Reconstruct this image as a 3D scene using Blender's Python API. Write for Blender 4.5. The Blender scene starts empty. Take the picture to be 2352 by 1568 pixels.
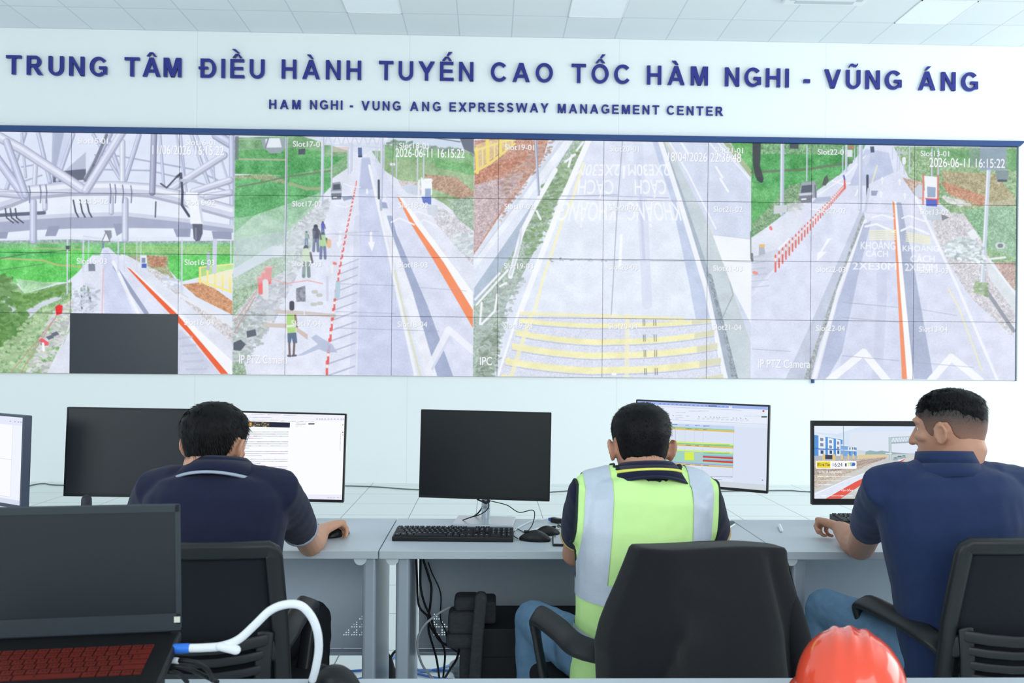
import bpy, bmesh, math, random
import numpy as np
from mathutils import Vector, Matrix, noise as mnoise

random.seed(7)
RNG = np.random.RandomState(11)
scene = bpy.context.scene
COL = scene.collection

# ------------------------------------------------------------------ camera
IMG_W, IMG_H = 2352, 1568
F_PX = 1940.0            # focal length in pixels
YAW, ROLL = 0.0272, 0.0083
SHIFT = 40.9             # the horizon lies this far under the frame's middle
CAM = Vector((0.0, 0.0, 1.435))
cam_d = bpy.data.cameras.new('camera')
cam_d.sensor_width = 36.0
cam_d.lens = 36.0 * F_PX / IMG_W
cam_d.shift_y = SHIFT / IMG_W
cam_d.clip_start = 0.05
cam_d.dof.use_dof = True
cam_d.dof.focus_distance = 3.6
cam_d.dof.aperture_fstop = 6.3
cam = bpy.data.objects.new('camera', cam_d)
COL.objects.link(cam)
_f = Vector((math.sin(YAW), math.cos(YAW), 0)); _r = Vector((math.cos(YAW), -math.sin(YAW), 0)); _u = Vector((0, 0, 1))
CR = math.cos(ROLL) * _r + math.sin(ROLL) * _u
CU = -math.sin(ROLL) * _r + math.cos(ROLL) * _u
M = Matrix((CR, CU, -_f)).transposed().to_4x4()
M.translation = CAM
cam.matrix_world = M
scene.camera = cam

# ------------------------------------------------------------------ light
world = bpy.data.worlds.new('daylight'); scene.world = world
world.use_nodes = True
_bg = world.node_tree.nodes['Background']
_bg.inputs[0].default_value = (0.80, 0.935, 1.0, 1)
_bg.inputs[1].default_value = 0.80


def area_light(name, loc, target, sx, sy, power, color):
    d = bpy.data.lights.new(name, 'AREA'); d.shape = 'RECTANGLE'; d.size = sx; d.size_y = sy
    d.energy = power; d.color = color
    o = bpy.data.objects.new(name, d); COL.objects.link(o); o.location = loc
    o.rotation_euler = (Vector(target) - Vector(loc)).to_track_quat('-Z', 'Y').to_euler()
    return o


area_light('window_daylight', (9.2, 4.6, 2.6), (1.0, 7.0, 2.2), 7.0, 3.2, 265, (0.93, 0.98, 1.0))
area_light('window_daylight_rear', (2.5, -3.6, 3.4), (0.3, 6.0, 1.6), 6.0, 2.6, 150, (0.95, 0.98, 1.0))
area_light('window_daylight_left', (-7.4, -3.6, 3.0), (-1.2, 3.4, 1.2), 3.0, 2.2, 200, (0.9, 0.97, 1.0))
scene.view_settings.view_transform = 'Standard'
scene.view_settings.look = 'None'
scene.view_settings.exposure = 0.0
scene.view_settings.gamma = 1.0
scene.view_settings.use_curve_mapping = False

# ------------------------------------------------------------------ helpers


def ray(px, py):
    return _f + CR * ((px - IMG_W / 2) / F_PX) + CU * ((IMG_H / 2 + SHIFT - py) / F_PX)


def at(px, py, Y):
    """world point seen at a place of the photograph, at depth Y"""
    d = ray(px, py)
    return CAM + d * (Y / d.y)


def atz(px, py, Z):
    d = ray(px, py)
    return CAM + d * ((Z - CAM.z) / d.z)


def lin(c):
    c = c / 255.0
    return c / 12.92 if c <= 0.04045 else ((c + 0.055) / 1.055) ** 2.4


def rgb(r, g, b):
    return (lin(r), lin(g), lin(b), 1.0)


MATS = {}


def mat(name, col, rough=0.6, metal=0.0, var=0.04, scale=30.0, bump=0.0, bscale=200.0, spec=0.4,
        emit=None, estr=0.0, sheen=0.0, trans=0.0, coat=0.0, sss=0.0):
    if name in MATS:
        return MATS[name]
    m = bpy.data.materials.new(name); m.use_nodes = True
    nt = m.node_tree; b = nt.nodes['Principled BSDF']
    b.inputs['Roughness'].default_value = rough
    b.inputs['Metallic'].default_value = metal
    b.inputs['Specular IOR Level'].default_value = spec
    if sheen: b.inputs['Sheen Weight'].default_value = sheen
    if trans: b.inputs['Transmission Weight'].default_value = trans
    if coat: b.inputs['Coat Weight'].default_value = coat
    if sss:
        b.inputs['Subsurface Weight'].default_value = sss
        b.inputs['Subsurface Radius'].default_value = (0.012, 0.005, 0.003)
    c = rgb(*col)
    tc = nt.nodes.new('ShaderNodeTexCoord')
    n = nt.nodes.new('ShaderNodeTexNoise'); n.inputs['Scale'].default_value = scale; n.inputs['Detail'].default_value = 3
    nt.links.new(tc.outputs['Object'], n.inputs['Vector'])
    mx = nt.nodes.new('ShaderNodeMix'); mx.data_type = 'RGBA'
    mx.inputs[6].default_value = tuple(v * (1 - var) for v in c[:3]) + (1,)
    mx.inputs[7].default_value = tuple(min(1, v * (1 + var)) for v in c[:3]) + (1,)
    nt.links.new(n.outputs['Fac'], mx.inputs[0])
    nt.links.new(mx.outputs[2], b.inputs['Base Color'])
    if bump:
        n2 = nt.nodes.new('ShaderNodeTexNoise'); n2.inputs['Scale'].default_value = bscale; n2.inputs['Detail'].default_value = 4
        nt.links.new(tc.outputs['Object'], n2.inputs['Vector'])
        bp = nt.nodes.new('ShaderNodeBump'); bp.inputs['Strength'].default_value = bump; bp.inputs['Distance'].default_value = 0.002
        nt.links.new(n2.outputs['Fac'], bp.inputs['Height']); nt.links.new(bp.outputs[0], b.inputs['Normal'])
    if emit:
        b.inputs['Emission Color'].default_value = rgb(*emit)
        b.inputs['Emission Strength'].default_value = estr
    MATS[name] = m
    return m


def link_mesh(name, me, m=None, parent=None, smooth=False):
    if m is not None:
        me.materials.clear()
        for q in (m if isinstance(m, (list, tuple)) else [m]):
            me.materials.append(q)
    if smooth:
        for p in me.polygons: p.use_smooth = True
    o = bpy.data.objects.new(name, me); COL.objects.link(o)
    if parent is not None:
        o.parent = parent
    return o


def obj(name, bm, m, parent=None, smooth=False):
    me = bpy.data.meshes.new(name); bm.normal_update(); bm.to_mesh(me); bm.free()
    return link_mesh(name, me, m, parent, smooth)


def tag(o, label, cat, group=None, kind=None):
    o['label'] = label; o['category'] = cat
    if group: o['group'] = group
    if kind: o['kind'] = kind
    return o


def thing(name, label, cat, loc=(0, 0, 0), rotz=0.0, group=None):
    o = bpy.data.objects.new(name, None); COL.objects.link(o)
    o.location = loc; o.rotation_euler = (0, 0, rotz); o.empty_display_size = 0.05
    return tag(o, label, cat, group)


def struct(name, bm, m):
    o = obj(name, bm, m); o['kind'] = 'structure'
    return o


def box(bm, x0, x1, y0, y1, z0, z1, bev=0.0, seg=2, mx=None):
    r = bmesh.ops.create_cube(bm, size=1.0)
    vs = r['verts']
    for v in vs:
        v.co = Vector(((x0 + x1) / 2 + v.co.x * (x1 - x0), (y0 + y1) / 2 + v.co.y * (y1 - y0), (z0 + z1) / 2 + v.co.z * (z1 - z0)))
    geo = vs
    if bev > 0:
        es = list({e for v in vs for e in v.link_edges})
        q = bmesh.ops.bevel(bm, geom=es, offset=bev, segments=seg, affect='EDGES', profile=0.5)
        geo = list({v for f in q['faces'] for v in f.verts} | {v for v in vs if v.is_valid})
    if mx is not None:
        bmesh.ops.transform(bm, matrix=mx, verts=geo)
    return geo


def boxm(*a, **k):
    bm = bmesh.new(); box(bm, *a, **k); return bm


def catmull(pts, n=8):
    P = [Vector(p) for p in pts]
    P = [P[0] * 2 - P[1]] + P + [P[-1] * 2 - P[-2]]
    out = []
    for i in range(1, len(P) - 2):
        a, b, c, d = P[i - 1], P[i], P[i + 1], P[i + 2]
        for k in range(n):
            t = k / n
            out.append(0.5 * ((2 * b) + (c - a) * t + (2 * a - 5 * b + 4 * c - d) * t * t + (3 * b - a - 3 * c + d) * t ** 3))
    out.append(P[-2].copy())
    return out


def tube(bm, pts, radii, ref=(0, 0, 1), seg=14, caps=True, power=2.0, cap=1.0):
    """closed loft along pts; radii a number or (across, along-ref) pair per point"""
    P = [Vector(p) for p in pts]
    R = []
    for r in (radii if isinstance(radii, (list, tuple)) and len(radii) == len(P) else [radii] * len(P)):
        R.append((r, r) if not isinstance(r, (list, tuple)) else r)
    T = []
    for i in range(len(P)):
        t = (P[min(i + 1, len(P) - 1)] - P[max(i - 1, 0)])
        T.append(t.normalized() if t.length > 1e-9 else Vector((0, 0, 1)))
    if caps:
        a, b = sum(R[0]) / 2, sum(R[-1]) / 2
        a = min(R[0]) * cap; b = min(R[-1]) * cap
        pre = [(P[0] - T[0] * a * s, (R[0][0] * c, R[0][1] * c), T[0]) for s, c in ((0.98, 0.2), (0.8, 0.6), (0.45, 0.89))]
        post = [(P[-1] + T[-1] * b * s, (R[-1][0] * c, R[-1][1] * c), T[-1]) for s, c in ((0.45, 0.89), (0.8, 0.6), (0.98, 0.2))]
    else:
        pre, post = [], []
    rings = pre + list(zip(P, R, T)) + post
    ref = Vector(ref); prev = None; V = []
    for p, r, t in rings:
        if prev is None:
            w = ref - t * ref.dot(t)
            if w.length < 1e-4: w = Vector((1, 0, 0)) - t * t.x
            w.normalize()
        else:
            w = prev - t * prev.dot(t)
            w.normalize()
        prev = w
        a = t.cross(w)
        row = []
        for k in range(seg):
            th = 2 * math.pi * k / seg
            c, s = math.cos(th), math.sin(th)
            if power != 2.0:
                c = math.copysign(abs(c) ** (2 / power), c); s = math.copysign(abs(s) ** (2 / power), s)
            row.append(bm.verts.new(p + a * (c * r[0]) + w * (s * r[1])))
        V.append(row)
    for i in range(len(V) - 1):
        for k in range(seg):
            bm.faces.new((V[i][k], V[i][(k + 1) % seg], V[i + 1][(k + 1) % seg], V[i + 1][k]))
    bm.faces.new(list(reversed(V[0]))); bm.faces.new(V[-1])
    return V


def cable_mesh(pts, r, n=8, seg=8):
    bm = bmesh.new(); tube(bm, catmull(pts, n), r, seg=seg, caps=False)
    return bm


def prism(bm, pts, d, to3):
    """pts in 2D (counter-clockwise), thickness d along the third axis; to3(x, y, t)->Vector"""
    f = [bm.verts.new(to3(x, y, 0)) for x, y in pts]
    b = [bm.verts.new(to3(x, y, d)) for x, y in pts]
    bm.faces.new(f); bm.faces.new(list(reversed(b)))
    n = len(pts)
    for i in range(n):
        bm.faces.new((f[i], b[i], b[(i + 1) % n], f[(i + 1) % n]))


def lathe(bm, prof, cx=0, cy=0, seg=32, z0=0):
    V = []
    for r, z in prof:
        V.append([bm.verts.new((cx + r * math.cos(2 * math.pi * k / seg), cy + r * math.sin(2 * math.pi * k / seg), z0 + z)) for k in range(seg)])
    for i in range(len(V) - 1):
        for k in range(seg):
            bm.faces.new((V[i][k], V[i][(k + 1) % seg], V[i + 1][(k + 1) % seg], V[i + 1][k]))
    bm.faces.new(list(reversed(V[0]))); bm.faces.new(V[-1])


def ellipsoid(bm, c, r, mx=None, u=16, v=10):
    q = bmesh.ops.create_uvsphere(bm, u_segments=u, v_segments=v, radius=1.0)
    for w in q['verts']:
        w.co = Vector((w.co.x * r[0], w.co.y * r[1], w.co.z * r[2]))
        if mx is not None: w.co = mx @ w.co
        w.co += Vector(c)


def fuse(name, bm, voxel, smooth=6, fac=0.5):
    """union of overlapping closed shapes as one continuous mesh"""
    me = bpy.data.meshes.new(name); bmesh.ops.recalc_face_normals(bm, faces=bm.faces); bm.to_mesh(me); bm.free()
    o = bpy.data.objects.new('tmp', me); COL.objects.link(o)
    r = o.modifiers.new('r', 'REMESH'); r.mode = 'VOXEL'; r.voxel_size = voxel; r.adaptivity = 0
    s = o.modifiers.new('s', 'SMOOTH'); s.factor = fac; s.iterations = smooth
    dg = bpy.context.evaluated_depsgraph_get()
    out = bpy.data.meshes.new_from_object(o.evaluated_get(dg))
    bpy.data.objects.remove(o); bpy.data.meshes.remove(me)
    out.name = name
    for p in out.polygons: p.use_smooth = True
    return out


def displace(me, fn):
    """push every vertex along its normal by fn(co)"""
    n = len(me.vertices); co = np.empty(n * 3, np.float32); no = np.empty(n * 3, np.float32)
    me.vertices.foreach_get('co', co); me.vertex_normals.foreach_get('vector', no)
    co = co.reshape(-1, 3); no = no.reshape(-1, 3)
    w = np.array([fn(Vector(c)) for c in co.tolist()], np.float32)
    me.vertices.foreach_set('co', (co + no * w[:, None]).ravel()); me.update()


def text_tris(body, h=1.0, space=1.0):
    """filled glyph triangles of a line of writing, cap height about 0.72*h"""
    c = bpy.data.curves.new('w', 'FONT'); c.body = body; c.size = h; c.space_character = space
    o = bpy.data.objects.new('w', c); COL.objects.link(o)
    dg = bpy.context.evaluated_depsgraph_get()
    me = bpy.data.meshes.new_from_object(o.evaluated_get(dg))
    me.calc_loop_triangles()
    co = np.array([v.co[:2] for v in me.vertices]) if len(me.vertices) else np.zeros((0, 2))
    tr = np.array([t.vertices[:] for t in me.loop_triangles], dtype=int)
    bpy.data.objects.remove(o); bpy.data.curves.remove(c); bpy.data.meshes.remove(me)
    return co[tr] if len(tr) else np.zeros((0, 3, 2))


# ------------------------------------------------------------------ a small raster painter for the lit screens


def vnoise(h, w, cell, rng):
    gh, gw = int(h / cell) + 3, int(w / cell) + 3
    g = rng.rand(gh, gw).astype(np.float32) * 2 - 1
    y = np.arange(h) / cell; x = np.arange(w) / cell
    yi = y.astype(int); xi = x.astype(int); fy = (y - yi)[:, None]; fx = (x - xi)[None, :]
    fy = fy * fy * (3 - 2 * fy); fx = fx * fx * (3 - 2 * fx)
    a = g[yi][:, xi]; b = g[yi][:, xi + 1]; c = g[yi + 1][:, xi]; d = g[yi + 1][:, xi + 1]
    return (a * (1 - fx) + b * fx) * (1 - fy) + (c * (1 - fx) + d * fx) * fy


class Canvas:
    def __init__(s, w, h, bg=(255, 255, 255), noise=True):
        s.w, s.h = w, h
        s.a = np.empty((h, w, 3), np.float32); s.a[:] = bg
        s.map = lambda x, y: (x, y)
        if noise:
            r = np.random.RandomState(5)
            s.n = {1: r.rand(h, w).astype(np.float32) * 2 - 1, 3: vnoise(h, w, 3, r), 8: vnoise(h, w, 8, r), 30: vnoise(h, w, 30, r)}

    def _put(s, x0, y0, cov, col, al, tex):
        h, w = cov.shape
        sub = s.a[y0:y0 + h, x0:x0 + w]
        c = np.array(col, np.float32)[None, None, :]
        if tex:
            n = np.zeros((h, w), np.float32)
            for cell, amp in tex: n += s.n[cell][y0:y0 + h, x0:x0 + w] * amp
            c = c + n[..., None]
        k = (cov * al)[..., None]
        sub[:] = sub * (1 - k) + c * k

    def poly(s, pts, col, al=1.0, tex=None, raw=False):
        p = np.array([pt if raw else s.map(*pt) for pt in pts], float)
        x0, y0 = np.floor(p.min(0)).astype(int); x1, y1 = np.ceil(p.max(0)).astype(int) + 1
        x0, y0 = max(0, x0), max(0, y0); x1, y1 = min(s.w, x1), min(s.h, y1)
        if x1 <= x0 or y1 <= y0: return
        cov = np.zeros((y1 - y0, x1 - x0), np.float32)
        for oy in (.25, .75):
            for ox in (.25, .75):
                X = np.arange(x0, x1)[None, :] + ox; Yv = np.arange(y0, y1)[:, None] + oy
                ins = np.zeros(cov.shape, bool)
                for i in range(len(p)):
                    (xa, ya), (xb, yb) = p[i], p[(i + 1) % len(p)]
                    if ya == yb: continue
                    rows = (ya > Yv) != (yb > Yv)
                    xc = xa + (Yv - ya) * (xb - xa) / (yb - ya)
                    ins ^= rows & (X < xc)
                cov += ins * .25
        s._put(x0, y0, cov, col, al, tex)

    def line(s, pts, w, col, al=1.0, raw=False, tex=None, wpx=None):
        """polyline; w in map units near its first point (or wpx in canvas pixels)"""
        p = [np.array(pt if raw else s.map(*pt), float) for pt in pts]
        if wpx is None:
            q = pts[0]
            wpx = w if raw else abs(s.map(q[0] + w, q[1])[0] - p[0][0])
        for a, b in zip(p[:-1], p[1:]):
            r = wpx / 2
            x0, y0 = np.floor(np.minimum(a, b) - r - 1).astype(int); x1, y1 = np.ceil(np.maximum(a, b) + r + 2).astype(int)
            x0, y0 = max(0, x0), max(0, y0); x1, y1 = min(s.w, x1), min(s.h, y1)
            if x1 <= x0 or y1 <= y0: continue
            X = np.arange(x0, x1)[None, :] + .5; Yv = np.arange(y0, y1)[:, None] + .5
            d = b - a; L = (d ** 2).sum() + 1e-9
            t = np.clip(((X - a[0]) * d[0] + (Yv - a[1]) * d[1]) / L, 0, 1)
            dist = np.hypot(X - a[0] - t * d[0], Yv - a[1] - t * d[1])
            cov = np.clip(r + .5 - dist, 0, min(1, wpx)).astype(np.float32)
            s._put(x0, y0, cov, col, al, tex)

    def rect(s, x0, y0, x1, y1, col, al=1.0, tex=None):
        s.poly([(x0, y0), (x1, y0), (x1, y1), (x0, y1)], col, al, tex)

    def dots(s, pts, n, col, rmin, rmax, al=0.8, jit=25):
        """scatter of n small dabs within a polygon (foliage, rubble, debris)"""
        P = np.array(pts, float); lo, hi = P.min(0), P.max(0)
        k = 0; tries = 0
        while k < n and tries < n * 20:
            tries += 1
            x = random.uniform(lo[0], hi[0]); y = random.uniform(lo[1], hi[1])
            ins = False
            for i in range(len(P)):
                (xa, ya), (xb, yb) = P[i], P[(i + 1) % len(P)]
                if (ya > y) != (yb > y) and x < xa + (y - ya) * (xb - xa) / (yb - ya): ins = not ins
            if not ins: continue
            k += 1
            j = random.uniform(-jit, jit); r = random.uniform(rmin, rmax); an = random.uniform(-.6, .6)
            s.line([(x, y), (x + r * 1.5 * math.cos(an), y + r * 1.5 * math.sin(an))], r, tuple(c + j for c in col), al)

    def text(s, body, x, y, h, col, al=1.0, xs=1.0, bold=0.0, space=1.0, maxw=None, skew=None, shadow=None):
        """writing with its baseline's left end at (x, y), h = cap height in map units; maxw fits the width"""
        T = text_tris(body, 1.0, space)
        if not len(T): return
        T = T / 0.70
        ox, oy = s.map(x, y); k = abs(s.map(x, y - h)[1] - oy)
        ext = T[..., 0].max()
        kx = k * xs
        if maxw: kx = abs(s.map(x + maxw, y)[0] - ox) / ext
        Q = np.empty_like(T); Q[..., 0] = ox + T[..., 0] * kx; Q[..., 1] = oy - T[..., 1] * k
        if skew is not None: Q = skew(Q)
        if shadow is not None: s._tris(Q + 1.2, shadow, al * .6, bold)
        s._tris(Q, col, al, bold)

    def _tris(s, Q, col, al, bold):
        SS = 4
        x0 = int(max(0, math.floor(Q[..., 0].min()) - 2)); x1 = int(min(s.w, math.ceil(Q[..., 0].max()) + 3))
        y0 = int(max(0, math.floor(Q[..., 1].min()) - 2)); y1 = int(min(s.h, math.ceil(Q[..., 1].max()) + 3))
        if x1 <= x0 or y1 <= y0: return
        m = np.zeros(((y1 - y0) * SS, (x1 - x0) * SS), bool)
        q = (Q - np.array([x0, y0])) * SS
        for t in q:
            a0 = np.maximum(np.floor(t.min(0)).astype(int), 0); b0 = np.minimum(np.ceil(t.max(0)).astype(int) + 1, [m.shape[1], m.shape[0]])
            if (b0 <= a0).any(): continue
            X = np.arange(a0[0], b0[0])[None, :] + .5; Yv = np.arange(a0[1], b0[1])[:, None] + .5
            e = []
            for i in range(3):
                A, B = t[i], t[(i + 1) % 3]
                e.append((B[0] - A[0]) * (Yv - A[1]) - (B[1] - A[1]) * (X - A[0]))
            ins = ((e[0] >= 0) & (e[1] >= 0) & (e[2] >= 0)) | ((e[0] <= 0) & (e[1] <= 0) & (e[2] <= 0))
            m[a0[1]:b0[1], a0[0]:b0[0]] |= ins
        for _ in range(int(round(bold * SS))):
            z = m.copy(); z[1:] |= m[:-1]; z[:-1] |= m[1:]; z[:, 1:] |= m[:, :-1]; z[:, :-1] |= m[:, 1:]; m = z
        cov = m.reshape(y1 - y0, SS, x1 - x0, SS).mean((1, 3)).astype(np.float32)
        s._put(x0, y0, cov, col, al, None)

    def scribble(s, x0, y0, x1, h, col, al=.55):
        """a line of small print too fine to read"""
        x = x0
        while x < x1:
            w = random.uniform(1.2, 4.5) * h
            w = min(w, x1 - x)
            s.line([(x, y0), (x + w, y0)], 0, tuple(c + random.uniform(-30, 30) for c in col), al * random.uniform(.5, 1), wpx=max(.8, abs(s.map(0, h)[1] - s.map(0, 0)[1])))
            x += w + h * .8

    def material(s, name, rough=0.45, strength=1.0):
        img = bpy.data.images.new(name, s.w, s.h, alpha=False)
        a = np.ones((s.h, s.w, 4), np.float32); a[..., :3] = np.clip(s.a[::-1] / 255.0, 0, 1)
        img.pixels.foreach_set(a.ravel()); img.update(); img.pack()
        m = bpy.data.materials.new(name); m.use_nodes = True; nt = m.node_tree; b = nt.nodes['Principled BSDF']
        b.inputs['Base Color'].default_value = (0.004, 0.004, 0.005, 1); b.inputs['Roughness'].default_value = rough
        b.inputs['Specular IOR Level'].default_value = 0.15
        t = nt.nodes.new('ShaderNodeTexImage'); t.image = img; t.extension = 'EXTEND'
        uv = nt.nodes.new('ShaderNodeUVMap'); uv.uv_map = 'UVMap'
        nt.links.new(uv.outputs[0], t.inputs[0]); nt.links.new(t.outputs[0], b.inputs['Emission Color'])
        b.inputs['Emission Strength'].default_value = strength
        return m


def uv_quad(bm, corners, uvs):
    """a quad with UVs; corners counter-clockwise from lower left"""
    L = bm.loops.layers.uv.get('UVMap') or bm.loops.layers.uv.new('UVMap')
    f = bm.faces.new([bm.verts.new(c) for c in corners])
    for lp, u in zip(f.loops, uvs): lp[L].uv = u
    return f


# ------------------------------------------------------------------ the room
YW = 9.728               # front of the video wall
ZC = 5.15


def grid_mat(name, base, line, px, py, ox, oy, w, rough, axes=(0, 1), spec=0.4, var=0.02):
    m = bpy.data.materials.new(name); m.use_nodes = True; nt = m.node_tree; b = nt.nodes['Principled BSDF']
    b.inputs['Roughness'].default_value = rough; b.inputs['Specular IOR Level'].default_value = spec
    tc = nt.nodes.new('ShaderNodeTexCoord'); sp = nt.nodes.new('ShaderNodeSeparateXYZ')
    nt.links.new(tc.outputs['Object'], sp.inputs[0])

    def mth(op, a, bv=None):
        n = nt.nodes.new('ShaderNodeMath'); n.operation = op
        for i, v in enumerate((a, bv)):
            if v is None: continue
            if isinstance(v, (int, float)): n.inputs[i].default_value = v
            else: nt.links.new(v, n.inputs[i])
        return n.outputs[0]
    masks = []; cells = []
    for ax, p, o in ((axes[0], px, ox), (axes[1], py, oy)):
        if not p: continue
        q = mth('DIVIDE', mth('SUBTRACT', sp.outputs[ax], o), p)
        fr = mth('FRACT', q); cells.append(mth('FLOOR', q))
        masks.append(mth('GREATER_THAN', mth('ABSOLUTE', mth('SUBTRACT', fr, 0.5)), 0.5 - w / 2 / p))
    k = masks[0] if len(masks) == 1 else mth('MAXIMUM', masks[0], masks[1])
    cx = nt.nodes.new('ShaderNodeCombineXYZ')
    nt.links.new(cells[0], cx.inputs[0])
    if len(cells) > 1: nt.links.new(cells[1], cx.inputs[1])
    wn = nt.nodes.new('ShaderNodeTexWhiteNoise'); nt.links.new(cx.outputs[0], wn.inputs[0])
    c0 = nt.nodes.new('ShaderNodeMix'); c0.data_type = 'RGBA'
    c = rgb(*base)
    c0.inputs[6].default_value = tuple(v * (1 - var) for v in c[:3]) + (1,); c0.inputs[7].default_value = c
    nt.links.new(wn.outputs['Value'], c0.inputs[0])
    c1 = nt.nodes.new('ShaderNodeMix'); c1.data_type = 'RGBA'
    nt.links.new(k, c1.inputs[0]); nt.links.new(c0.outputs[2], c1.inputs[6]); c1.inputs[7].default_value = rgb(*line)
    nt.links.new(c1.outputs[2], b.inputs['Base Color'])
    return m


m_floor = grid_mat('white_floor_tile', (232, 240, 238), (118, 126, 128), 0.606, 0.6, -0.712, 4.168, 0.007, 0.3)
m_ceil = grid_mat('ceiling_tile', (234, 240, 242), (208, 217, 222), 0.596, 0.6, 1.42, 9.13, 0.014, 0.85, var=0.03)
m_wall = grid_mat('white_wall_panel', (246, 249, 249), (226, 232, 234), 2.42, 0, -5.78, 0, 0.006, 0.55, axes=(0, 2), var=0.0)
struct('floor', boxm(-8, 9, -2.0, YW + 0.3, -0.12, 0), m_floor)
struct('ceiling', boxm(-8, 9, 0.5, YW + 0.3, ZC, ZC + 0.1), m_ceil)
struct('wall_back', boxm(-8, 9, YW + 0.02, YW + 0.2, 0, ZC), m_wall)
m_white_metal = mat('white_powder_coat', (238, 242, 243), 0.45, var=0.01)

# navy trim over the video wall, mitred at its right end; a lower scrap of the same trim
m_navy = mat('navy_trim', (44, 74, 128), 0.5, var=0.03)
XL, PW, PH, ZT = -4.761 - 1.2135, 1.2135, 0.6835, 1.435 + 2.5317
bm = bmesh.new()
prism(bm, [(-8, ZT + 0.004), (XL + 10 * PW + 0.02, ZT + 0.004), (XL + 10 * PW + 0.085, ZT + 0.066), (-8, ZT + 0.066)], 0.05,
      lambda x, z, t: Vector((x, YW - 0.03 + t, z)))
struct('trim_1', bm, m_navy)
bm = boxm(XL + 10 * PW + 0.002, XL + 10 * PW + 0.016, YW - 0.012, YW + 0.02, ZT - 4 * PH - 0.004, ZT + 0.004)
struct('trim_2', bm, mat('grey_trim', (120, 134, 146), 0.5))
p0 = at(1867, 872, YW)
struct('trim_3', boxm(p0.x - 0.014, p0.x + 0.014, YW - 0.014, YW + 0.02, ZT - 4 * PH - 0.045, ZT - 4 * PH - 0.003), m_navy)

# ceiling: three flat light panels and an air outlet
m_led = mat('ceiling_light_diffuser', (240, 246, 250), 0.6, emit=(232, 242, 250), estr=0.07)
for (px, py, lab) in ((842, 12, 'flat square ceiling light nearest the left, above the letters TUYẾN'),
                      (1368, 14, 'flat square ceiling light in the middle, above the letters TỐC'),
                      (2150, 32, 'flat square ceiling light at the right, above the letters VŨNG ÁNG')):
    p = atz(px, py, ZC)
    ix = round((p.x - 1.42) / 0.596 - 0.5); iy = round((p.y - 9.13) / 0.6 - 0.5)
    cx, cy = 1.42 + (ix + .5) * 0.596, 9.13 + (iy + .5) * 0.6
    t = thing('ceiling_light', lab, 'ceiling light', (cx, cy, ZC), 0, 'flat square ceiling lights')
    bm = bmesh.new()
    for a in (-1, 1):
        box(bm, a * 0.29 - 0.006, a * 0.29 + 0.006, -0.296, 0.296, -0.008, 0.002)
        box(bm, -0.296, 0.296, a * 0.29 - 0.006, a * 0.29 + 0.006, -0.008, 0.002)
    obj('frame', bm, m_white_metal, t)
    obj('diffuser', boxm(-0.284, 0.284, -0.284, 0.284, -0.005, 0.002), m_led, t)
p = atz(1925, -36, ZC)
t = thing('ceiling_vent', 'shallow white square air outlet panel hanging from the ceiling, cut by the upper edge', 'ceiling vent', (p.x, p.y, ZC))
obj('housing', boxm(-0.42, 0.42, -0.42, 0.42, -0.035, 0.002, 0.012), m_white_metal, t)
bm = bmesh.new()
for a in (-1, 1):
    box(bm, -0.3, 0.3, a * 0.34 - 0.03, a * 0.34 + 0.03, -0.04, -0.034)
    box(bm, a * 0.34 - 0.03, a * 0.34 + 0.03, -0.3, 0.3, -0.04, -0.034)
obj('louvre', bm, mat('vent_grey', (196, 206, 212), 0.5), t)

# ------------------------------------------------------------------ lettering on the wall
SV, SHZ = 0.196, 0.155    # stem and bar widths for cap height 1


def R_(x0, y0, x1, y1): return [(x0, y0), (x1, y0), (x1, y1), (x0, y1)]


def arc(cx, cy, rx, ry, tx, ty, a0, a1, n=14):
    """band of an ellipse between angles in degrees; tx, ty its widths"""
    out = []
    for i in range(n):
        A, B = math.radians(a0 + (a1 - a0) * i / n), math.radians(a0 + (a1 - a0) * (i + 1) / n)
        c1, s1, c2, s2 = math.cos(A), math.sin(A), math.cos(B), math.sin(B)
        q = [(cx + rx * c1, cy + ry * s1), (cx + rx * c2, cy + ry * s2),
             (cx + (rx - tx) * c2, cy + (ry - ty) * s2), (cx + (rx - tx) * c1, cy + (ry - ty) * s1)]
        out.append(q)
    return out


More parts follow.
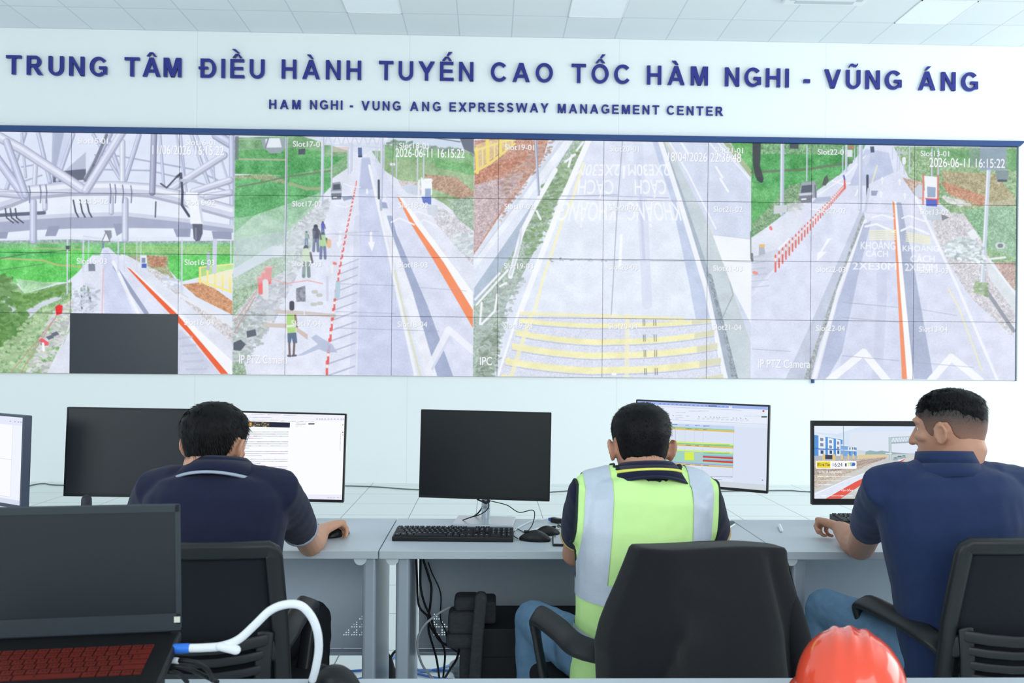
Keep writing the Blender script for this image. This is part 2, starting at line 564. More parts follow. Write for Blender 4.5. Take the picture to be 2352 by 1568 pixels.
def glyph(ch):
    """(width, polygons) of one bold sans capital with cap height 1"""
    v, h = SV, SHZ
    base, marks = ch, []
    if ch in 'ÂỀẾỐÀŨÁ':
        base = {'Â': 'A', 'À': 'A', 'Á': 'A', 'Ề': 'E', 'Ế': 'E', 'Ố': 'O', 'Ũ': 'U'}[ch]
    if base == 'T': w = .82; P = [R_(0, 1 - h, w, 1), R_(w / 2 - v / 2, 0, w / 2 + v / 2, 1 - h)]
    elif base in 'EF':
        w = .78; P = [R_(0, 0, v, 1), R_(v, 1 - h, w - .02, 1), R_(v, .43, w - .07, .43 + h), R_(v, 0, w, h)]
    elif base == 'I': w = v; P = [R_(0, 0, v, 1)]
    elif base == '-': w = .36; P = [R_(0, .27, w, .27 + .19)]
    elif base == 'H': w = .82; P = [R_(0, 0, v, 1), R_(w - v, 0, w, 1), R_(v, .43, w - v, .43 + h)]
    elif base == 'N':
        w = .82; P = [R_(0, 0, v, 1), R_(w - v, 0, w, 1), [(v, 1), (0, 1), (w - v, 0), (w, 0)][::1]]
        P[2] = [(v * .98, 1), (0.02, 1), (w - v, 0), (w - .02, 0)]
    elif base == 'M':
        w = .98; P = [R_(0, 0, v * .95, 1), R_(w - v * .95, 0, w, 1),
                      [(.0, 1), (.3, 1), (w / 2 + .1, 0), (w / 2 - .1, 0)], [(w, 1), (w / 2 + .1, 0), (w / 2 - .1, 0), (w - .3, 1)]]
    elif base == 'A':
        w = .98; P = [[(0, 0), (.215, 0), (w / 2 + .115, 1), (w / 2 - .115, 1)], [(w - .215, 0), (w, 0), (w / 2 + .115, 1), (w / 2 - .115, 1)], R_(.22, .225, w - .22, .225 + h * .95)]
    elif base == 'V':
        w = .94; P = [[(0, 1), (w / 2 - .11, 0), (w / 2 + .11, 0), (.22, 1)], [(w, 1), (w - .22, 1), (w / 2 - .11, 0), (w / 2 + .11, 0)]]
    elif base == 'Y':
        w = .92; P = [R_(w / 2 - v / 2, 0, w / 2 + v / 2, .46), [(0, 1), (w / 2 - .11, .40), (w / 2 + .1, .46), (.24, 1)], [(w, 1), (w - .24, 1), (w / 2 - .1, .46), (w / 2 + .11, .40)]]
    elif base == 'X':
        w = .94; P = [[(0, 0), (.25, 0), (w, 1), (w - .25, 1)], [(0, 1), (w - .25, 0), (w, 0), (.25, 1)]]
    elif base == 'W':
        w = 1.36; P = []
        for (a, b, c, d) in ((0, .21, .24, .42), (.24, .42, .575, .785), (.575, .785, .94, 1.12), (.94, 1.12, 1.15, 1.36)):
            up = a in (0, .575)
            P.append([(a, 1), (c, 0), (d, 0), (b, 1)] if up else [(a, 0), (b, 0), (d, 1), (c, 1)])
    elif base == 'U':
        w = .82; P = [R_(0, .36, v, 1), R_(w - v, .36, w, 1)] + arc(w / 2, .37, w / 2, .385, v, h, 180, 360)
    elif base == 'O':
        w = .98; P = arc(w / 2, .5, w / 2, .515, v * 1.02, h, 0, 360, 36)
    elif base == 'C':
        w = .90; P = arc(.49, .5, .49, .515, v * 1.02, h, 42, 322, 30)
    elif base == 'G':
        w = .94; P = arc(.49, .5, .49, .515, v * 1.02, h, 40, 270, 26) + arc(.49, .5, .46, .515, v, h, 270, 312, 6) + [R_(.52, .36, w, .36 + h * .98), R_(w - v, .1, w, .4)]
    elif base == 'S':
        w = .80
        P = arc(.40, .725, .375, .29, v, h * .98, 20, 180, 16) + arc(.40, .725, .375, .29, v, h, 180, 262, 9) + arc(.40, .27, .40, .285, v, h, -90, 78, 18) + arc(.40, .27, .40, .285, v, h, 198, 270, 10)
        P += [[(.34, .44), (.36, .60), (.49, .555), (.45, .385)]]
    elif base in 'DĐ':
        w = .86; x = 0
        P = [R_(0, 0, v, 1)] + [R_(v, 1 - h, .42, 1), R_(v, 0, .42, h)] + arc(.42, .5, w - .42, .5, v, h, -90, 90, 22)
        if base == 'Đ': P.append(R_(-.1, .44, .42, .44 + h * .85))
    elif base in 'PR':
        w = .80 if base == 'P' else .88
        P = [R_(0, 0, v, 1), R_(v, 1 - h, .48, 1), R_(v, .41, .48, .41 + h)] + arc(.48, .705, .29, .295, v, h, -90, 90, 16)
        if base == 'R': P.append([(.34, .42), (.62, 0), (.88, 0), (.56, .44)])
    else:
        raise ValueError(ch)
    cx = w / 2
    def hat(y): return [[(cx - .27, y), (cx - .12, y), (cx + .02, y + .2), (cx - .10, y + .2)], [(cx + .27, y), (cx + .10, y + .2), (cx - .02, y + .2), (cx + .12, y)]]
    if ch == 'Â': marks = hat(1.07)
    if ch == 'À': marks = [[(cx - .24, 1.28), (cx + .0, 1.07), (cx + .13, 1.07), (cx - .02, 1.28)]]
    if ch == 'Á': marks = [[(cx + .24, 1.28), (cx + .02, 1.28), (cx - .13, 1.07), (cx, 1.07)]]
    if ch == 'Ề': marks = hat(1.07) + [[(cx - .3, 1.52), (cx - .02, 1.33), (cx + .12, 1.33), (cx - .1, 1.52)]]
    if ch in 'ẾỐ': marks = hat(1.07) + [[(cx + .30, 1.52), (cx + .1, 1.52), (cx - .02, 1.33), (cx + .1, 1.33)]]
    if ch == 'Ũ':
        pts = [(-.25, 1.10), (-.17, 1.21), (-.06, 1.22), (.06, 1.16), (.16, 1.15), (.25, 1.26)]
        marks = [[(cx + a[0], a[1]), (cx + b[0], b[1]), (cx + b[0], b[1] + .11), (cx + a[0], a[1] + .11)] for a, b in zip(pts[:-1], pts[1:])]
    return w, P + marks


m_letter = mat('navy_acrylic_letter', (44, 50, 138), 0.35, var=0.03)


def sign(words, label, depth, cap_ref):
    root = thing('wall_sign', label, 'sign', tuple(at(words[0][1], words[0][2], YW + 0.02)))
    o = Vector(root.location); KX = .94
    for word, xa, ya, xb, yb in words:
        A, B = at(xa, ya, YW + 0.02), at(xb, yb, YW + 0.02)
        H = cap_ref
        ws = [glyph(c)[0] * H * KX for c in word]
        gap = (B.x - A.x - sum(ws)) / max(1, len(word) - 1)
        x = A.x; z0 = A.z
        for c, w in zip(word, ws):
            zz = A.z + (B.z - A.z) * (x - A.x) / max(.01, (B.x - A.x))
            bm = bmesh.new()
            for gi, P in enumerate(glyph(c)[1]):
                area = sum(P[i][0] * P[(i + 1) % len(P)][1] - P[(i + 1) % len(P)][0] * P[i][1] for i in range(len(P)))
                if area < 0: P = P[::-1]
                prism(bm, [(p[0] * H * KX, p[1] * H) for p in P], depth, lambda a, b, t, x=x, zz=zz, gi=gi: Vector((x + a - o.x, YW + 0.018 - depth - o.y + t - gi * .00018, zz + b - o.z)))
            obj('letter', bm, m_letter, root)
            x += w + gap


s5 = lambda v: v / 1.9898 + 1170
sign([('TRUNG', 16.5, 172, 247.5, 177), ('TÂM', 288, 176.5, 418, 178.5), ('ĐIỀU', 462, 179.5, 608.5, 181.5), ('HÀNH', 648, 181.5, 830, 184.5), ('TUYẾN', 870.5, 184.5, 1087.5, 187.5),
      ('CAO', 1127, 188, 1269.5, 190.5), ('TỐC', s5(283), 191, s5(549), 194), ('HÀM', s5(627), 195, s5(905), 197.5), ('NGHI', s5(983), 199, s5(1274), 202), ('-', s5(1342), 203, s5(1373), 203.5),
      ('VŨNG', s5(1437), 203.5, s5(1787), 207), ('ÁNG', s5(1865), 208, s5(2135), 211)],
     'upper row of big navy raised wall letters beginning TRUNG TÂM ĐIỀU HÀNH', 0.028, 0.2165)
sign([('HAM', 619, 250.5, 691, 251.5), ('NGHI', 712.5, 251.5, 787, 252.5), ('-', 804, 252.5, 812, 252.7), ('VUNG', 830.5, 253.5, 920.5, 254.5), ('ANG', 942, 255, 1012.5, 256), ('EXPRESSWAY', 1032.5, 256.5, s5(178), 259),
      ('MANAGEMENT', s5(220), 260, s5(684), 263.5), ('CENTER', s5(718), 264, s5(975), 267)],
     'lower row of smaller navy letters reading HAM NGHI - VUNG ANG EXPRESSWAY MANAGEMENT CENTER', 0.018, 0.104)


# ------------------------------------------------------------------ pictures shown by the video wall
CW, CH = 3640, 820


def wall_uv(px, py):
    p = at(px, py, YW)
    return (p.x - XL) / (10 * PW) * CW, (ZT - p.z) / (4 * PH) * CH


cv = Canvas(CW, CH, (225, 232, 248))
mapA = lambda x, y: wall_uv(x / 2.6125, y / 2.6133 + 280)
mapB = lambda x, y: wall_uv(x / 2.658 + 530, y / 2.6576 + 290)
mapC = lambda x, y: wall_uv(x / 2.6576 + 1080, y / 2.6576 + 300)
mapD = lambda x, y: wall_uv(x / 2.614 + 1720, y / 2.6133 + 300)
G1, G2, G3 = (104, 212, 96), (88, 200, 92), (128, 216, 108)
RUB = (206, 208, 222)
T1 = [(1, 4), (3, 4), (30, 4)]
TG = [(3, 10), (8, 8), (30, 10)]
TS = [(1, 16), (3, 26), (8, 16)]

# ---- feed A: steel gantry over fields and a road
cv.map = mapA
cv.rect(-230, 30, 1440, 1540, (226, 234, 250))
cv.rect(-230, 30, 1440, 400, (222, 230, 250)); cv.rect(-230, 400, 1440, 690, (232, 239, 252))
cv.poly([(-230, 712), (0, 712), (430, 704), (700, 716), (1420, 712), (1420, 740), (-230, 740)], (150, 176, 168), tex=TS)
cv.poly([(-230, 730), (500, 728), (1420, 730), (1420, 800), (-230, 800)], (118, 196, 120), tex=TG)
cv.poly([(-230, 760), (560, 765), (560, 790), (470, 900), (400, 960), (-230, 980)], (96, 214, 92), tex=TG)
cv.poly([(-230, 780), (180, 770), (430, 792), (200, 820), (-230, 830)], (84, 200, 96), tex=TG)
cv.line([(0, 818), (260, 830), (340, 858), (500, 870)], 10, (184, 190, 120)); cv.line([(0, 890), (270, 850)], 5, (88, 150, 90))
cv.line([(0, 820), (160, 790), (420, 770)], 6, (80, 130, 90)); cv.line([(200, 760), (520, 765)], 8, (168, 190, 130))
cv.poly([(740, 740), (1420, 740), (1420, 790), (760, 800)], (122, 200, 112), tex=TG)
for yy in (748, 762, 776): cv.line([(740, yy), (1400, yy + 8)], 7, (170, 200, 130), .7)
cv.poly([(990, 800), (1400, 795), (1400, 880), (1080, 960), (1000, 870)], (98, 214, 96), tex=TG)
cv.poly([(760, 800), (1010, 800), (1010, 880), (1060, 960), (880, 860)], (166, 170, 130), tex=TS)
cv.poly([(880, 800), (1000, 812), (990, 870), (900, 870)], (178, 132, 102), tex=TS)
# bank, ditch and bushes at the lower left
cv.poly([(-230, 930), (60, 930), (150, 1030), (330, 980), (430, 960), (440, 1510), (-230, 1510)], (142, 186, 128), tex=TS)
cv.poly([(90, 940), (260, 960), (360, 960), (150, 1030)], (170, 220, 168), tex=TG)
cv.poly([(140, 1140), (250, 1080), (360, 1040), (370, 1060), (250, 1110), (160, 1190), (140, 1200)], (206, 214, 226), tex=T1)
cv.poly([(20, 1010), (50, 1020), (70, 1110), (140, 1150), (140, 1230), (-230, 1260), (-230, 1140), (25, 1120)], (200, 208, 224), tex=T1)
cv.dots([(-60, 1150), (140, 1140), (130, 1240), (60, 1340), (-60, 1400)], 240, (96, 150, 72), 14, 26)
cv.dots([(60, 1020), (160, 1040), (380, 980), (400, 1010), (250, 1060), (130, 1130), (60, 1100)], 200, (104, 158, 76), 10, 22)
cv.dots([(-40, 930), (50, 930), (80, 1010), (30, 1130), (-40, 1130)], 100, (100, 150, 80), 10, 22)
cv.dots([(180, 1160), (420, 1060), (430, 1200), (180, 1500), (-40, 1500), (-40, 1400)], 420, (168, 200, 150), 8, 18)
cv.dots([(300, 1150), (430, 1060), (430, 1300), (300, 1500), (150, 1500)], 320, (206, 206, 212), 6, 16)
cv.poly([(430, 1150), (330, 1510), (280, 1510), (420, 1230)], (226, 230, 240), tex=T1)
cv.poly([(300, 1510), (420, 1250), (430, 1510)], (224, 228, 244), tex=T1)
for a in ((60, 1510, 330, 1180), (120, 1510, 340, 1160)): cv.line([a[:2], a[2:]], 5, (190, 150, 140))
for q in ((265, 1330), (300, 1290), (330, 1270)): cv.poly([(q[0] - 25, q[1]), (q[0] + 10, q[1] - 14), (q[0] + 26, q[1] + 4), (q[0] - 8, q[1] + 18)], (96, 104, 120))
cv.poly([(332, 1110), (352, 1095), (376, 1102), (372, 1150), (338, 1160)], (232, 40, 44)); cv.line([(250, 1310), (280, 1330)], 26, (236, 90, 110)); cv.line([(258, 1330), (262, 1370)], 16, (248, 248, 250))
# road
cv.poly([(618, 752), (652, 752), (1400, 1440), (1400, 1512), (420, 1512), (440, 1100), (600, 800)], (222, 227, 246), tex=T1)
cv.poly([(500, 900), (610, 800), (625, 900), (620, 1150), (430, 1150)], (226, 230, 246), tex=T1)
cv.poly([(618, 770), (650, 770), (800, 1150), (625, 1150)], (206, 214, 240), tex=T1)
cv.line([(690, 870), (880, 1150)], 26, (150, 160, 190)); cv.line([(680, 840), (830, 1150)], 20, (240, 243, 250)); cv.line([(620, 880), (612, 1150)], 8, (225, 190, 200))
cv.poly([(760, 865), (790, 880), (1400, 1440), (1400, 1512), (1330, 1512), (1080, 1220), (920, 1045)], (246, 249, 254))
cv.poly([(762, 872), (780, 880), (1060, 1150), (1180, 1290), (1370, 1512), (1325, 1512), (1130, 1270), (1000, 1130), (905, 1030)], (236, 94, 52))
cv.poly([(1062, 1240), (1090, 1250), (1320, 1512), (1062, 1512)], (206, 212, 232), tex=T1)
for k in range(5): cv.line([(1070 + 12 * k, 1300 + 46 * k), (1150 + 22 * k, 1290 + 48 * k)], 14, (188, 196, 220), .7)
cv.poly([(720, 790), (800, 820), (1090, 1040), (1400, 1330), (1400, 1440), (1060, 1110), (790, 880)], (224, 228, 242), tex=T1)
cv.poly([(800, 820), (960, 900), (1110, 1040), (1400, 1240), (1400, 1330), (1090, 1060)], (212, 210, 214), tex=TS)
cv.poly([(1095, 975), (1200, 962), (1290, 1000), (1400, 1080), (1400, 1160), (1180, 1050)], (204, 148, 108), tex=TS)
cv.line([(1080, 1040), (1400, 1220)], 20, (232, 234, 242))
for k in range(5):
    x = 1200 + 45 * k
    cv.line([(x, 880 + 14 * k), (x, 965 + 14 * k)], 12, (246, 228, 120))
cv.poly([(1195, 870), (1400, 850), (1400, 1000), (1200, 940)], (248, 238, 170), .55); cv.line([(1190, 950), (1400, 1022)], 14, (246, 232, 140)); cv.line([(1195, 872), (1400, 852)], 8, (246, 234, 150))
cv.line([(1290, 700), (1286, 900)], 26, (206, 212, 232)); cv.line([(1386, 710), (1386, 850)], 8, (222, 228, 244)); cv.line([(1250, 790), (1250, 880)], 20, (180, 190, 214))
cv.dots([(960, 920), (1060, 950), (1080, 1010), (980, 985)], 60, (214, 220, 236), 10, 20)
cv.poly([(838, 800), (880, 800), (885, 880), (842, 878)], (236, 240, 250)); cv.rect(850, 850, 880, 876, (70, 96, 190)); cv.rect(850, 815, 872, 845, (120, 140, 180))
for x in (405, 500, 532, 710, 748, 822, 846, 1092): cv.line([(x, 705), (x - 2, 900 if x != 405 and x != 1092 else 1030)], 9 if x in (500, 710, 1092, 405) else 5, (208, 216, 236))
cv.rect(395, 742, 420, 764, (70, 84, 96)); cv.line([(500, 685), (712, 715)], 8, (214, 220, 240))
cv.poly([(530, 850), (570, 850), (572, 895), (532, 895)], (126, 134, 152)); cv.rect(612, 728, 624, 758, (110, 130, 180))
for x, y in ((490, 1000), (505, 985), (530, 990), (540, 1020), (490, 1065)): cv.line([(x, y), (x, y + 40)], 14, (128, 160, 140)); cv.line([(x, y + 40), (x + 3, y + 62)], 10, (84, 96, 120))
cv.dots([(430, 1000), (520, 960), (600, 1010), (560, 1140), (430, 1145)], 120, (196, 204, 220), 6, 14)
# gantry steel
S1, S2, S3 = (200, 206, 228), (228, 233, 247), (150, 158, 188)


def pipe(pts, w, base=S1):
    cv.line(pts, w, tuple(c - 34 for c in base))
    cv.line([(x - w * .1, y - w * .08) for x, y in pts], w * .74, base)
    cv.line([(x - w * .16, y - w * .18) for x, y in pts], w * .3, tuple(min(250, c + 26) for c in base))


cv.poly([(330, 70), (440, 70), (350, 350), (310, 360)], (206, 214, 238)); cv.poly([(315, 300), (515, 280), (515, 346), (318, 364)], (98, 104, 124)); cv.poly([(315, 62), (385, 62), (318, 360), (308, 300)], (150, 160, 190), .6)
cv.poly([(390, 290), (515, 180), (515, 285)], (160, 168, 196), .6)
for a in (((570, 198), (720, 205), (1160, 285), (1390, 385)), ((570, 285), (900, 292), (1060, 330), (1390, 420)), ((130, 270), (250, 250)), ((130, 360), (250, 320))): cv.line(a, 10, (172, 180, 206))
for a, w in ((((150, 70), (40, 400)), 26), (((130, 70), (155, 330)), 16), (((230, 70), (300, 360)), 26), (((440, 75), (345, 350)), 24), (((560, 75), (720, 340)), 20), (((640, 80), (730, 330)), 26),
             (((660, 75), (520, 340)), 34), (((835, 80), (752, 345)), 30), (((960, 80), (982, 380)), 18), (((1085, 80), (1110, 340)), 14), (((1150, 80), (1255, 380)), 22), (((1180, 80), (1300, 370)), 14), (((1280, 250), (1290, 400)), 12),
             (((1320, 200), (1390, 420)), 12), (((1060, 80), (1120, 420)), 14), (((1300, 80), (1400, 140)), 60), (((1390, 80), (1395, 620)), 34)):
    pipe(a, w, (186, 194, 220))
pipe([(215, 230), (205, 430)], 30); pipe([(735, 120), (735, 360)], 36, (206, 214, 236)); pipe([(1380, 350), (1160, 420)], 44); pipe([(1345, 200), (1000, 420)], 46)
cv.poly([(-20, 582), (180, 566), (420, 552), (740, 543), (1140, 585), (1400, 622), (1400, 665), (1140, 640), (740, 636), (420, 640), (180, 650), (-20, 668)], (164, 172, 198))
cv.line([(-20, 590), (180, 574), (420, 560), (740, 552), (1140, 594), (1400, 630)], 24, (206, 212, 232)); cv.line([(0, 560), (265, 545)], 22, (96, 104, 126))
for a in (((290, 625), (360, 625), (335, 685), (270, 685)), ((1040, 640), (1145, 640), (1140, 690), (1060, 690)), ((1270, 655), (1390, 660), (1390, 705), (1280, 700)), ((680, 610), (740, 610), (740, 660), (700, 685)), ((-20, 660), (50, 660), (40, 700), (-20, 700))): cv.poly(a, (148, 156, 184))
pipe([(200, 480), (200, 715)], 44, (190, 198, 222)); pipe([(752, 470), (752, 705)], 40, (196, 204, 226)); pipe([(668, 400), (668, 545)], 30); pipe([(270, 470), (270, 520)], 32)
pipe([(-60, 505), (60, 470), (170, 425), (420, 402), (700, 398), (900, 412), (1060, 450), (1240, 500), (1400, 545)], 88, (208, 213, 234))
pipe([(-60, 420), (150, 440)], 50); pipe([(-60, 60), (140, 170), (505, 410)], 62, (204, 210, 232)); pipe([(-60, 160), (150, 450)], 54, (194, 200, 226)); pipe([(40, 120), (155, 440)], 46, (190, 197, 223))
pipe([(735, 60), (515, 415)], 52, (200, 206, 230)); pipe([(925, 70), (914, 425)], 38, (158, 164, 190)); pipe([(1240, 450), (1380, 425)], 44)
for x in (175, 240, 275, 660, 690, 735, 785): cv.line([(x, 360 + abs(x - 500) * .08), (x + 6, 420), (x + 2, 490 - abs(x - 500) * .02)], 7, (120, 128, 156))
for x in (40, 70, 100): cv.line([(x - 8, 520), (x, 575), (x + 40, 605)], 8, (74, 80, 96))
for x in (440, 480, 520): cv.line([(x, 470), (x + 14, 540), (x + 30, 570)], 9, (70, 78, 96))
cv.line([(640, 80), (560, 260), (510, 350)], 18, (100, 106, 126), .8)
cv.line([(1060, 330), (1085, 310), (1095, 420), (1092, 500), (1135, 565)], 15, (70, 78, 96)); cv.line([(965, 370), (1000, 395), (1060, 330)], 10, (80, 88, 106))
cv.line([(935, 480), (932, 570)], 8, (80, 88, 104)); cv.line([(1090, 350), (1175, 355)], 18, (186, 194, 216))
cv.poly([(1115, 420), (1188, 425), (1200, 500), (1218, 612), (1142, 612), (1140, 520), (1120, 500)], (243, 247, 254)); cv.line([(1190, 440), (1214, 600)], 14, (206, 214, 232))
cv.poly([(1155, 612), (1215, 612), (1216, 670), (1200, 710), (1180, 718), (1162, 700)], (92, 96, 116)); cv.line([(1175, 640), (1175, 700)], 12, (120, 126, 146))
cv.poly([(625, 650), (668, 650), (672, 690), (655, 712)], (140, 146, 160)); cv.poly([(612, 718), (636, 660), (660, 716)], (238, 240, 248)); cv.line([(612, 718), (636, 660), (660, 716), (612, 718)], 5, (120, 128, 140))

# ---- feed B: road works seen from above, van and workers
cv.map = mapB
cv.poly([(26, 30), (1484, 30), (1480, 1530), (12, 1530)], (226, 231, 246), tex=T1)
cv.poly([(26, 40), (560, 40), (800, 180), (1000, 60), (1484, 40), (1484, 90), (26, 110)], (214, 224, 240))
cv.poly([(26, 70), (420, 55), (720, 150), (720, 250), (600, 330), (26, 260)], (122, 186, 122), tex=TG)
cv.poly([(26, 150), (330, 130), (560, 150), (560, 190), (330, 210), (26, 215)], (82, 186, 90), tex=TG)
cv.poly([(26, 215), (560, 185), (700, 185), (600, 255), (330, 300), (26, 290)], (70, 182, 84), tex=TG)
cv.poly([(26, 300), (330, 300), (600, 270), (620, 360), (560, 420), (330, 640), (20, 680)], (82, 192, 98), tex=TG)
cv.poly([(26, 300), (240, 290), (330, 330), (330, 350), (140, 320), (26, 320)], (150, 176, 118), tex=TS)
cv.line([(40, 370), (200, 340), (330, 310), (620, 270)], 10, (104, 140, 96)); cv.line([(360, 350), (460, 380), (560, 380)], 18, (156, 180, 120))
cv.poly([(150, 540), (560, 400), (520, 500), (330, 660), (20, 720), (20, 650)], (158, 214, 172), .9, tex=TG)
cv.line([(30, 80), (330, 78)], 10, (150, 190, 150)); cv.line([(40, 200), (330, 205)], 10, (170, 182, 150))
cv.rect(26, 60, 48, 205, (108, 120, 132), .8)
cv.poly([(182, 75), (330, 70), (336, 130), (300, 165), (240, 165), (200, 130)], (150, 166, 172)); cv.poly([(210, 80), (230, 72), (298, 72), (312, 128), (218, 130)], (226, 234, 244)); cv.line([(230, 72), (212, 132)], 8, (120, 134, 142))
cv.poly([(413, 140), (455, 135), (455, 172), (413, 172)], (70, 84, 96))
# bank on the left and rubble
cv.poly([(330, 660), (520, 480), (600, 440), (560, 640), (400, 900), (250, 1160), (10, 1530), (10, 900), (150, 800)], (196, 208, 208), tex=TS)
cv.poly([(20, 700), (330, 640), (330, 700), (260, 760), (20, 900)], (170, 202, 190), tex=TG)
cv.poly([(15, 870), (250, 730), (330, 740), (300, 800), (16, 925)], (214, 224, 240), .9)
cv.poly([(14, 930), (250, 800), (330, 800), (330, 880), (150, 1000), (12, 1160)], (160, 194, 160), tex=TS)
cv.dots([(380, 640), (560, 440), (600, 450), (560, 560), (420, 760), (340, 760)], 260, (206, 212, 220), 6, 16)
cv.dots([(180, 1000), (420, 800), (400, 980), (300, 1160), (90, 1360), (60, 1320)], 420, (202, 206, 218), 6, 18)
cv.dots([(12, 1180), (200, 1100), (230, 1230), (100, 1450), (12, 1530)], 220, (178, 190, 190), 6, 16)
cv.poly([(10, 1440), (80, 1440), (100, 1530), (10, 1530)], (150, 180, 150), tex=TS)
cv.rect(255, 728, 318, 790, (222, 230, 242), .9)
# carriageway
cv.poly([(800, 190), (860, 190), (905, 330), (985, 520), (1110, 1000), (1280, 1530), (110, 1530), (330, 1060), (560, 600), (690, 360), (770, 250)], (226, 231, 247), tex=T1)
cv.poly([(796, 200), (850, 200), (872, 330), (980, 900), (1120, 1530), (770, 1530), (790, 800), (780, 400)], (205, 213, 240), tex=T1)
cv.poly([(800, 190), (850, 190), (872, 385), (785, 385)], (176, 188, 220), .7)
cv.line([(775, 560), (745, 1530)], 40, (186, 196, 226), .3); cv.line([(846, 240), (885, 420), (980, 840), (1130, 1530)], 16, (240, 243, 250))
cv.poly([(915, 500), (950, 540), (990, 600), (1110, 1000), (1270, 1530), (1190, 1530), (1050, 1020), (960, 680)], (234, 238, 249), tex=T1)
cv.line([(1000, 880), (1090, 1260), (1160, 1530)], 14, (218, 222, 190), .8)
cv.poly([(860, 200), (890, 200), (1030, 430), (1480, 960), (1480, 1530), (1270, 1530), (985, 540), (910, 330)], (219, 225, 244), tex=T1)
cv.poly([(952, 545), (985, 545), (1010, 650), (1200, 1090), (1360, 1530), (1262, 1530), (1110, 1010), (1000, 700)], (160, 172, 206), tex=T1)
cv.poly([(915, 460), (950, 465), (960, 500), (925, 500)], (158, 170, 200)); cv.line([(910, 330), (918, 510)], 14, (176, 186, 206)); cv.line([(903, 330), (904, 440)], 12, (70, 80, 96))
cv.poly([(1030, 430), (1200, 520), (1480, 810), (1480, 1000), (1100, 560)], (228, 232, 246), tex=T1)
cv.poly([(1020, 425), (1046, 436), (1478, 1010), (1478, 1120), (1240, 760), (1100, 560)], (250, 252, 255))
cv.poly([(1018, 432), (1028, 434), (1130, 600), (1300, 830), (1478, 1120), (1478, 1230), (1240, 820), (1090, 580)], (246, 142, 96))
cv.line([(1210, 1480), (1330, 1240), (1480, 1370)], 40, (240, 243, 252), .9); cv.line([(1230, 1480), (1335, 1290), (1360, 1330)], 14, (214, 220, 240))
cv.line([(980, 585), (1030, 560), (1120, 600)], 10, (240, 244, 252)); cv.line([(1150, 590), (1180, 570), (1260, 610)], 10, (240, 244, 252)); cv.line([(1110, 530), (1140, 518), (1220, 550)], 9, (240, 244, 252))
# right side: fields, heap, toll booth
cv.poly([(860, 150), (1484, 150), (1484, 620), (1300, 470), (1030, 330), (940, 270)], (150, 194, 132), tex=TG)
cv.poly([(930, 110), (1484, 170), (1484, 270), (1180, 210), (940, 200)], (134, 200, 126), tex=TG)
cv.poly([(1240, 190), (1484, 240), (1484, 300), (1250, 250)], (112, 196, 108), tex=TG)
cv.poly([(1180, 290), (1380, 310), (1484, 400), (1484, 470), (1230, 380)], (186, 156, 134), tex=TS)
cv.poly([(1020, 330), (1150, 340), (1180, 420), (1060, 390)], (208, 200, 200), tex=TS); cv.poly([(1040, 370), (1090, 350), (1150, 365), (1160, 420), (1080, 410)], (204, 214, 230), tex=T1)
cv.poly([(1200, 480), (1300, 500), (1480, 640), (1480, 850), (1260, 600)], (212, 212, 220), tex=TS)
cv.poly([(1320, 450), (1484, 430), (1484, 640), (1380, 560)], (164, 190, 168), tex=TS)
cv.dots([(1340, 690), (1400, 640), (1484, 680), (1484, 800), (1400, 770)], 160, (206, 216, 222), 8, 18)
cv.poly([(1160, 320), (1228, 318), (1230, 420), (1165, 420)], (244, 248, 252)); cv.rect(1186, 380, 1222, 436, (150, 176, 210)); cv.poly([(1165, 430), (1224, 430), (1224, 478), (1175, 470)], (96, 116, 206)); cv.line([(1164, 315), (1200, 345), (1232, 330)], 8, (240, 240, 250))
cv.poly([(1190, 480), (1262, 480), (1262, 545), (1205, 540)], (206, 214, 228), tex=T1); cv.line([(1150, 330), (1146, 440)], 12, (236, 240, 250))
# gantry, poles, far trees
cv.poly([(960, 60), (1484, 60), (1484, 160), (1200, 120), (960, 110)], (206, 220, 240)); cv.dots([(940, 95), (1040, 90), (1160, 118), (1484, 150), (1484, 175), (940, 120)], 110, (132, 164, 142), 8, 16)
cv.poly([(1395, 65), (1484, 65), (1484, 165), (1424, 140)], (104, 112, 128)); cv.line([(1240, 70), (1400, 95)], 6, (110, 120, 130))
for k in range(13): cv.line([(572 + 27 * k, 62), (590 + 27 * k, 112)] if k % 2 else [(590 + 27 * k, 62), (572 + 27 * k, 112)], 6, (198, 208, 230))
cv.line([(560, 110), (760, 118), (920, 130)], 8, (206, 214, 234)); cv.line([(555, 62), (930, 62)], 6, (196, 204, 226))
for x, y0, y1, w in ((342, 70, 780, 13), (562, 60, 480, 18), (618, 120, 400, 9), (924, 62, 440, 18), (718, 130, 290, 8), (734, 110, 285, 8), (742, 110, 270, 8), (886, 130, 215, 6), (896, 130, 220, 6), (1014, 120, 310, 7), (1142, 120, 330, 8), (1180, 120, 320, 8), (938, 100, 280, 6)):
    cv.line([(x, y0), (x - (y1 - y0) * .012, y1)], w, (186, 196, 220)); cv.line([(x - w * .2, y0), (x - w * .2 - (y1 - y0) * .012, y1)], w * .35, (226, 232, 246))
cv.line([(988, 235), (988, 320)], 7, (210, 220, 236)); cv.line([(980, 232), (996, 232)], 16, (236, 240, 250))
cv.poly([(776, 130), (800, 130), (802, 180), (778, 182)], (84, 104, 156)); cv.line([(782, 184), (798, 184)], 10, (60, 70, 84)); cv.rect(620, 125, 720, 158, (220, 190, 190), .6)
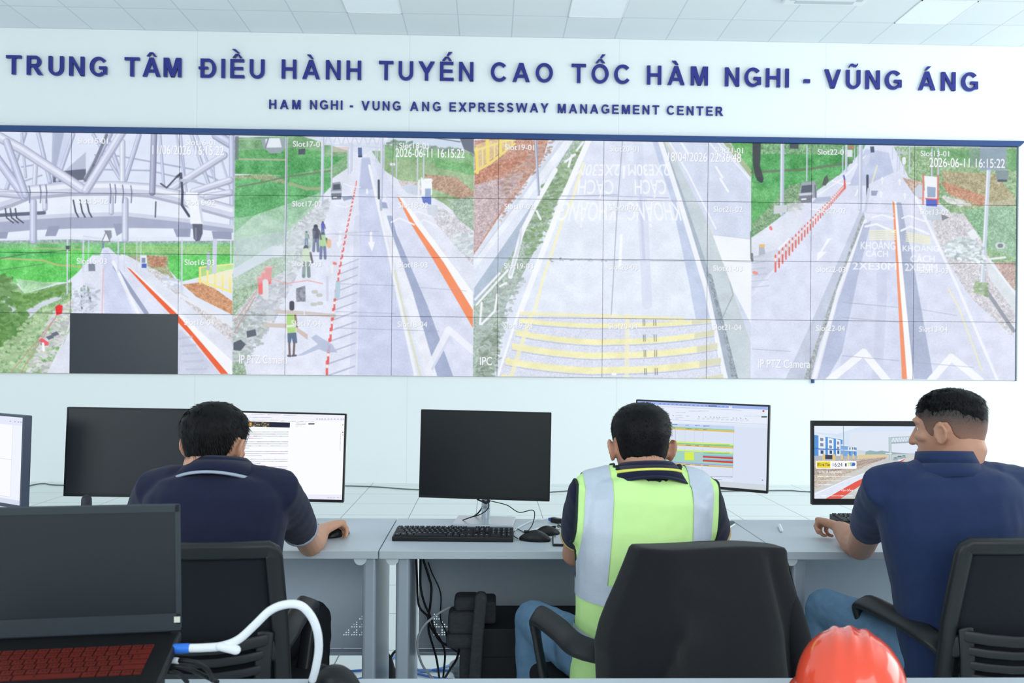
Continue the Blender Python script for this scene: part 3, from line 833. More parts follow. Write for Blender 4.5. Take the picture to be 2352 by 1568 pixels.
# van
cv.poly([(620, 345), (668, 338), (678, 370), (676, 440), (618, 442), (612, 400)], (150, 158, 172)); cv.poly([(626, 356), (666, 352), (670, 385), (624, 388)], (78, 88, 104)); cv.poly([(612, 412), (676, 410), (674, 446), (616, 448)], (112, 120, 136)); cv.line([(618, 402), (672, 400)], 10, (206, 212, 224)); cv.line([(628, 434), (646, 433)], 7, (240, 244, 250)); cv.poly([(678, 430), (740, 425), (750, 440), (690, 455)], (150, 162, 192))
# line of bollards and arrows
for k in range(34):
    f = (k / 33) ** 2.1
    x = 768 - 178 * f - 20 * math.sin(f * 3); y = 350 + 1170 * f; h = 16 + 70 * f
    cv.line([(x, y - h), (x, y)], 5 + 9 * f, (228, 96, 96)); cv.line([(x, y - h * .7), (x, y - h * .6)], 5 + 9 * f, (250, 240, 240))
    if f > .4: cv.line([(x + 8, y), (x + 60 + 110 * f, y - 26 - 30 * f)], 4 + 5 * f, (166, 176, 206), .8)
cv.poly([(848, 640), (862, 640), (866, 705), (880, 705), (862, 765), (838, 708), (850, 706)], (244, 247, 254)); cv.poly([(662, 636), (678, 636), (672, 700), (684, 702), (656, 744), (646, 706), (656, 702)], (240, 244, 253))
cv.poly([(826, 382), (836, 382), (838, 400), (842, 402), (832, 416), (822, 402), (828, 400)], (244, 247, 254)); cv.line([(736, 380), (738, 400)], 7, (240, 244, 252)); cv.line([(690, 350), (740, 368), (790, 372)], 7, (240, 244, 252)); cv.line([(640, 480), (700, 494), (760, 470)], 7, (240, 244, 252))
for y in (660, 960, 1130): cv.line([(640, y), (1000, y + 12)], 4, (150, 158, 180), .6)
cv.line([(560, 660), (900, 640)], 4, (160, 168, 190), .6); cv.line([(640, 1230), (1270, 1250)], 4, (150, 158, 178), .6); cv.line([(1110, 980), (1440, 1005)], 4, (150, 158, 178), .5)
# workers and gear
def worker(x, y, h, top, low=(96, 120, 160)):
    cv.line([(x, y - h * .93), (x, y - h * .9)], h * .16, (66, 70, 84)); cv.line([(x, y - h * .78), (x + h * .01, y - h * .45)], h * .25, top)
    cv.line([(x - h * .06, y - h * .42), (x - h * .08, y)], h * .11, low); cv.line([(x + h * .07, y - h * .42), (x + h * .09, y)], h * .11, low)
    cv.line([(x + h * .14, y - h * .75), (x + h * .2, y - h * .45)], h * .07, (110, 110, 116))
worker(460, 915, 190, (206, 232, 196), (130, 150, 150)); worker(562, 805, 160, (176, 228, 150), (120, 130, 170)); worker(519, 760, 160, (86, 90, 110), (120, 132, 160)); worker(562, 660, 80, (90, 96, 190)); worker(462, 720, 80, (140, 180, 160))
cv.line([(373, 1080), (373, 1110)], 30, (74, 72, 84)); cv.poly([(342, 1132), (388, 1130), (398, 1180), (396, 1258), (346, 1262), (340, 1190)], (172, 232, 108)); cv.line([(344, 1220), (396, 1216)], 14, (226, 244, 216)); cv.line([(392, 1140), (404, 1225)], 13, (150, 122, 110))
cv.poly([(346, 1262), (400, 1258), (406, 1322), (380, 1324), (372, 1290), (366, 1324), (348, 1318)], (88, 110, 142)); cv.line([(357, 1322), (360, 1395)], 13, (112, 100, 100)); cv.line([(388, 1322), (384, 1395)], 13, (112, 100, 100)); cv.line([(350, 1400), (364, 1402)], 12, (96, 92, 100)); cv.line([(376, 1400), (398, 1398)], 12, (96, 92, 100))
cv.poly([(400, 1400), (480, 1360), (530, 1330), (490, 1290), (520, 1270), (620, 1330), (650, 1380), (590, 1380), (540, 1360), (440, 1398)], (176, 188, 216), .85)
cv.poly([(402, 1225), (470, 1270), (468, 1302), (400, 1252)], (206, 190, 182)); cv.poly([(198, 1200), (340, 1204), (340, 1232), (198, 1222)], (206, 194, 188)); cv.poly([(270, 1118), (446, 1128), (446, 1152), (272, 1140)], (206, 196, 192)); cv.poly([(452, 1128), (640, 1146), (640, 1168), (452, 1152)], (204, 196, 194))
for x, y in ((185, 960), (210, 930), (232, 900)):
    cv.poly([(x - 24, y - 40), (x + 20, y - 42), (x + 14, y + 62), (x - 14, y + 66)], (238, 116, 116)); cv.line([(x - 24, y - 40), (x + 20, y - 42)], 12, (246, 160, 160))
cv.line([(212, 950), (214, 1040)], 36, (226, 226, 232)); cv.line([(250, 930), (330, 960), (470, 940), (560, 960)], 6, (236, 170, 170)); cv.line([(20, 1200), (160, 1000)], 6, (214, 160, 160)); cv.line([(20, 1260), (150, 1040)], 6, (200, 150, 150))
cv.poly([(398, 990), (455, 970), (458, 1070), (400, 1070)], (140, 142, 156), tex=TS); cv.line([(590, 920), (590, 1060)], 16, (206, 214, 232)); cv.line([(620, 850), (618, 890)], 16, (240, 240, 240)); cv.line([(655, 960), (650, 1040)], 30, (176, 206, 226))
for x, y in ((512, 1010), (540, 1030), (506, 1086), (544, 1080)): cv.line([(x - 8, y), (x + 10, y)], 22, (196, 200, 196))
cv.line([(600, 700), (600, 730)], 26, (232, 190, 150)); cv.line([(630, 835), (640, 838)], 16, (232, 130, 130))
cv.poly([(96, 1250), (150, 1238), (158, 1276), (100, 1290)], (92, 100, 112)); cv.poly([(16, 1320), (60, 1300), (92, 1330), (60, 1370), (16, 1366)], (86, 94, 108)); cv.poly([(216, 1130), (270, 1130), (262, 1190), (220, 1185)], (206, 210, 216))
# milky translucent veil painted over the left
for k, al in ((520, .20), (420, .22)): cv.poly([(14, 560), (200, 540), (k, 640), (k - 60, 900), (12, 1000)], (212, 228, 232), al)

# ---- feed C: empty carriageway seen from straight above
cv.map = mapC
cv.poly([(26, 20), (1726, 40), (1712, 1530), (16, 1530)], (224, 232, 248), tex=T1)
cv.poly([(26, 60), (280, 40), (480, 50), (440, 180), (180, 520), (22, 760)], (196, 150, 132), tex=TS)
cv.poly([(26, 330), (240, 280), (330, 260), (60, 690), (22, 740)], (198, 178, 182), tex=TS)
cv.poly([(26, 260), (180, 190), (400, 120), (330, 200), (30, 330)], (192, 132, 108), .7, tex=TS)
for k in range(7):
    x = 40 + 36 * k
    cv.line([(x, 130 - 18 * k), (x, 250 - 26 * k)], 9, (238, 218, 128))
cv.poly([(30, 90), (110, 60), (280, 40), (280, 60), (110, 190), (40, 240)], (244, 232, 170), .55)
cv.line([(105, 55), (108, 190)], 22, (242, 222, 120)); cv.line([(38, 110), (44, 255)], 20, (242, 222, 120)); cv.line([(182, 48), (186, 140)], 18, (242, 222, 120)); cv.line([(30, 250), (120, 200), (270, 80)], 16, (240, 220, 130)); cv.line([(30, 120), (280, 44)], 12, (242, 224, 140))
cv.dots([(180, 300), (420, 80), (520, 50), (500, 110), (180, 560)], 200, (188, 160, 152), 5, 14)
cv.poly([(560, 50), (640, 56), (420, 330), (24, 850), (22, 790), (300, 440)], (236, 242, 252), tex=T1)
cv.poly([(540, 70), (575, 60), (60, 750), (24, 790)], (212, 220, 236))
cv.poly([(630, 60), (720, 60), (540, 420), (330, 860), (220, 1060), (120, 1530), (16, 1530), (22, 1000), (170, 780), (400, 420)], (168, 190, 176), tex=TS)
cv.poly([(400, 420), (420, 440), (250, 760), (110, 960), (24, 1060), (24, 960)], (176, 192, 214), tex=T1)
cv.dots([(440, 330), (650, 80), (700, 110), (520, 420), (460, 620), (340, 800), (320, 640)], 380, (138, 182, 122), 6, 16)
cv.dots([(40, 1080), (230, 900), (330, 880), (200, 1200), (130, 1530), (30, 1530)], 420, (176, 190, 186), 6, 16)
cv.dots([(60, 1280), (160, 1180), (180, 1400), (120, 1530), (20, 1530)], 200, (140, 160, 140), 5, 14)
cv.line([(520, 240), (400, 450), (330, 590), (310, 640), (245, 890)], 28, (244, 248, 253)); cv.line([(310, 600), (300, 700), (245, 880)], 14, (214, 222, 236))
for a in (((580, 190), (640, 145)), ((600, 220), (620, 150)), ((405, 490), (430, 540)), ((40, 1060), (230, 850)), ((30, 1030), (180, 870)), ((70, 1180), (150, 1100), (165, 1000)), ((650, 120), (690, 70)), ((60, 1180), (70, 1050)), ((180, 950), (220, 930))): cv.line(a, 13, (242, 246, 252))
cv.line([(400, 50), (410, 250), (418, 390)], 15, (150, 160, 190)); cv.line([(397, 50), (407, 250), (414, 390)], 5, (214, 222, 240))
cv.poly([(715, 60), (1115, 60), (1260, 480), (1420, 1150), (1510, 1530), (160, 1530), (300, 1100), (540, 500)], (230, 238, 252), tex=T1)
cv.poly([(715, 60), (1115, 60), (1230, 420), (560, 420)], (222, 230, 248), tex=T1)
cv.line([(722, 60), (560, 430), (300, 1120), (170, 1530)], 34, (248, 251, 255))
cv.line([(690, 200), (620, 430), (560, 560), (440, 920), (390, 1110), (270, 1460)], 16, (246, 244, 206)); cv.line([(930, 60), (895, 520), (860, 1140)], 5, (164, 172, 190))
cv.line([(905, 390), (560, 400)], 4, (176, 184, 204)); cv.line([(560, 398), (820, 398), (1210, 410)], 4, (170, 178, 200)); cv.line([(420, 782), (830, 790), (1350, 795)], 5, (164, 172, 192)); cv.dots([(470, 780), (830, 784), (830, 800), (470, 796)], 30, (150, 156, 176), 3, 7)
cv.line([(1020, 60), (1055, 520), (1080, 1060)], 60, (206, 214, 238), .5); cv.line([(1030, 200), (1060, 780)], 18, (190, 200, 230), .5)
cv.poly([(1110, 60), (1150, 60), (1280, 450), (1450, 960), (1540, 1530), (1450, 1530), (1330, 900), (1230, 430)], (196, 208, 236), tex=T1)
cv.poly([(1150, 60), (1185, 60), (1310, 400), (1470, 900), (1640, 1530), (1580, 1530), (1440, 980), (1270, 430)], (168, 182, 200), tex=T1)
cv.line([(1160, 60), (1280, 430), (1440, 960), (1560, 1530)], 30, (242, 246, 254))
cv.poly([(1180, 60), (1200, 60), (1480, 620), (1712, 1290), (1712, 1530), (1640, 1530), (1465, 880), (1310, 420)], (200, 212, 220), tex=T1)
cv.poly([(1440, 860), (1475, 880), (1640, 1530), (1600, 1530), (1560, 1300)], (150, 164, 176), tex=TS); cv.line([(1540, 1140), (1605, 1000), (1580, 900)], 6, (160, 174, 182))
cv.line([(1190, 60), (1280, 200), (1460, 570), (1712, 1250)], 10, (230, 228, 206))
cv.poly([(1200, 60), (1540, 60), (1720, 320), (1715, 1290), (1480, 620)], (212, 221, 242), tex=T1)
cv.poly([(1480, 635), (1715, 660), (1715, 1180), (1610, 980)], (244, 248, 254)); cv.line([(1480, 635), (1715, 662)], 4, (200, 206, 222))
cv.line([(1210, 60), (1330, 260), (1500, 600)], 10, (240, 244, 252)); cv.line([(1285, 66), (1330, 140)], 12, (244, 247, 254)); cv.line([(1455, 66), (1530, 160)], 10, (240, 244, 252)); cv.line([(1500, 220), (1540, 285)], 12, (246, 249, 254)); cv.line([(1526, 292), (1575, 372)], 12, (246, 249, 254)); cv.line([(1500, 60), (1718, 310)], 9, (240, 244, 252)); cv.line([(1530, 60), (1720, 285)], 8, (240, 244, 252))
cv.line([(1550, 795), (1712, 802)], 4, (190, 198, 214)); cv.line([(1715, 620), (1717, 780)], 14, (130, 150, 146))
cv.poly([(1580, 60), (1726, 70), (1722, 270)], (98, 206, 92), tex=TG); cv.line([(1560, 70), (1720, 270)], 30, (166, 196, 140)); cv.poly([(1720, 140), (1760, 140), (1760, 300), (1730, 300)], (60, 74, 66))
cv.poly([(1715, 290), (1735, 300), (1735, 560), (1715, 540)], (98, 196, 92))
cv.poly([(916, 632), (930, 632), (922, 842), (902, 842)], (251, 253, 255)); cv.line([(940, 220), (936, 285)], 14, (246, 249, 254))
# rumble stripes
cv.poly([(300, 1120), (1460, 1150), (1540, 1530), (165, 1530)], (220, 226, 242), tex=[(1, 14), (3, 10)])
for y0, xa, xb, h in ((1145, 300, 1470, 26), (1215, 280, 1490, 34), (1295, 255, 1510, 38), (1385, 215, 1530, 40), (1485, 190, 1545, 40)):
    P = [(xa + (xb - xa) * k / 10, y0 + 62 * (1 - (2 * k / 10 - 1) ** 2) * (.55 if y0 < 1200 else 1) * (1 if k < 5 else .9)) for k in range(11)]
    cv.poly(P + [(x, y + h) for x, y in reversed(P)], (244, 240, 188), tex=T1)
    cv.poly([q for q in P if q[0] > 1330] + [(x, y + h) for x, y in reversed(P) if x > 1330], (214, 216, 192), .8)
    cv.line([(x, y + h + 6) for x, y in P], 4, (150, 158, 178), .6)
for x in (1055, 1065, 1120, 1132):
    for y in (1150, 1245, 1340, 1450): cv.line([(x + (y - 1150) * .03, y), (x + (y - 1150) * .03 + 1, y + 40)], 3, (70, 76, 90))
cv.line([(960, 1130), (955, 1500)], 26, (244, 240, 200), .7); cv.line([(370, 1130), (250, 1500)], 26, (244, 240, 196), .8); cv.line([(310, 1115), (830, 1130), (1300, 1150)], 22, (244, 240, 190), .8)
cv.line([(870, 1485), (886, 1485)], 16, (250, 252, 255))


def turned(xs_near, xs_far, y_near, y_far):
    """lettering painted on the road, upside down to this viewer, shrinking with distance"""
    def f(Q):
        lo = Q.reshape(-1, 2).min(0); hi = Q.reshape(-1, 2).max(0); u = (Q[..., 0] - lo[0]) / (hi[0] - lo[0]); v = (Q[..., 1] - lo[1]) / (hi[1] - lo[1])
        u = 1 - u
        xa = xs_far[0] + (xs_near[0] - xs_far[0]) * (1 - v); xb = xs_far[1] + (xs_near[1] - xs_far[1]) * (1 - v)
        X = xa + (xb - xa) * u; Y = y_near + (y_far - y_near) * v
        out = np.empty_like(Q)
        for i in np.ndindex(X.shape): out[i] = cv.map(X[i], Y[i])
        return out
    return f


for s_, a, b, yn, yf in (('2XE30M', (640, 910), (660, 915), 275, 205), ('CÁCH', (650, 880), (665, 870), 410, 300), ('KHOẢNG', (520, 890), (570, 880), 590, 435),
                         ('2XE30M', (965, 1215), (965, 1205), 275, 205), ('CÁCH', (1005, 1200), (1005, 1190), 410, 300), ('KHOẢNG', (960, 1300), (960, 1265), 590, 435)):
    cv.text(s_, 700, 500, 60, (249, 251, 255), .9, bold=.45, skew=turned(a, b, yn, yf))

# ---- feed D: the same road from the other camera
cv.map = mapD
cv.poly([(18, 60), (1620, 80), (1600, 1530), (10, 1530)], (222, 228, 246), tex=T1)
cv.poly([(18, 75), (700, 85), (690, 110), (560, 250), (250, 480), (30, 640), (14, 640)], (92, 172, 96), tex=TG)
cv.poly([(18, 140), (560, 140), (560, 190), (350, 230), (18, 245)], (70, 178, 84), tex=TG); cv.poly([(18, 262), (350, 240), (600, 210), (540, 270), (330, 310), (200, 360), (18, 310)], (74, 184, 88), tex=TG)
cv.line([(18, 250), (350, 232), (620, 190)], 14, (98, 128, 92)); cv.poly([(18, 80), (560, 82), (560, 140), (18, 140)], (116, 178, 116), tex=TS)
cv.poly([(18, 310), (200, 360), (200, 480), (18, 600)], (86, 190, 92), tex=TG); cv.poly([(18, 560), (180, 400), (240, 330), (330, 310), (320, 420), (200, 500), (30, 640)], (128, 176, 124), tex=TS)
cv.poly([(870, 95), (1612, 100), (1604, 960), (1440, 760), (1200, 480), (960, 280)], (146, 190, 134), tex=TS)
cv.poly([(980, 110), (1612, 110), (1612, 240), (1160, 180)], (112, 182, 110), tex=TG); cv.poly([(1290, 480), (1600, 440), (1600, 760), (1420, 700)], (128, 188, 136), tex=TS)
cv.poly([(1160, 240), (1480, 260), (1600, 400), (1600, 450), (1290, 460), (1180, 360)], (176, 168, 132), tex=TS); cv.poly([(1150, 300), (1240, 330), (1440, 400), (1400, 450), (1200, 380)], (196, 146, 118), tex=TS)
cv.poly([(920, 280), (1050, 310), (1040, 420), (990, 380)], (204, 178, 164), tex=TS); cv.poly([(985, 360), (1020, 320), (1050, 330), (1050, 400), (1010, 400)], (204, 214, 228))
cv.poly([(1080, 480), (1290, 500), (1390, 640), (1440, 760), (1600, 1010), (1590, 1240), (1330, 1000), (1140, 700)], (210, 208, 214), tex=TS)
cv.poly([(1440, 790), (1600, 790), (1600, 960), (1520, 880)], (196, 172, 164), tex=TS)
cv.poly([(700, 95), (770, 110), (850, 130), (870, 250), (1010, 420), (1250, 900), (1520, 1500), (1520, 1530), (10, 1530), (18, 980), (30, 640), (300, 430), (560, 270)], (222, 228, 247), tex=T1)
cv.poly([(700, 110), (840, 130), (870, 250), (700, 330), (600, 330)], (186, 196, 226), .8, tex=T1)
cv.poly([(590, 330), (660, 330), (640, 480), (330, 1180), (240, 1490), (10, 1490), (18, 1000), (330, 560)], (221, 227, 247), tex=T1)
cv.line([(40, 640), (330, 440), (560, 290), (700, 150)], 8, (240, 243, 251)); cv.line([(20, 990), (200, 780), (330, 640)], 9, (230, 234, 246)); cv.poly([(18, 640), (300, 450), (330, 560), (200, 700), (20, 960)], (228, 232, 246), tex=T1); cv.poly([(18, 760), (200, 700), (330, 640), (20, 960)], (200, 208, 226), .6, tex=T1)
# barrier wall and its shadow
cv.poly([(670, 475), (690, 490), (480, 1060), (370, 1490), (220, 1490), (420, 1050)], (196, 204, 224), tex=T1)
cv.poly([(690, 480), (700, 560), (560, 900), (420, 1300), (370, 1500), (330, 1490), (480, 1050)], (168, 176, 182), tex=TS)
cv.line([(700, 540), (540, 950), (390, 1490)], 20, (240, 243, 251))
cv.poly([(735, 540), (720, 640), (640, 950), (560, 1330), (470, 1490), (410, 1490), (530, 1040), (690, 560)], (184, 194, 222), tex=T1)
cv.poly([(735, 540), (870, 540), (890, 900), (930, 1490), (530, 1490), (650, 900)], (214, 220, 242), tex=T1)
cv.line([(790, 600), (800, 1000), (770, 1490)], 60, (196, 204, 230), .5)
cv.poly([(885, 430), (915, 430), (945, 600), (1040, 1000), (1130, 1490), (985, 1490), (930, 900)], (172, 182, 210), tex=T1)
cv.poly([(915, 430), (1030, 440), (1250, 900), (1480, 1490), (1110, 1490), (960, 640)], (219, 225, 244), tex=T1)
cv.line([(1000, 400), (1250, 930), (1490, 1490)], 16, (242, 245, 252)); cv.line([(1200, 950), (1260, 1060), (1400, 1440)], 8, (240, 236, 196))
cv.poly([(870, 420), (886, 430), (930, 900), (990, 1490), (950, 1490), (905, 900)], (249, 251, 255)); cv.poly([(862, 420), (874, 430), (905, 900), (950, 1490), (920, 1490), (890, 900)], (245, 146, 104))
cv.line([(480, 1500), (690, 1330), (830, 1500)], 44, (246, 249, 254)); cv.line([(1090, 1500), (1215, 1360), (1390, 1500)], 44, (246, 249, 254))
cv.line([(700, 575), (765, 560), (870, 605)], 12, (244, 247, 253)); cv.line([(915, 600), (970, 575), (1080, 620)], 12, (244, 247, 253)); cv.line([(740, 520), (800, 506), (870, 525)], 8, (244, 247, 253)); cv.line([(920, 525), (960, 510), (1060, 545)], 9, (244, 247, 253))
for k in range(5): cv.line([(725, 600 + 13 * k), (880, 598 + 13 * k)], 7, (240, 238, 200)); cv.line([(945, 610 + 13 * k), (1090, 640 + 10 * k)], 7, (240, 238, 200))
for y in (1030, 1120, 1350): cv.line([(560, y), (900, y + 30)], 4, (156, 164, 184), .7)
cv.line([(20, 1310), (250, 1325)], 4, (156, 164, 184), .6); cv.line([(960, 1060), (1250, 1110)], 4, (160, 168, 188), .6); cv.line([(990, 1390), (1350, 1420)], 4, (160, 168, 188), .6)
cv.poly([(470, 650), (494, 645), (440, 725), (470, 726), (408, 782), (412, 735), (428, 725)], (246, 249, 254)); cv.line([(240, 650), (180, 710)], 14, (240, 244, 252))
for x, y in ((794, 385), (936, 395), (800, 300), (905, 310)): cv.line([(x, y - 18), (x, y + 15)], 7, (244, 247, 253)); cv.line([(x - 9, y - 8), (x, y - 20), (x + 9, y - 8)], 5, (244, 247, 253))
cv.line([(655, 355), (640, 390)], 9, (244, 247, 253)); cv.line([(770, 210), (740, 310)], 7, (240, 236, 190)); cv.line([(500, 300), (560, 320), (610, 315)], 7, (244, 247, 253)); cv.line([(370, 470), (430, 480), (480, 440)], 7, (244, 247, 253))
for x0, sp in ((0, 0),):
    for s_, xa, xb, y, h in (('KHOẢNG', 668, 880, 710, 44), ('CÁCH', 700, 835, 755, 36), ('2XE30M', 620, 885, 832, 44), ('KHOẢNG', 920, 1140, 722, 34), ('CÁCH', 968, 1115, 788, 40), ('2XE30M', 935, 1130, 840, 44)):
        cv.text(s_, xa, y, h, (248, 250, 255), .9, bold=.5, maxw=xb - xa)
cv.poly([(735, 360), (775, 360), (765, 390), (735, 390)], (150, 160, 188)); cv.line([(712, 270), (712, 400)], 14, (66, 74, 90)); cv.line([(720, 350), (700, 480)], 16, (200, 208, 228))
cv.line([(680, 490), (870, 500)], 8, (210, 216, 236))
# bollards
for k in range(34):
    f = (k / 33) ** 1.7
    x = 580 - 420 * f; y = 345 + 500 * f; h = 26 + 70 * f
    cv.line([(x, y - h), (x, y)], 5 + 6 * f, (224, 110, 100)); cv.line([(x, y - h * .8), (x, y - h * .65)], 5 + 6 * f, (250, 226, 220))
cv.line([(575, 290), (576, 345)], 10, (224, 90, 90)); cv.line([(570, 270), (574, 290)], 10, (80, 96, 190))
# van, poles, booth, rubble heap, ditch
cv.poly([(318, 312), (395, 302), (408, 340), (408, 400), (310, 420), (302, 385)], (158, 164, 178)); cv.poly([(318, 330), (378, 324), (376, 368), (312, 374)], (84, 94, 110)); cv.poly([(302, 392), (378, 388), (376, 430), (308, 432)], (118, 126, 140)); cv.line([(306, 384), (378, 378)], 12, (206, 212, 224)); cv.line([(318, 412), (342, 410)], 9, (240, 244, 250)); cv.poly([(408, 400), (490, 395), (490, 425), (380, 432)], (168, 178, 206), .8); cv.line([(398, 330), (402, 400)], 9, (110, 118, 132))
for x, y0, y1, w in ((202, 75, 500, 24), (350, 85, 300, 8), (586, 90, 240, 14), (565, 95, 250, 7), (672, 90, 470, 24), (635, 90, 180, 6), (655, 95, 200, 6), (904, 110, 230, 7), (892, 110, 240, 6), (862, 100, 170, 6), (965, 100, 255, 7), (1100, 110, 280, 8), (1138, 110, 270, 8), (932, 180, 260, 8)):
    cv.line([(x, y0), (x - (y1 - y0) * .01, y1)], w, (184, 194, 218)); cv.line([(x - w * .2, y0), (x - w * .2 - (y1 - y0) * .01, y1)], w * .35, (224, 230, 245))
cv.line([(1440, 230), (1420, 600), (1400, 940)], 24, (200, 212, 230)); cv.line([(1434, 230), (1414, 600), (1394, 940)], 8, (234, 240, 250))
cv.line([(932, 168), (932, 192)], 22, (238, 242, 250)); cv.rect(590, 115, 622, 158, (226, 232, 240)); cv.rect(595, 90, 635, 108, (220, 110, 110), .7); cv.rect(245, 78, 298, 108, (70, 80, 88))
cv.poly([(690, 150), (725, 140), (722, 190), (695, 210)], (214, 222, 240), .6); cv.poly([(728, 95), (752, 95), (754, 130), (732, 132)], (74, 88, 116)); cv.line([(900, 130), (945, 132)], 16, (190, 198, 206))
cv.poly([(450, 285), (470, 265), (480, 300), (460, 330), (440, 325)], (80, 90, 84)); cv.poly([(150, 450), (230, 445), (230, 490), (150, 500)], (206, 212, 220)); cv.dots([(230, 440), (310, 430), (310, 460), (240, 490)], 60, (206, 210, 214), 6, 14)
cv.poly([(1052, 270), (1130, 278), (1132, 450), (1062, 450)], (243, 247, 252)); cv.poly([(1070, 335), (1122, 340), (1120, 400), (1072, 400)], (150, 172, 202)); cv.poly([(1064, 410), (1132, 414), (1130, 455), (1064, 452)], (78, 100, 206)); cv.line([(1048, 262), (1046, 440)], 9, (226, 120, 110)); cv.line([(1136, 270), (1134, 440)], 9, (226, 120, 110)); cv.line([(1062, 408), (1134, 412)], 8, (232, 90, 90))
cv.poly([(1064, 460), (1150, 460), (1156, 540), (1070, 535)], (200, 210, 224), tex=T1); cv.poly([(1156, 500), (1205, 520), (1160, 540)], (130, 130, 138))
cv.poly([(1160, 690), (1250, 640), (1330, 650), (1400, 730), (1420, 800), (1330, 780), (1190, 760)], (178, 192, 200), tex=TS); cv.dots([(1160, 690), (1250, 640), (1330, 650), (1400, 730), (1420, 810), (1330, 780), (1190, 760)], 260, (204, 216, 220), 8, 18, jit=45)
cv.poly([(1310, 610), (1350, 590), (1380, 640), (1340, 655)], (232, 238, 244)); cv.poly([(1420, 770), (1470, 790), (1600, 1000), (1600, 1090), (1440, 880)], (222, 228, 234), tex=T1); cv.line([(1420, 950), (1590, 1200)], 22, (150, 154, 168)); cv.line([(1440, 770), (1600, 980)], 14, (236, 242, 248))
cv.line([(1500, 690), (1520, 690)], 40, (206, 214, 220)); cv.line([(1505, 690), (1515, 690)], 24, (96, 110, 110)); cv.line([(1450, 770), (1540, 760)], 12, (232, 238, 244)); cv.line([(1260, 440), (1330, 445)], 14, (220, 228, 230)); cv.dots([(1160, 390), (1290, 420), (1280, 450), (1170, 430)], 50, (216, 218, 216), 6, 14); cv.dots([(1350, 900), (1430, 920), (1420, 990), (1350, 970)], 70, (150, 184, 130), 6, 14)
cv.poly([(60, 690), (90, 686), (100, 740), (60, 750)], (180, 186, 196)); cv.line([(70, 690), (88, 690)], 18, (236, 190, 120)); cv.line([(30, 850), (46, 856)], 18, (240, 150, 140)); cv.line([(18, 740), (20, 780)], 14, (120, 120, 120)); cv.line([(130, 580), (134, 590)], 16, (232, 130, 120))
for k in range(6): cv.line([(20, 760 + 36 * k), (90 + 6 * k, 750 + 36 * k)], 5, (176, 186, 208), .7)
# dark camera parts hanging into the picture
cv.poly([(22, 75), (72, 75), (70, 170), (66, 210), (90, 290), (70, 312), (40, 280), (24, 200)], (62, 70, 72)); cv.line([(60, 290), (74, 300)], 26, (56, 62, 66))
cv.poly([(1388, 95), (1548, 100), (1546, 235), (1384, 238)], (150, 160, 196), .8); cv.poly([(1320, 100), (1385, 100), (1385, 210), (1330, 210)], (140, 160, 170), .5); cv.poly([(1480, 240), (1560, 238), (1558, 290), (1540, 310), (1490, 306)], (130, 146, 160), .85); cv.line([(1500, 300), (1545, 300)], 14, (80, 92, 104))
for al in (.12, .1): cv.poly([(1400, 440), (1600, 400), (1600, 760), (1440, 700)], (222, 236, 236), al)

# soften like a camera picture: mild blur, washed-out colour, mottling and grain
lum = cv.a.mean(2, keepdims=True)
sat = np.zeros((1, CW, 1), np.float32)
for xa, xb, k in ((0, 537, .10), (537, 1089, .30), (1089, 1727, .34), (1727, 2352, .24)):
    sat[:, int(max(0, wall_uv(xa, 600)[0])):int(wall_uv(xb, 600)[0]) + 1] = k
sat[:, :int(wall_uv(0, 600)[0]) + 1] = .10
gk = np.clip((cv.a[..., 1] - np.minimum(cv.a[..., 0], cv.a[..., 2]) - 6) / 40, 0, 1) * (cv.a[..., 1] > cv.a[..., 0] + 2)
sat = sat * gk[..., None]
cv.a = cv.a * (1 - sat) + lum * sat
for _ in range(2):
    cv.a[1:-1] = (cv.a[:-2] + 2 * cv.a[1:-1] + cv.a[2:]) / 4
    cv.a[:, 1:-1] = (cv.a[:, :-2] + 2 * cv.a[:, 1:-1] + cv.a[:, 2:]) / 4
green = np.clip((cv.a[..., 1] - np.maximum(cv.a[..., 0], cv.a[..., 2])) / 60, 0, 1)
cv.a += (cv.n[1] * 3 + cv.n[3] * 1.5 + cv.n[30] * 3 + green * (cv.n[8] * 3.5 + cv.n[3] * 5 + cv.n[30] * 5))[..., None]
cv.a = cv.a * .95 + np.array((226, 234, 250), np.float32) * .05

# overlaid writing of the four camera pictures
WHT = (252, 253, 255)
cv.map = lambda x, y: wall_uv(x, y)
for s_, x0, x1, y, h in (('11/06/2026 16:15:22', 346, 514, 354, 21), ('2026-06-11 16:15:22', 908, 1067, 360, 20), ('18/04/2026 22:36:48', 1530, 1702, 370, 21), ('2026-06-11 16:15:22', 2134, 2308, 383, 21)):
    cv.text(s_, x0, y, h, WHT, .95, maxw=x1 - x0, bold=.25, shadow=(150, 160, 176))
for s_, x0, x1, y, h in (('IP PTZ Camera', 548, 660, 834, 19), ('IPC', 1101, 1130, 838, 19), ('IP PTZ Camera', 1740, 1861, 844, 19)):
    cv.text(s_, x0, y, h, WHT, .95, maxw=x1 - x0, bold=.15, shadow=(150, 160, 176))
SLOTS = [None, 15, 16, 17, 18, 19, 20, 21, 22, 13]
cv.map = lambda x, y: (x, y)
pw_c, ph_c = CW / 10, CH / 4
for ci, s_ in enumerate(SLOTS):
    for ri in range(4):
        if s_ is None or (s_ == 15 and ri == 3): continue
        cv.text('Slot%d-0%d' % (s_, ri + 1), ci * pw_c + 20, ri * ph_c + 36, 19, WHT, .9, maxw=102, bold=.2, shadow=(140, 155, 170))
cv.a = cv.a * 0.985 + 3
m_picture = cv.material('video_wall_picture')
m_panel = mat('black_panel_housing', (18, 19, 22), 0.5)
m_off = mat('dark_glass_panel', (40, 47, 56), 0.35, var=0.02, spec=0.5)
WHERE = {14: 'cut by the left edge', 15: '', 16: '', 17: '', 18: '', 19: '', 20: '', 21: '', 22: '', 13: ''}
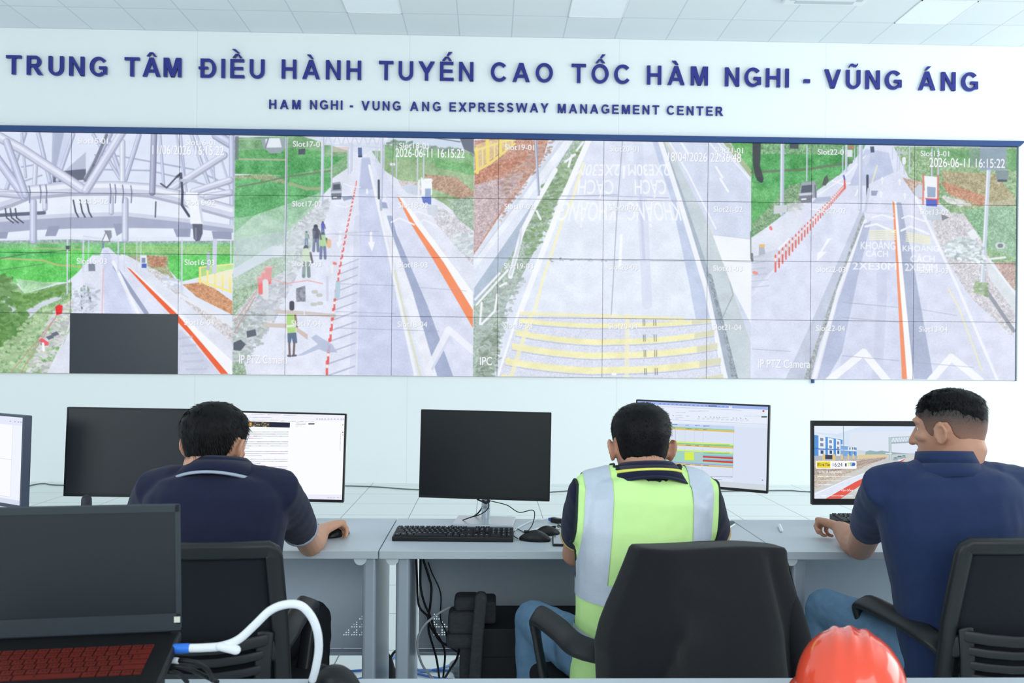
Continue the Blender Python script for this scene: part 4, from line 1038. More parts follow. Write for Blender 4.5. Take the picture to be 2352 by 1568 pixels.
SHOWS = {(15, 1): 'steel gantry pipes and a dark sign', (15, 2): 'main gantry pipe and beam', (15, 3): 'road between bright green fields', (16, 1): 'gantry pipes and a date ending 16:15:22', (16, 2): 'white dome camera on the gantry', (16, 3): 'green field, yellow fence and orange kerb', (16, 4): 'orange kerb and the grassy next picture',
         (17, 1): 'grey van beside green fields', (17, 2): 'road workers and rubble', (17, 3): 'red buckets and tools on the road', (17, 4): 'worker in lime vest from behind', (18, 1): 'far road with gantry and a date', (18, 2): 'toll booth and start of orange kerb', (18, 3): 'orange kerb beside a dark shadow', (18, 4): 'pale concrete barrier and white chevron',
         (19, 1): 'red earth bank and grass verge', (19, 2): 'white gutter and upside-down road letters', (19, 3): 'plain pale road with verge', (19, 4): 'yellow stripes and the letters IPC', (20, 1): 'upside-down painted words on the road', (20, 2): 'upside-down painted word and white dash', (20, 3): 'plain concrete wheel tracks', (20, 4): 'yellow rumble stripes across the road',
         (21, 1): 'road edge with a date ending 22:36:48', (21, 2): 'barrier wall by a pale road', (21, 3): 'barrier wall widening', (21, 4): 'cracked barrier wall near its foot', (22, 1): 'grey van and truck on the road', (22, 2): 'row of orange bollards', (22, 3): 'barrier wall and painted words', (22, 4): 'barrier wall and white chevron',
         (13, 1): 'toll booth, field and a date', (13, 2): 'heap of grey rubble', (13, 3): 'grassy ditch and lamp post foot', (13, 4): 'white chevron beside orange kerb'}
ROWN = ['top', 'second', 'third', 'bottom']
for ci, s_ in enumerate(SLOTS):
    for ri in range(4):
        x0 = XL + ci * PW; z1 = ZT - ri * PH
        bm = boxm(0.0008, PW - 0.0008, 0.002, 0.0185, -PH + 0.0008, -0.0008)
        if s_ is None: lab = 'leftmost video wall panel of the %s row, cut by the left edge, uncaptioned' % ROWN[ri]
        elif (s_, ri) == (15, 3): lab = 'switched-off dark video wall panel in the bottom row, showing no picture'
        else: lab = 'video wall panel captioned Slot%d-0%d showing %s' % (s_, ri + 1, SHOWS[(s_, ri + 1)])
        t = obj('display_panel', bm, m_panel)
        t.location = (x0, YW, z1)
        tag(t, lab, 'screen', 'video wall panels')
        bm = bmesh.new(); b = 0.0022
        u0, u1 = (ci + b / PW) / 10, (ci + 1 - b / PW) / 10; v0, v1 = 1 - (ri + 1 - b / PH) / 4, 1 - (ri + b / PH) / 4
        uv_quad(bm, [(b, 0, -PH + b), (PW - b, 0, -PH + b), (PW - b, 0, -b), (b, 0, -b)], [(u0, v0), (u1, v0), (u1, v1), (u0, v1)])
        obj('screen', bm, m_off if (s_, ri) == (15, 3) else m_picture, t)

# ------------------------------------------------------------------ desks
ZD = 0.77
m_top = mat('grey_laminate', (196, 206, 214), 0.42, var=0.02, scale=8)
m_leg = mat('grey_desk_metal', (172, 182, 194), 0.38, metal=0.25, var=0.03)
m_panel_g = mat('grey_modesty_panel', (182, 194, 206), 0.55, var=0.03)
m_cap = mat('pale_cap', (214, 222, 228), 0.5)
m_black = mat('black_plastic', (20, 22, 26), 0.42, var=0.08)
m_black2 = mat('soft_black_plastic', (26, 29, 33), 0.6, var=0.1, bump=0.1)
m_silver = mat('silver_metal', (206, 214, 222), 0.3, metal=0.55, var=0.02)
m_cable = mat('black_cable', (18, 20, 24), 0.5)
m_wcable = mat('white_cable', (238, 242, 246), 0.4, var=0.01)
m_bcable = mat('blue_cable', (70, 112, 186), 0.45)

DOTS = [(c, r) for c in range(3) for r in range(3) if c >= r]  # a stepped corner of holes


def modesty(bm, x0, x1, y, z0, z1, corner):
    """sheet with stepped triangles of square punched holes at its lower corners"""
    holes = []
    P, GAP, S = 0.0094, 0.0318, 0.0050
    for side in corner:
        for (top, zb) in ((False, z0 + 0.055), (True, z1 - 0.135)):
            for gr in range(3):
                for gc in range(3):
                    if gc < gr: continue
                    for c, r in DOTS:
                        dx = gc * GAP + c * P; dz = gr * GAP + r * P
                        hx = (x1 - 0.145 + dx) if side > 0 else (x0 + 0.145 - dx)
                        hz = zb + dz if not top else zb + dz + 0.03
                        holes.append((hx, hz))
    xs = sorted({round(v, 5) for h in holes for v in (h[0] - S / 2, h[0] + S / 2)} | {x0, x1})
    zs = sorted({round(v, 5) for h in holes for v in (h[1] - S / 2, h[1] + S / 2)} | {z0, z1})
    hs = {(round(h[0] - S / 2, 5), round(h[1] - S / 2, 5)) for h in holes}
    V = {}
    def vt(i, j):
        if (i, j) not in V: V[(i, j)] = bm.verts.new((xs[i], y, zs[j]))
        return V[(i, j)]
    for i in range(len(xs) - 1):
        for j in range(len(zs) - 1):
            if (xs[i], zs[j]) in hs: continue
            bm.faces.new((vt(i, j), vt(i + 1, j), vt(i + 1, j + 1), vt(i, j + 1)))
    r = bmesh.ops.extrude_face_region(bm, geom=list(bm.faces))
    for v in r['geom']:
        if isinstance(v, bmesh.types.BMVert): v.co.y += 0.0012


def desk(x0, label):
    L = 1.392
    t = thing('desk', label, 'desk', (x0 + L / 2, 3.225, 0), 0, 'grey office desks in a row')
    obj('desktop', boxm(-L / 2, L / 2, -0.297, 0.297, ZD - 0.028, ZD, 0.002), m_top, t)
    for s in (-1, 1):
        e = -L / 2 + 0.055 if s < 0 else L / 2 - 0.058
        bm = bmesh.new()
        box(bm, e, e + 0.05, -0.27, -0.2, 0.03, ZD - 0.028, 0.012, 3)
        box(bm, e + 0.014, e + 0.036, -0.2, 0.25, 0.06, ZD - 0.028, 0.003)
        box(bm, e + 0.002, e + 0.048, -0.28, 0.28, 0.0, 0.03, 0.006)
        obj('leg', bm, m_leg, t)
        bm = bmesh.new()
        c = -L / 2 + 0.045 if s < 0 else L / 2 - 0.062
        q = bmesh.ops.create_cone(bm, cap_ends=True, segments=24, radius1=0.022, radius2=0.022, depth=0.006)
        for v in q['verts']: v.co = Vector((c + v.co.x, -0.285 + v.co.z, ZD - 0.030 + v.co.y))
        obj('cable_cap', bm, m_cap, t)
    bm = bmesh.new()
    modesty(bm, -L / 2 + 0.1, L / 2 - 0.05, 0.18, 0.27, ZD - 0.028, (-1, 1))
    obj('modesty_panel', bm, m_panel_g, t)
    bm = boxm(-L / 2 + 0.1, L / 2 - 0.05, 0.14, 0.18, 0.255, 0.27, 0.003)
    obj('panel_rail', bm, m_leg, t)
    return t


desk(-3.166, 'grey office desk cut by the left edge, behind the open dark laptop')
desk(-1.770, 'grey office desk where the man in the plain navy polo with grey collar line works')
desk(-0.374, 'middle grey office desk with black keyboard, silver-stand monitor and the vest man')
desk(1.022, 'grey office desk at the right with a small white object and the man looking sideways')

# ------------------------------------------------------------------ monitors


def homog(src, w, h):
    dst = [(0, 0), (w, 0), (w, h), (0, h)]
    A, b = [], []
    for (x, y), (u, v) in zip(src, dst):
        A += [[x, y, 1, 0, 0, 0, -u * x, -u * y], [0, 0, 0, x, y, 1, -v * x, -v * y]]; b += [u, v]
    H = np.linalg.solve(np.array(A, float), np.array(b, float))

    def f(x, y):
        d = H[6] * x + H[7] * y + 1
        return (H[0] * x + H[1] * y + H[2]) / d, (H[3] * x + H[4] * y + H[5]) / d
    return f


def monitor(label, x, y, hz, w, h, yaw=0, tilt=0, roll=0, bez=(0.007, 0.008, 0.012), screen=None, stand='black', neck=0.036, base=(0.24, 0.18), nx=0.0, frame=None, thick=0.022, base_dy=0.06, name='computer_monitor'):
    t = thing(name, label, 'monitor', (x, y, ZD), yaw, 'monitors on the desks')
    Mh = Matrix.Translation((0, 0, hz)) @ Matrix.Rotation(roll, 4, 'Y') @ Matrix.Rotation(-tilt, 4, 'X')
    bs, bt, bb = bez
    bm = boxm(-w / 2, w / 2, 0, thick, -h / 2, h / 2, 0.004, mx=Mh)
    box(bm, -w * 0.3, w * 0.3, thick, thick + 0.02, -h * 0.3, h * 0.3, 0.008, mx=Mh)
    fm = frame or m_black
    obj('housing', bm, fm, t)
    bm = bmesh.new()
    for (a0, a1, b0, b1) in ((-w / 2 + .001, w / 2 - .001, h / 2 - bt, h / 2 - .001), (-w / 2 + .001, w / 2 - .001, -h / 2 + .001, -h / 2 + bb), (-w / 2 + .001, -w / 2 + bs, -h / 2 + bb, h / 2 - bt), (w / 2 - bs, w / 2 - .001, -h / 2 + bb, h / 2 - bt)):
        box(bm, a0, a1, -0.0025, 0.002, b0, b1, mx=Mh)
    bz = obj('bezel', bm, fm, t)
    bm = bmesh.new()
    uv_quad(bm, [Mh @ Vector(c) for c in ((-w / 2 + bs, -0.001, -h / 2 + bb), (w / 2 - bs, -0.001, -h / 2 + bb), (w / 2 - bs, -0.001, h / 2 - bt), (-w / 2 + bs, -0.001, h / 2 - bt))], [(0, 0), (1, 0), (1, 1), (0, 1)])
    obj('screen', bm, screen, t)
    sm = m_silver if stand == 'silver' else m_black
    bm = bmesh.new()
    tube(bm, [(nx, base_dy, 0.008), (nx, base_dy - 0.004, hz * 0.6), (nx, base_dy - 0.012, hz + 0.02)], [(neck / 2, neck / 2 * 0.8)] * 3, ref=(0, 1, 0), seg=20)
    box(bm, nx - 0.04, nx + 0.04, thick + 0.015, base_dy + 0.01, hz - 0.04, hz + 0.04, 0.006)
    nk = obj('stand_neck', bm, sm, t, smooth=False)
    for p in nk.data.polygons: p.use_smooth = len(p.vertices) == 4
    obj('stand_base', boxm(nx - base[0] / 2, nx + base[0] / 2, base_dy - base[1] * 0.72, base_dy + base[1] * 0.28, 0.0, 0.010, 0.003), sm, t)
    return t, Mh, nk, bz


def dark_screen(name, col, rough):
    return mat(name, col, rough, var=0.03, scale=4, spec=0.5)


m_scr_matte = dark_screen('matte_dark_screen', (20, 26, 33), 0.42)
m_scr_black = dark_screen('black_screen', (13, 17, 23), 0.3)

# document screen ------------------------------------------------------------
c = Canvas(1040, 660, (251, 252, 255), noise=False)
c.map = homog([(-293, 98), (1712, 145), (1670, 1465), (-335, 1418)], 1040, 660)
c.poly([(-300, 90), (1720, 130), (1718, 240), (-300, 196)], (243, 243, 253)); c.poly([(-300, 190), (1716, 238), (1714, 260), (-300, 220)], (250, 250, 255))
for x0, y0, x1 in ((270, 132, 480), (520, 140, 720), (770, 146, 960), (230, 182, 580), (200, 224, 700), (720, 236, 820), (840, 240, 960), (980, 242, 1080), (1100, 246, 1240)): c.scribble(x0, y0, x1, 12, (160, 164, 180))
for x in (1275, 1320, 1355, 1400, 1455, 1500, 1550, 1600, 1650, 1685): c.line([(x, 205), (x + 14, 206)], 14, (150, 150, 180), .6)
c.poly([(120, 240), (865, 262), (862, 340), (118, 322)], (34, 36, 58)); c.poly([(120, 240), (548, 254), (546, 332), (118, 322)], (70, 66, 62))
random.seed(3)
for k in range(70): c.line([(random.uniform(130, 540), random.uniform(262, 322))] * 2, random.uniform(8, 24), random.choice([(210, 170, 90), (230, 225, 210), (60, 54, 50), (120, 100, 80), (40, 38, 44)]), .7)
c.poly([(205, 260), (275, 264), (270, 318), (215, 316)], (226, 176, 70))
c.scribble(960, 268, 1110, 10, (160, 164, 180)); c.scribble(958, 290, 1100, 10, (160, 164, 180)); c.scribble(958, 314, 1040, 10, (170, 174, 186)); c.rect(1150, 268, 1245, 292, (106, 106, 120))
c.scribble(220, 362, 660, 8, (190, 194, 206))
for y, n, last in ((408, 4, .45), (560, 4, .15), (712, 3, .42), (832, 3, .4), (950, 3, .75), (1074, 2, .95), (1200, 2, .92), (1325, 2, .9)):
    for k in range(n): c.scribble(130 - y * .03, y + k * 33, (850 - y * .03 if k < n - 1 else 130 + 700 * last), 13, (150, 156, 172), .6)
c.poly([(-330, 1375), (1680, 1385), (1672, 1470), (-335, 1420)], (238, 236, 250))
for x in (790, 840, 890): c.line([(x, 1414), (x + 10, 1416)], 20, (60, 66, 90), .85)
for x in (1450, 1490, 1535, 1600): c.line([(x, 1430), (x + 20, 1432)], 12, (170, 172, 190), .6)
c.line([(1648, 430), (1640, 700)], 6, (190, 190, 205)); c.line([(1680, 412), (1684, 412)], 18, (220, 80, 90)); c.line([(1680, 452), (1684, 452)], 16, (170, 170, 190)); c.line([(1682, 295), (1684, 297)], 16, (150, 150, 180))
m_doc = c.material('document_screen', strength=1.0)

# spreadsheet screen -----------------------------------------------------------
c = Canvas(1080, 690, (221, 230, 246), noise=False)
c.map = homog([(70, 108), (1985, 195), (1955, 1415), (45, 1275)], 1080, 690)
L = lambda x, y, k=.062: y + (x - 550) * k         # rows run slightly downhill here
def band(y, h, col, x0=40, x1=1500, k=.047, k2=.047): c.poly([(x0, y + (x0 - 550) * k), (x1, y + (x1 - 550) * k), (x1, y + h + (x1 - 550) * k2), (x0, y + h + (x0 - 550) * k2)], col)
c.poly([(60, 100), (1990, 190), (1985, 250), (60, 150)], (158, 180, 238)); c.poly([(60, 150), (1985, 240), (1980, 460), (60, 430)], (229, 236, 250))
c.line([(400, 190), (1600, 245)], 7, (190, 196, 216)); c.poly([(1420, 185), (1465, 187), (1465, 218), (1420, 214)], (224, 232, 250))
for x in range(400, 1400, 62): c.line([(x, 150 + (x - 400) * .045), (x + 18, 151 + (x - 400) * .045)], 12, random.choice([(110, 130, 190), (90, 110, 170), (170, 90, 110)]), .6)
for x in (1120, 1180): c.line([(x + 10, 182), (x + 60, 186)], 20, (96, 112, 160))
c.line([(1915, 258), (1920, 258)], 24, (170, 60, 70)); c.rect(1888, 332, 1970, 352, (60, 96, 84))
for x0, y0, x1 in ((640, 282, 780), (640, 322, 740), (640, 352, 750), (800, 334, 840), (840, 258, 1120), (1320, 350, 1420), (1640, 330, 1880), (640, 376, 680)): c.scribble(x0, y0, x1, 7, (140, 150, 176))
for x in (600, 980, 1080, 1150, 1200, 1240, 1280, 1480, 1525, 1585, 1660): c.line([(x, 320 + (x - 600) * .04), (x + 10, 330 + (x - 600) * .04)], 12, (150, 160, 190), .7)
for x in range(960, 1700, 70): c.scribble(x, 362 + (x - 960) * .04, x + 46, 6, (150, 158, 184)); c.scribble(x, 376 + (x - 960) * .04, x + 30, 6, (160, 168, 190))
c.line([(560, 388), (1970, 452)], 5, (190, 198, 218))
c.poly([(1500, 490), (1985, 510), (1955, 1400), (1480, 1300)], (216, 226, 244))
band(440, 44, (196, 212, 242), 40, 1500, .042, .042)
band(484, 22, (150, 206, 178)); band(504, 24, (226, 190, 92))
for k in range(16): band(535 + k * 11.5, 2.0, (198, 206, 224), 40, 1495)
band(698, 22, (214, 240, 112), 40, 1490); band(720, 22, (140, 200, 160), 40, 1490); band(742, 24, (222, 190, 96), 40, 1490)
for k in range(5): band(775 + k * 11, 2, (196, 204, 222), 40, 1490)
band(818, 22, (206, 238, 116), 40, 1488); band(840, 164, (164, 212, 194), 40, 1485); band(840, 164, (176, 206, 206), 920, 1040)
for k in range(13): band(846 + k * 12.5, 2, (140, 186, 170), 40, 1485)
c.poly([(775, 862), (915, 870), (912, 985), (772, 982)], (218, 240, 84))
for k in range(7): c.line([(775, 876 + 16 * k), (914, 884 + 16 * k)], 2, (180, 206, 70))
for y in (878, 936): c.poly([(1042, y + 26), (1485, y + 40), (1485, y + 62), (1042, y + 48)], (116, 182, 226)); c.poly([(1042, y + 42), (1485, y + 58), (1484, y + 86), (1042, y + 64)], (212, 60, 48))
band(1002, 22, (152, 174, 224), 40, 1484, .05, .05); band(1022, 20, (218, 186, 104), 40, 1484, .055, .055)
for k in range(13): band(1056 + k * 11.5, 2, (196, 204, 222), 40, 1480, .058, .058)
for x in (640, 785, 920, 1045, 1490): c.line([(x, 540), (x - 14, 1230)], 3, (186, 194, 214))
for y in (448, 500, 745, 1030):
    for x in (590, 790, 930, 1050): c.scribble(x, y + (x - 550) * .045 + 8, x + random.uniform(40, 90), 8, (70, 80, 110), .8)
for y in (735, 855): c.scribble(1060, y + 20, 1430, 10, (120, 150, 70), .8)
for y in range(540, 1190, 14): c.line([(634, y), (640, y)], 6, (130, 140, 160), .7)
c.scribble(1045, 1222, 1470, 9, (130, 138, 160), .8); c.line([(620, 1216), (1320, 1265)], 5, (140, 148, 166))
c.poly([(45, 1210), (1958, 1330), (1955, 1420), (45, 1280)], (206, 214, 222))
for x in (860, 905, 948, 995, 1040, 1080, 1120, 1165): c.line([(x, 1304 + (x - 860) * .09), (x + 10, 1306 + (x - 860) * .09)], 20, random.choice([(60, 66, 90), (90, 90, 110), (50, 70, 130), (80, 96, 70)]), .85)
c.line([(1900, 1262), (1908, 1266)], 14, (110, 120, 150))
m_sheet = c.material('spreadsheet_screen')

# road picture with the traffic-centre overlay ------------------------------------------
c = Canvas(1120, 640, (214, 226, 246))
c.map = homog([(118, 198), (2268, 194), (2268, 1400), (118, 1396)], 1120, 640)
c.poly([(118, 198), (2268, 194), (2268, 420), (118, 420)], (214, 228, 248)); c.poly([(700, 300), (2268, 250), (2268, 640), (700, 640)], (222, 230, 244)); c.poly([(118, 198), (900, 198), (500, 330), (118, 300)], (228, 238, 250))
c.poly([(960, 660), (960, 620), (1050, 598), (1150, 615), (1240, 600), (1400, 625), (1700, 650), (2268, 640), (2268, 690), (960, 690)], (150, 176, 182))
c.poly([(118, 680), (820, 700), (1500, 660), (2268, 660), (2268, 1400), (118, 1400)], (204, 206, 204), tex=T1)
c.poly([(118, 680), (840, 690), (820, 770), (118, 770)], (176, 186, 190)); c.poly([(840, 668), (1330, 664), (1330, 700), (840, 740)], (222, 204, 160))
c.poly([(118, 770), (820, 745), (1320, 700), (1320, 730), (900, 820), (500, 950), (118, 1060)], (196, 182, 170), tex=TS)
c.poly([(118, 900), (820, 780), (1320, 710), (1300, 740), (700, 930), (118, 1100)], (172, 156, 148), tex=TS)
c.poly([(118, 1000), (700, 900), (1200, 770), (800, 940), (118, 1240)], (202, 190, 176), tex=TS)
for k in range(7): c.line([(118, 880 + 40 * k), (700, 800 + 26 * k), (1250, 722)], 7, random.choice([(150, 132, 124), (206, 200, 192), (186, 172, 160)]), .7)
c.poly([(118, 330), (590, 418), (580, 690), (118, 690)], (88, 150, 218)); c.poly([(118, 305), (590, 405), (590, 424), (118, 345)], (226, 234, 244))
for x0, x1, y0, y1 in ((190, 305, 352, 640), (345, 440, 388, 640), (480, 555, 410, 640)):
    c.poly([(x0, y0), (x1, y0 + 22), (x1, y1 - 55), (x0, y1 - 70)], (232, 238, 246)); c.poly([(x0, y1 - 52), (x1, y1 - 44), (x1, 690), (x0, 690)], (226, 232, 242))
    w = (x1 - x0)
    for ya in (y0 + 40, y0 + 128): c.poly([(x0 + w * .25, ya), (x0 + w * .7, ya + 6), (x0 + w * .7, ya + 56), (x0 + w * .25, ya + 52)], (124, 142, 164))
    c.poly([(x0 + w * .3, 600), (x0 + w * .72, 604), (x0 + w * .72, 660), (x0 + w * .3, 658)], (60, 84, 130))
c.line([(118, 572), (590, 590)], 12, (70, 118, 190))
c.poly([(560, 510), (825, 545), (825, 695), (560, 695)], (120, 170, 222)); c.poly([(560, 498), (825, 535), (825, 552), (560, 518)], (230, 236, 244)); c.poly([(680, 540), (800, 552), (800, 600), (680, 590)], (230, 236, 244)); c.line([(560, 592), (825, 606)], 14, (232, 238, 244))
for x in (700, 745, 780): c.rect(x, 550, x + 22, 586, (110, 128, 150))
for x in (700, 780): c.rect(x, 620, x + 22, 680, (90, 120, 170))
c.poly([(830, 590), (970, 610), (970, 660), (830, 660)], (206, 214, 222))
c.line([(603, 200), (610, 740)], 11, (150, 164, 180)); c.rect(255, 665, 300, 770, (224, 196, 130)); c.rect(420, 665, 470, 770, (222, 196, 134)); c.rect(560, 665, 595, 750, (222, 198, 140)); c.rect(670, 660, 700, 745, (222, 198, 144)); c.rect(752, 660, 785, 735, (222, 200, 150)); c.rect(300, 675, 420, 745, (58, 66, 84))
# gantry
for a in (((1360, 385), (2268, 340)), ((1360, 470), (2268, 420)), ((1390, 480), (2268, 432))): c.line(a, 14, (158, 180, 190))
for k in range(20): c.line([(1370 + 46 * k, 385 - 2.3 * k), (1393 + 46 * k, 466 - 2.3 * k), (1416 + 46 * k, 382 - 2.3 * k)], 6, (170, 190, 198))
c.poly([(1355, 380), (1405, 380), (1405, 760), (1360, 760)], (176, 194, 200)); c.line([(1380, 390), (1385, 755)], 10, (206, 218, 222))
c.poly([(1295, 640), (1420, 640), (1400, 660), (1310, 660)], (220, 226, 226))
# cars, lanes and the red kerb
for x, y, w in ((1470, 730, 80), (1540, 705, 100), (1610, 695, 70)): c.poly([(x - w / 2, y + 30), (x - w / 2, y + 5), (x - w / 4, y - 22), (x + w / 3, y - 22), (x + w / 2, y + 4), (x + w / 2, y + 34)], (156, 176, 184)); c.line([(x - w / 4, y - 8), (x + w / 4, y - 8)], 14, (96, 116, 128))
c.poly([(1850, 670), (1880, 670), (1960, 900), (1790, 900)], (226, 230, 230)); c.line([(1830, 680), (1800, 900)], 8, (246, 248, 248)); c.line([(1880, 680), (1905, 900)], 8, (246, 248, 248))
c.poly([(1600, 735), (1636, 738), (1200, 960), (560, 1396), (118, 1396), (118, 1300)], (224, 231, 246), tex=T1); c.line([(118, 1330), (600, 1110), (1250, 860), (1610, 738)], 12, (246, 249, 254))
c.poly([(1610, 742), (1640, 744), (1300, 920), (850, 1200), (560, 1396), (310, 1396), (800, 1120), (1320, 880)], (226, 92, 80))
for y, n in ((960, 5), (1080, 5), (1180, 5), (1300, 6)):
    c.line([(1500 - (y - 900) * 1.2, y), (1620 - (y - 900) * 1.2, y + 18), (1580 - (y - 900) * 1.4, y + 40)], 12, (226, 230, 230), .8)
c.line([(1250, 820), (1330, 850)], 10, (238, 240, 240)); c.line([(1540, 820), (1700, 850)], 10, (232, 236, 236))
# overlay
c.poly([(158, 772), (808, 772), (820, 790), (820, 888), (806, 905), (158, 905), (145, 890), (145, 786)], (250, 251, 252)); c.rect(162, 786, 385, 890, (238, 214, 62))
c.text('ITS Hà Tĩnh', 168, 858, 40, (70, 66, 30), 1, maxw=208, bold=.4); c.text('16:24', 412, 866, 62, (60, 66, 96), 1, maxw=172, bold=.3)
for y in (822, 838, 856): c.line([(634, y), (650, y)], 16, (70, 80, 110))
c.line([(676, 812), (700, 808)], 14, (200, 220, 90)); c.line([(682, 812), (682, 858)], 14, (200, 220, 90)); c.line([(712, 808), (740, 808)], 14, (80, 110, 180)); c.line([(716, 812), (718, 856)], 12, (120, 180, 120)); c.poly([(748, 800), (785, 800), (800, 820), (800, 840), (785, 858), (748, 858)], (74, 108, 184)); c.line([(740, 830), (740, 856)], 14, (80, 120, 190))
c.text('Thứ Ba, 09 Tháng 6,2026', 172, 972, 34, (252, 253, 255), 1, maxw=402, bold=.35)
for y, x1 in ((1030, 740), (1100, 560), (1166, 430), (1350, 750)): c.scribble(180, y, x1, 18, (246, 248, 250), .75)
c.text('Vận đồng LSC', 560, 1274, 32, (250, 251, 253), .95, maxw=290, bold=.25)
m_road = c.material('road_picture_screen')

# plain page screens ---------------------------------------------------------------
c = Canvas(1000, 640, (238, 242, 252), noise=False)
c.poly([(0, 0), (1000, 0), (1000, 60), (0, 60)], (226, 232, 248), raw=True)
c.poly([(0, 60), (885, 60), (885, 590), (0, 590)], (247, 249, 254), raw=True)
c.line([(885, 60), (885, 590)], 2, (190, 196, 210), raw=True); c.line([(500, 310), (885, 316)], 2, (190, 196, 210), raw=True); c.line([(400, 590), (885, 590)], 2, (190, 196, 210), raw=True)
for x in (850, 905, 945, 975): c.line([(x, 34), (x + 8, 34)], 8, (170, 176, 196), raw=True)
for k in range(10): c.line([(640 + 8 * k, 160 + 4 * (k % 3)), (646 + 8 * k, 164)], 2, (200, 206, 220), raw=True)
c.poly([(0, 605), (1000, 605), (1000, 640), (0, 640)], (214, 220, 238), raw=True)
m_page = c.material('page_screen')
c = Canvas(640, 400, (240, 236, 246), noise=False)
c.poly([(0, 0), (640, 0), (640, 30), (0, 30)], (226, 218, 236), raw=True); c.poly([(0, 30), (640, 30), (640, 60), (0, 60)], (246, 238, 246), raw=True)
for x in (16, 40, 64): c.line([(x, 15), (x + 6, 15)], 6, (150, 140, 160), raw=True)
for y in range(90, 360, 26): c.line([(40, y), (500, y)], 3, (190, 190, 204), raw=True)
m_lap = c.material('laptop_page_screen')

B24 = (0.0065, 0.0065, 0.012)
# far-left, turned towards the middle
pr = at(53.5, 1060, 3.22); yw = -0.52; w = 0.56
monitor('lit monitor with a white page, cut by the left edge', pr.x - w / 2 * math.cos(yw), pr.y - w / 2 * math.sin(yw), pr.z - ZD, w, 0.352, yaw=yw, tilt=0.02, roll=0.012, bez=(0.010, 0.008, 0.014), screen=m_page, thick=0.03,
        frame=mat('slate_plastic', (70, 78, 96), 0.4))
pl = at(148, 1038, 3.42); w = 0.532
monitor('switched-off dark monitor behind the left shoulder of the man in plain navy polo', pl.x + w / 2 + 0.003, 3.42, pl.z - ZD, w, 0.356, tilt=0.05, roll=0.010, bez=B24, screen=m_scr_matte)
pr = at(793, 1049, 3.42)
monitor('lit monitor showing a text document right of the man in plain navy polo', pr.x - w / 2 - 0.001, 3.42, pr.z - ZD, w, 0.358, tilt=0.03, roll=0.019, bez=B24, screen=m_doc)
pc = at(1113.5, 1045, 3.42)
_, Mh, nk, _ = monitor('switched-off black monitor on a silver stand in the middle of the picture', pc.x, 3.42, pc.z - ZD, w, 0.358, yaw=-0.1, tilt=0.03, roll=0.012, bez=B24, screen=m_scr_black, stand='silver', base=(0.243, 0.19))
T = text_tris('DELL', 0.016)
bm = bmesh.new()
for tr in T: bm.faces.new([bm.verts.new((p[0] - 0.0165, 0.0405 - 0.0008, 0.052 + p[1])) for p in tr])
obj('maker_mark', bm, mat('mark_grey', (96, 106, 120), 0.5), nk)
pr = at(1766, 1030, 3.26); yw = -0.50; w5 = 0.545
monitor('lit monitor showing a coloured spreadsheet, beside the head of the vest man', pr.x - w5 / 2 * math.cos(yw), pr.y - w5 / 2 * math.sin(yw), pr.z - ZD, w5, 0.345, yaw=yw, tilt=0.02, roll=0.012, bez=B24, screen=m_sheet)
pc = at(2018, 1063, 3.36); w6 = 0.543
tm, Mh, nk, bz = monitor('lit monitor showing a road with red kerb, in front of the man at right', pc.x, 3.36, pc.z - ZD, w6, 0.338, tilt=0.02, roll=-0.002, bez=(0.009, 0.021, 0.026), screen=m_road, stand='silver', neck=0.05, nx=-0.035)
bm = bmesh.new()
T = text_tris('Hà Tĩnh   ITS Road', 0.011)
pm = mat('white_print', (236, 240, 244), 0.5)
for tr in T: bm.faces.new([bm.verts.new(Mh @ Vector((p[0] - 0.075, -0.0028, -0.338 / 2 + 0.011 + p[1]))) for p in tr])
for k in range(4):
    a = 2 * math.pi * k / 4
f = bm.faces.new([bm.verts.new(Mh @ Vector((-0.082 + 0.005 * math.cos(a), -0.0028, -0.338 / 2 + 0.015 + 0.005 * math.sin(a)))) for a in (0, math.pi / 2, math.pi, math.pi * 1.5)])
obj('bezel_print', bm, pm, bz)


def laptop(label, x, y, z, yaw, w, d, hl, lean, scr, m_body, m_deck):
    t = thing('laptop', label, 'laptop', (x, y, z), yaw)
    obj('base', boxm(-w / 2, w / 2, -d, 0.0, 0.0, 0.022, 0.005), m_deck, t)
    Ml = Matrix.Translation((0, -0.004, 0.026)) @ Matrix.Rotation(-lean, 4, 'X')
    obj('lid', boxm(-w / 2, w / 2, 0.0, 0.009, 0.0, hl, 0.004, mx=Ml), m_body, t)
    bm = bmesh.new()
    uv_quad(bm, [Ml @ Vector(c) for c in ((-w / 2 + .008, -.0006, .02), (w / 2 - .008, -.0006, .02), (w / 2 - .008, -.0006, hl - .01), (-w / 2 + .008, -.0006, hl - .01))], [(0, 0), (1, 0), (1, 1), (0, 1)])
    obj('screen', bm, scr, t)
    return t, Ml


pt = at(1352, 1099, 3.38)
laptop('small laptop with a lit pale screen, mostly hidden behind the vest man', pt.x + 0.16, 3.33, ZD, 0.0, 0.32, 0.22, (pt.z - ZD - 0.026) / math.cos(0.2), 0.2, m_lap, mat('grey_laptop', (66, 70, 78), 0.4), mat('grey_laptop', (66, 70, 78), 0.4))

# ------------------------------------------------------------------ keyboards, mice and small things
m_key = mat('black_keycap', (30, 33, 39), 0.5, var=0.05)
m_legend = mat('key_legend', (176, 186, 198), 0.5)


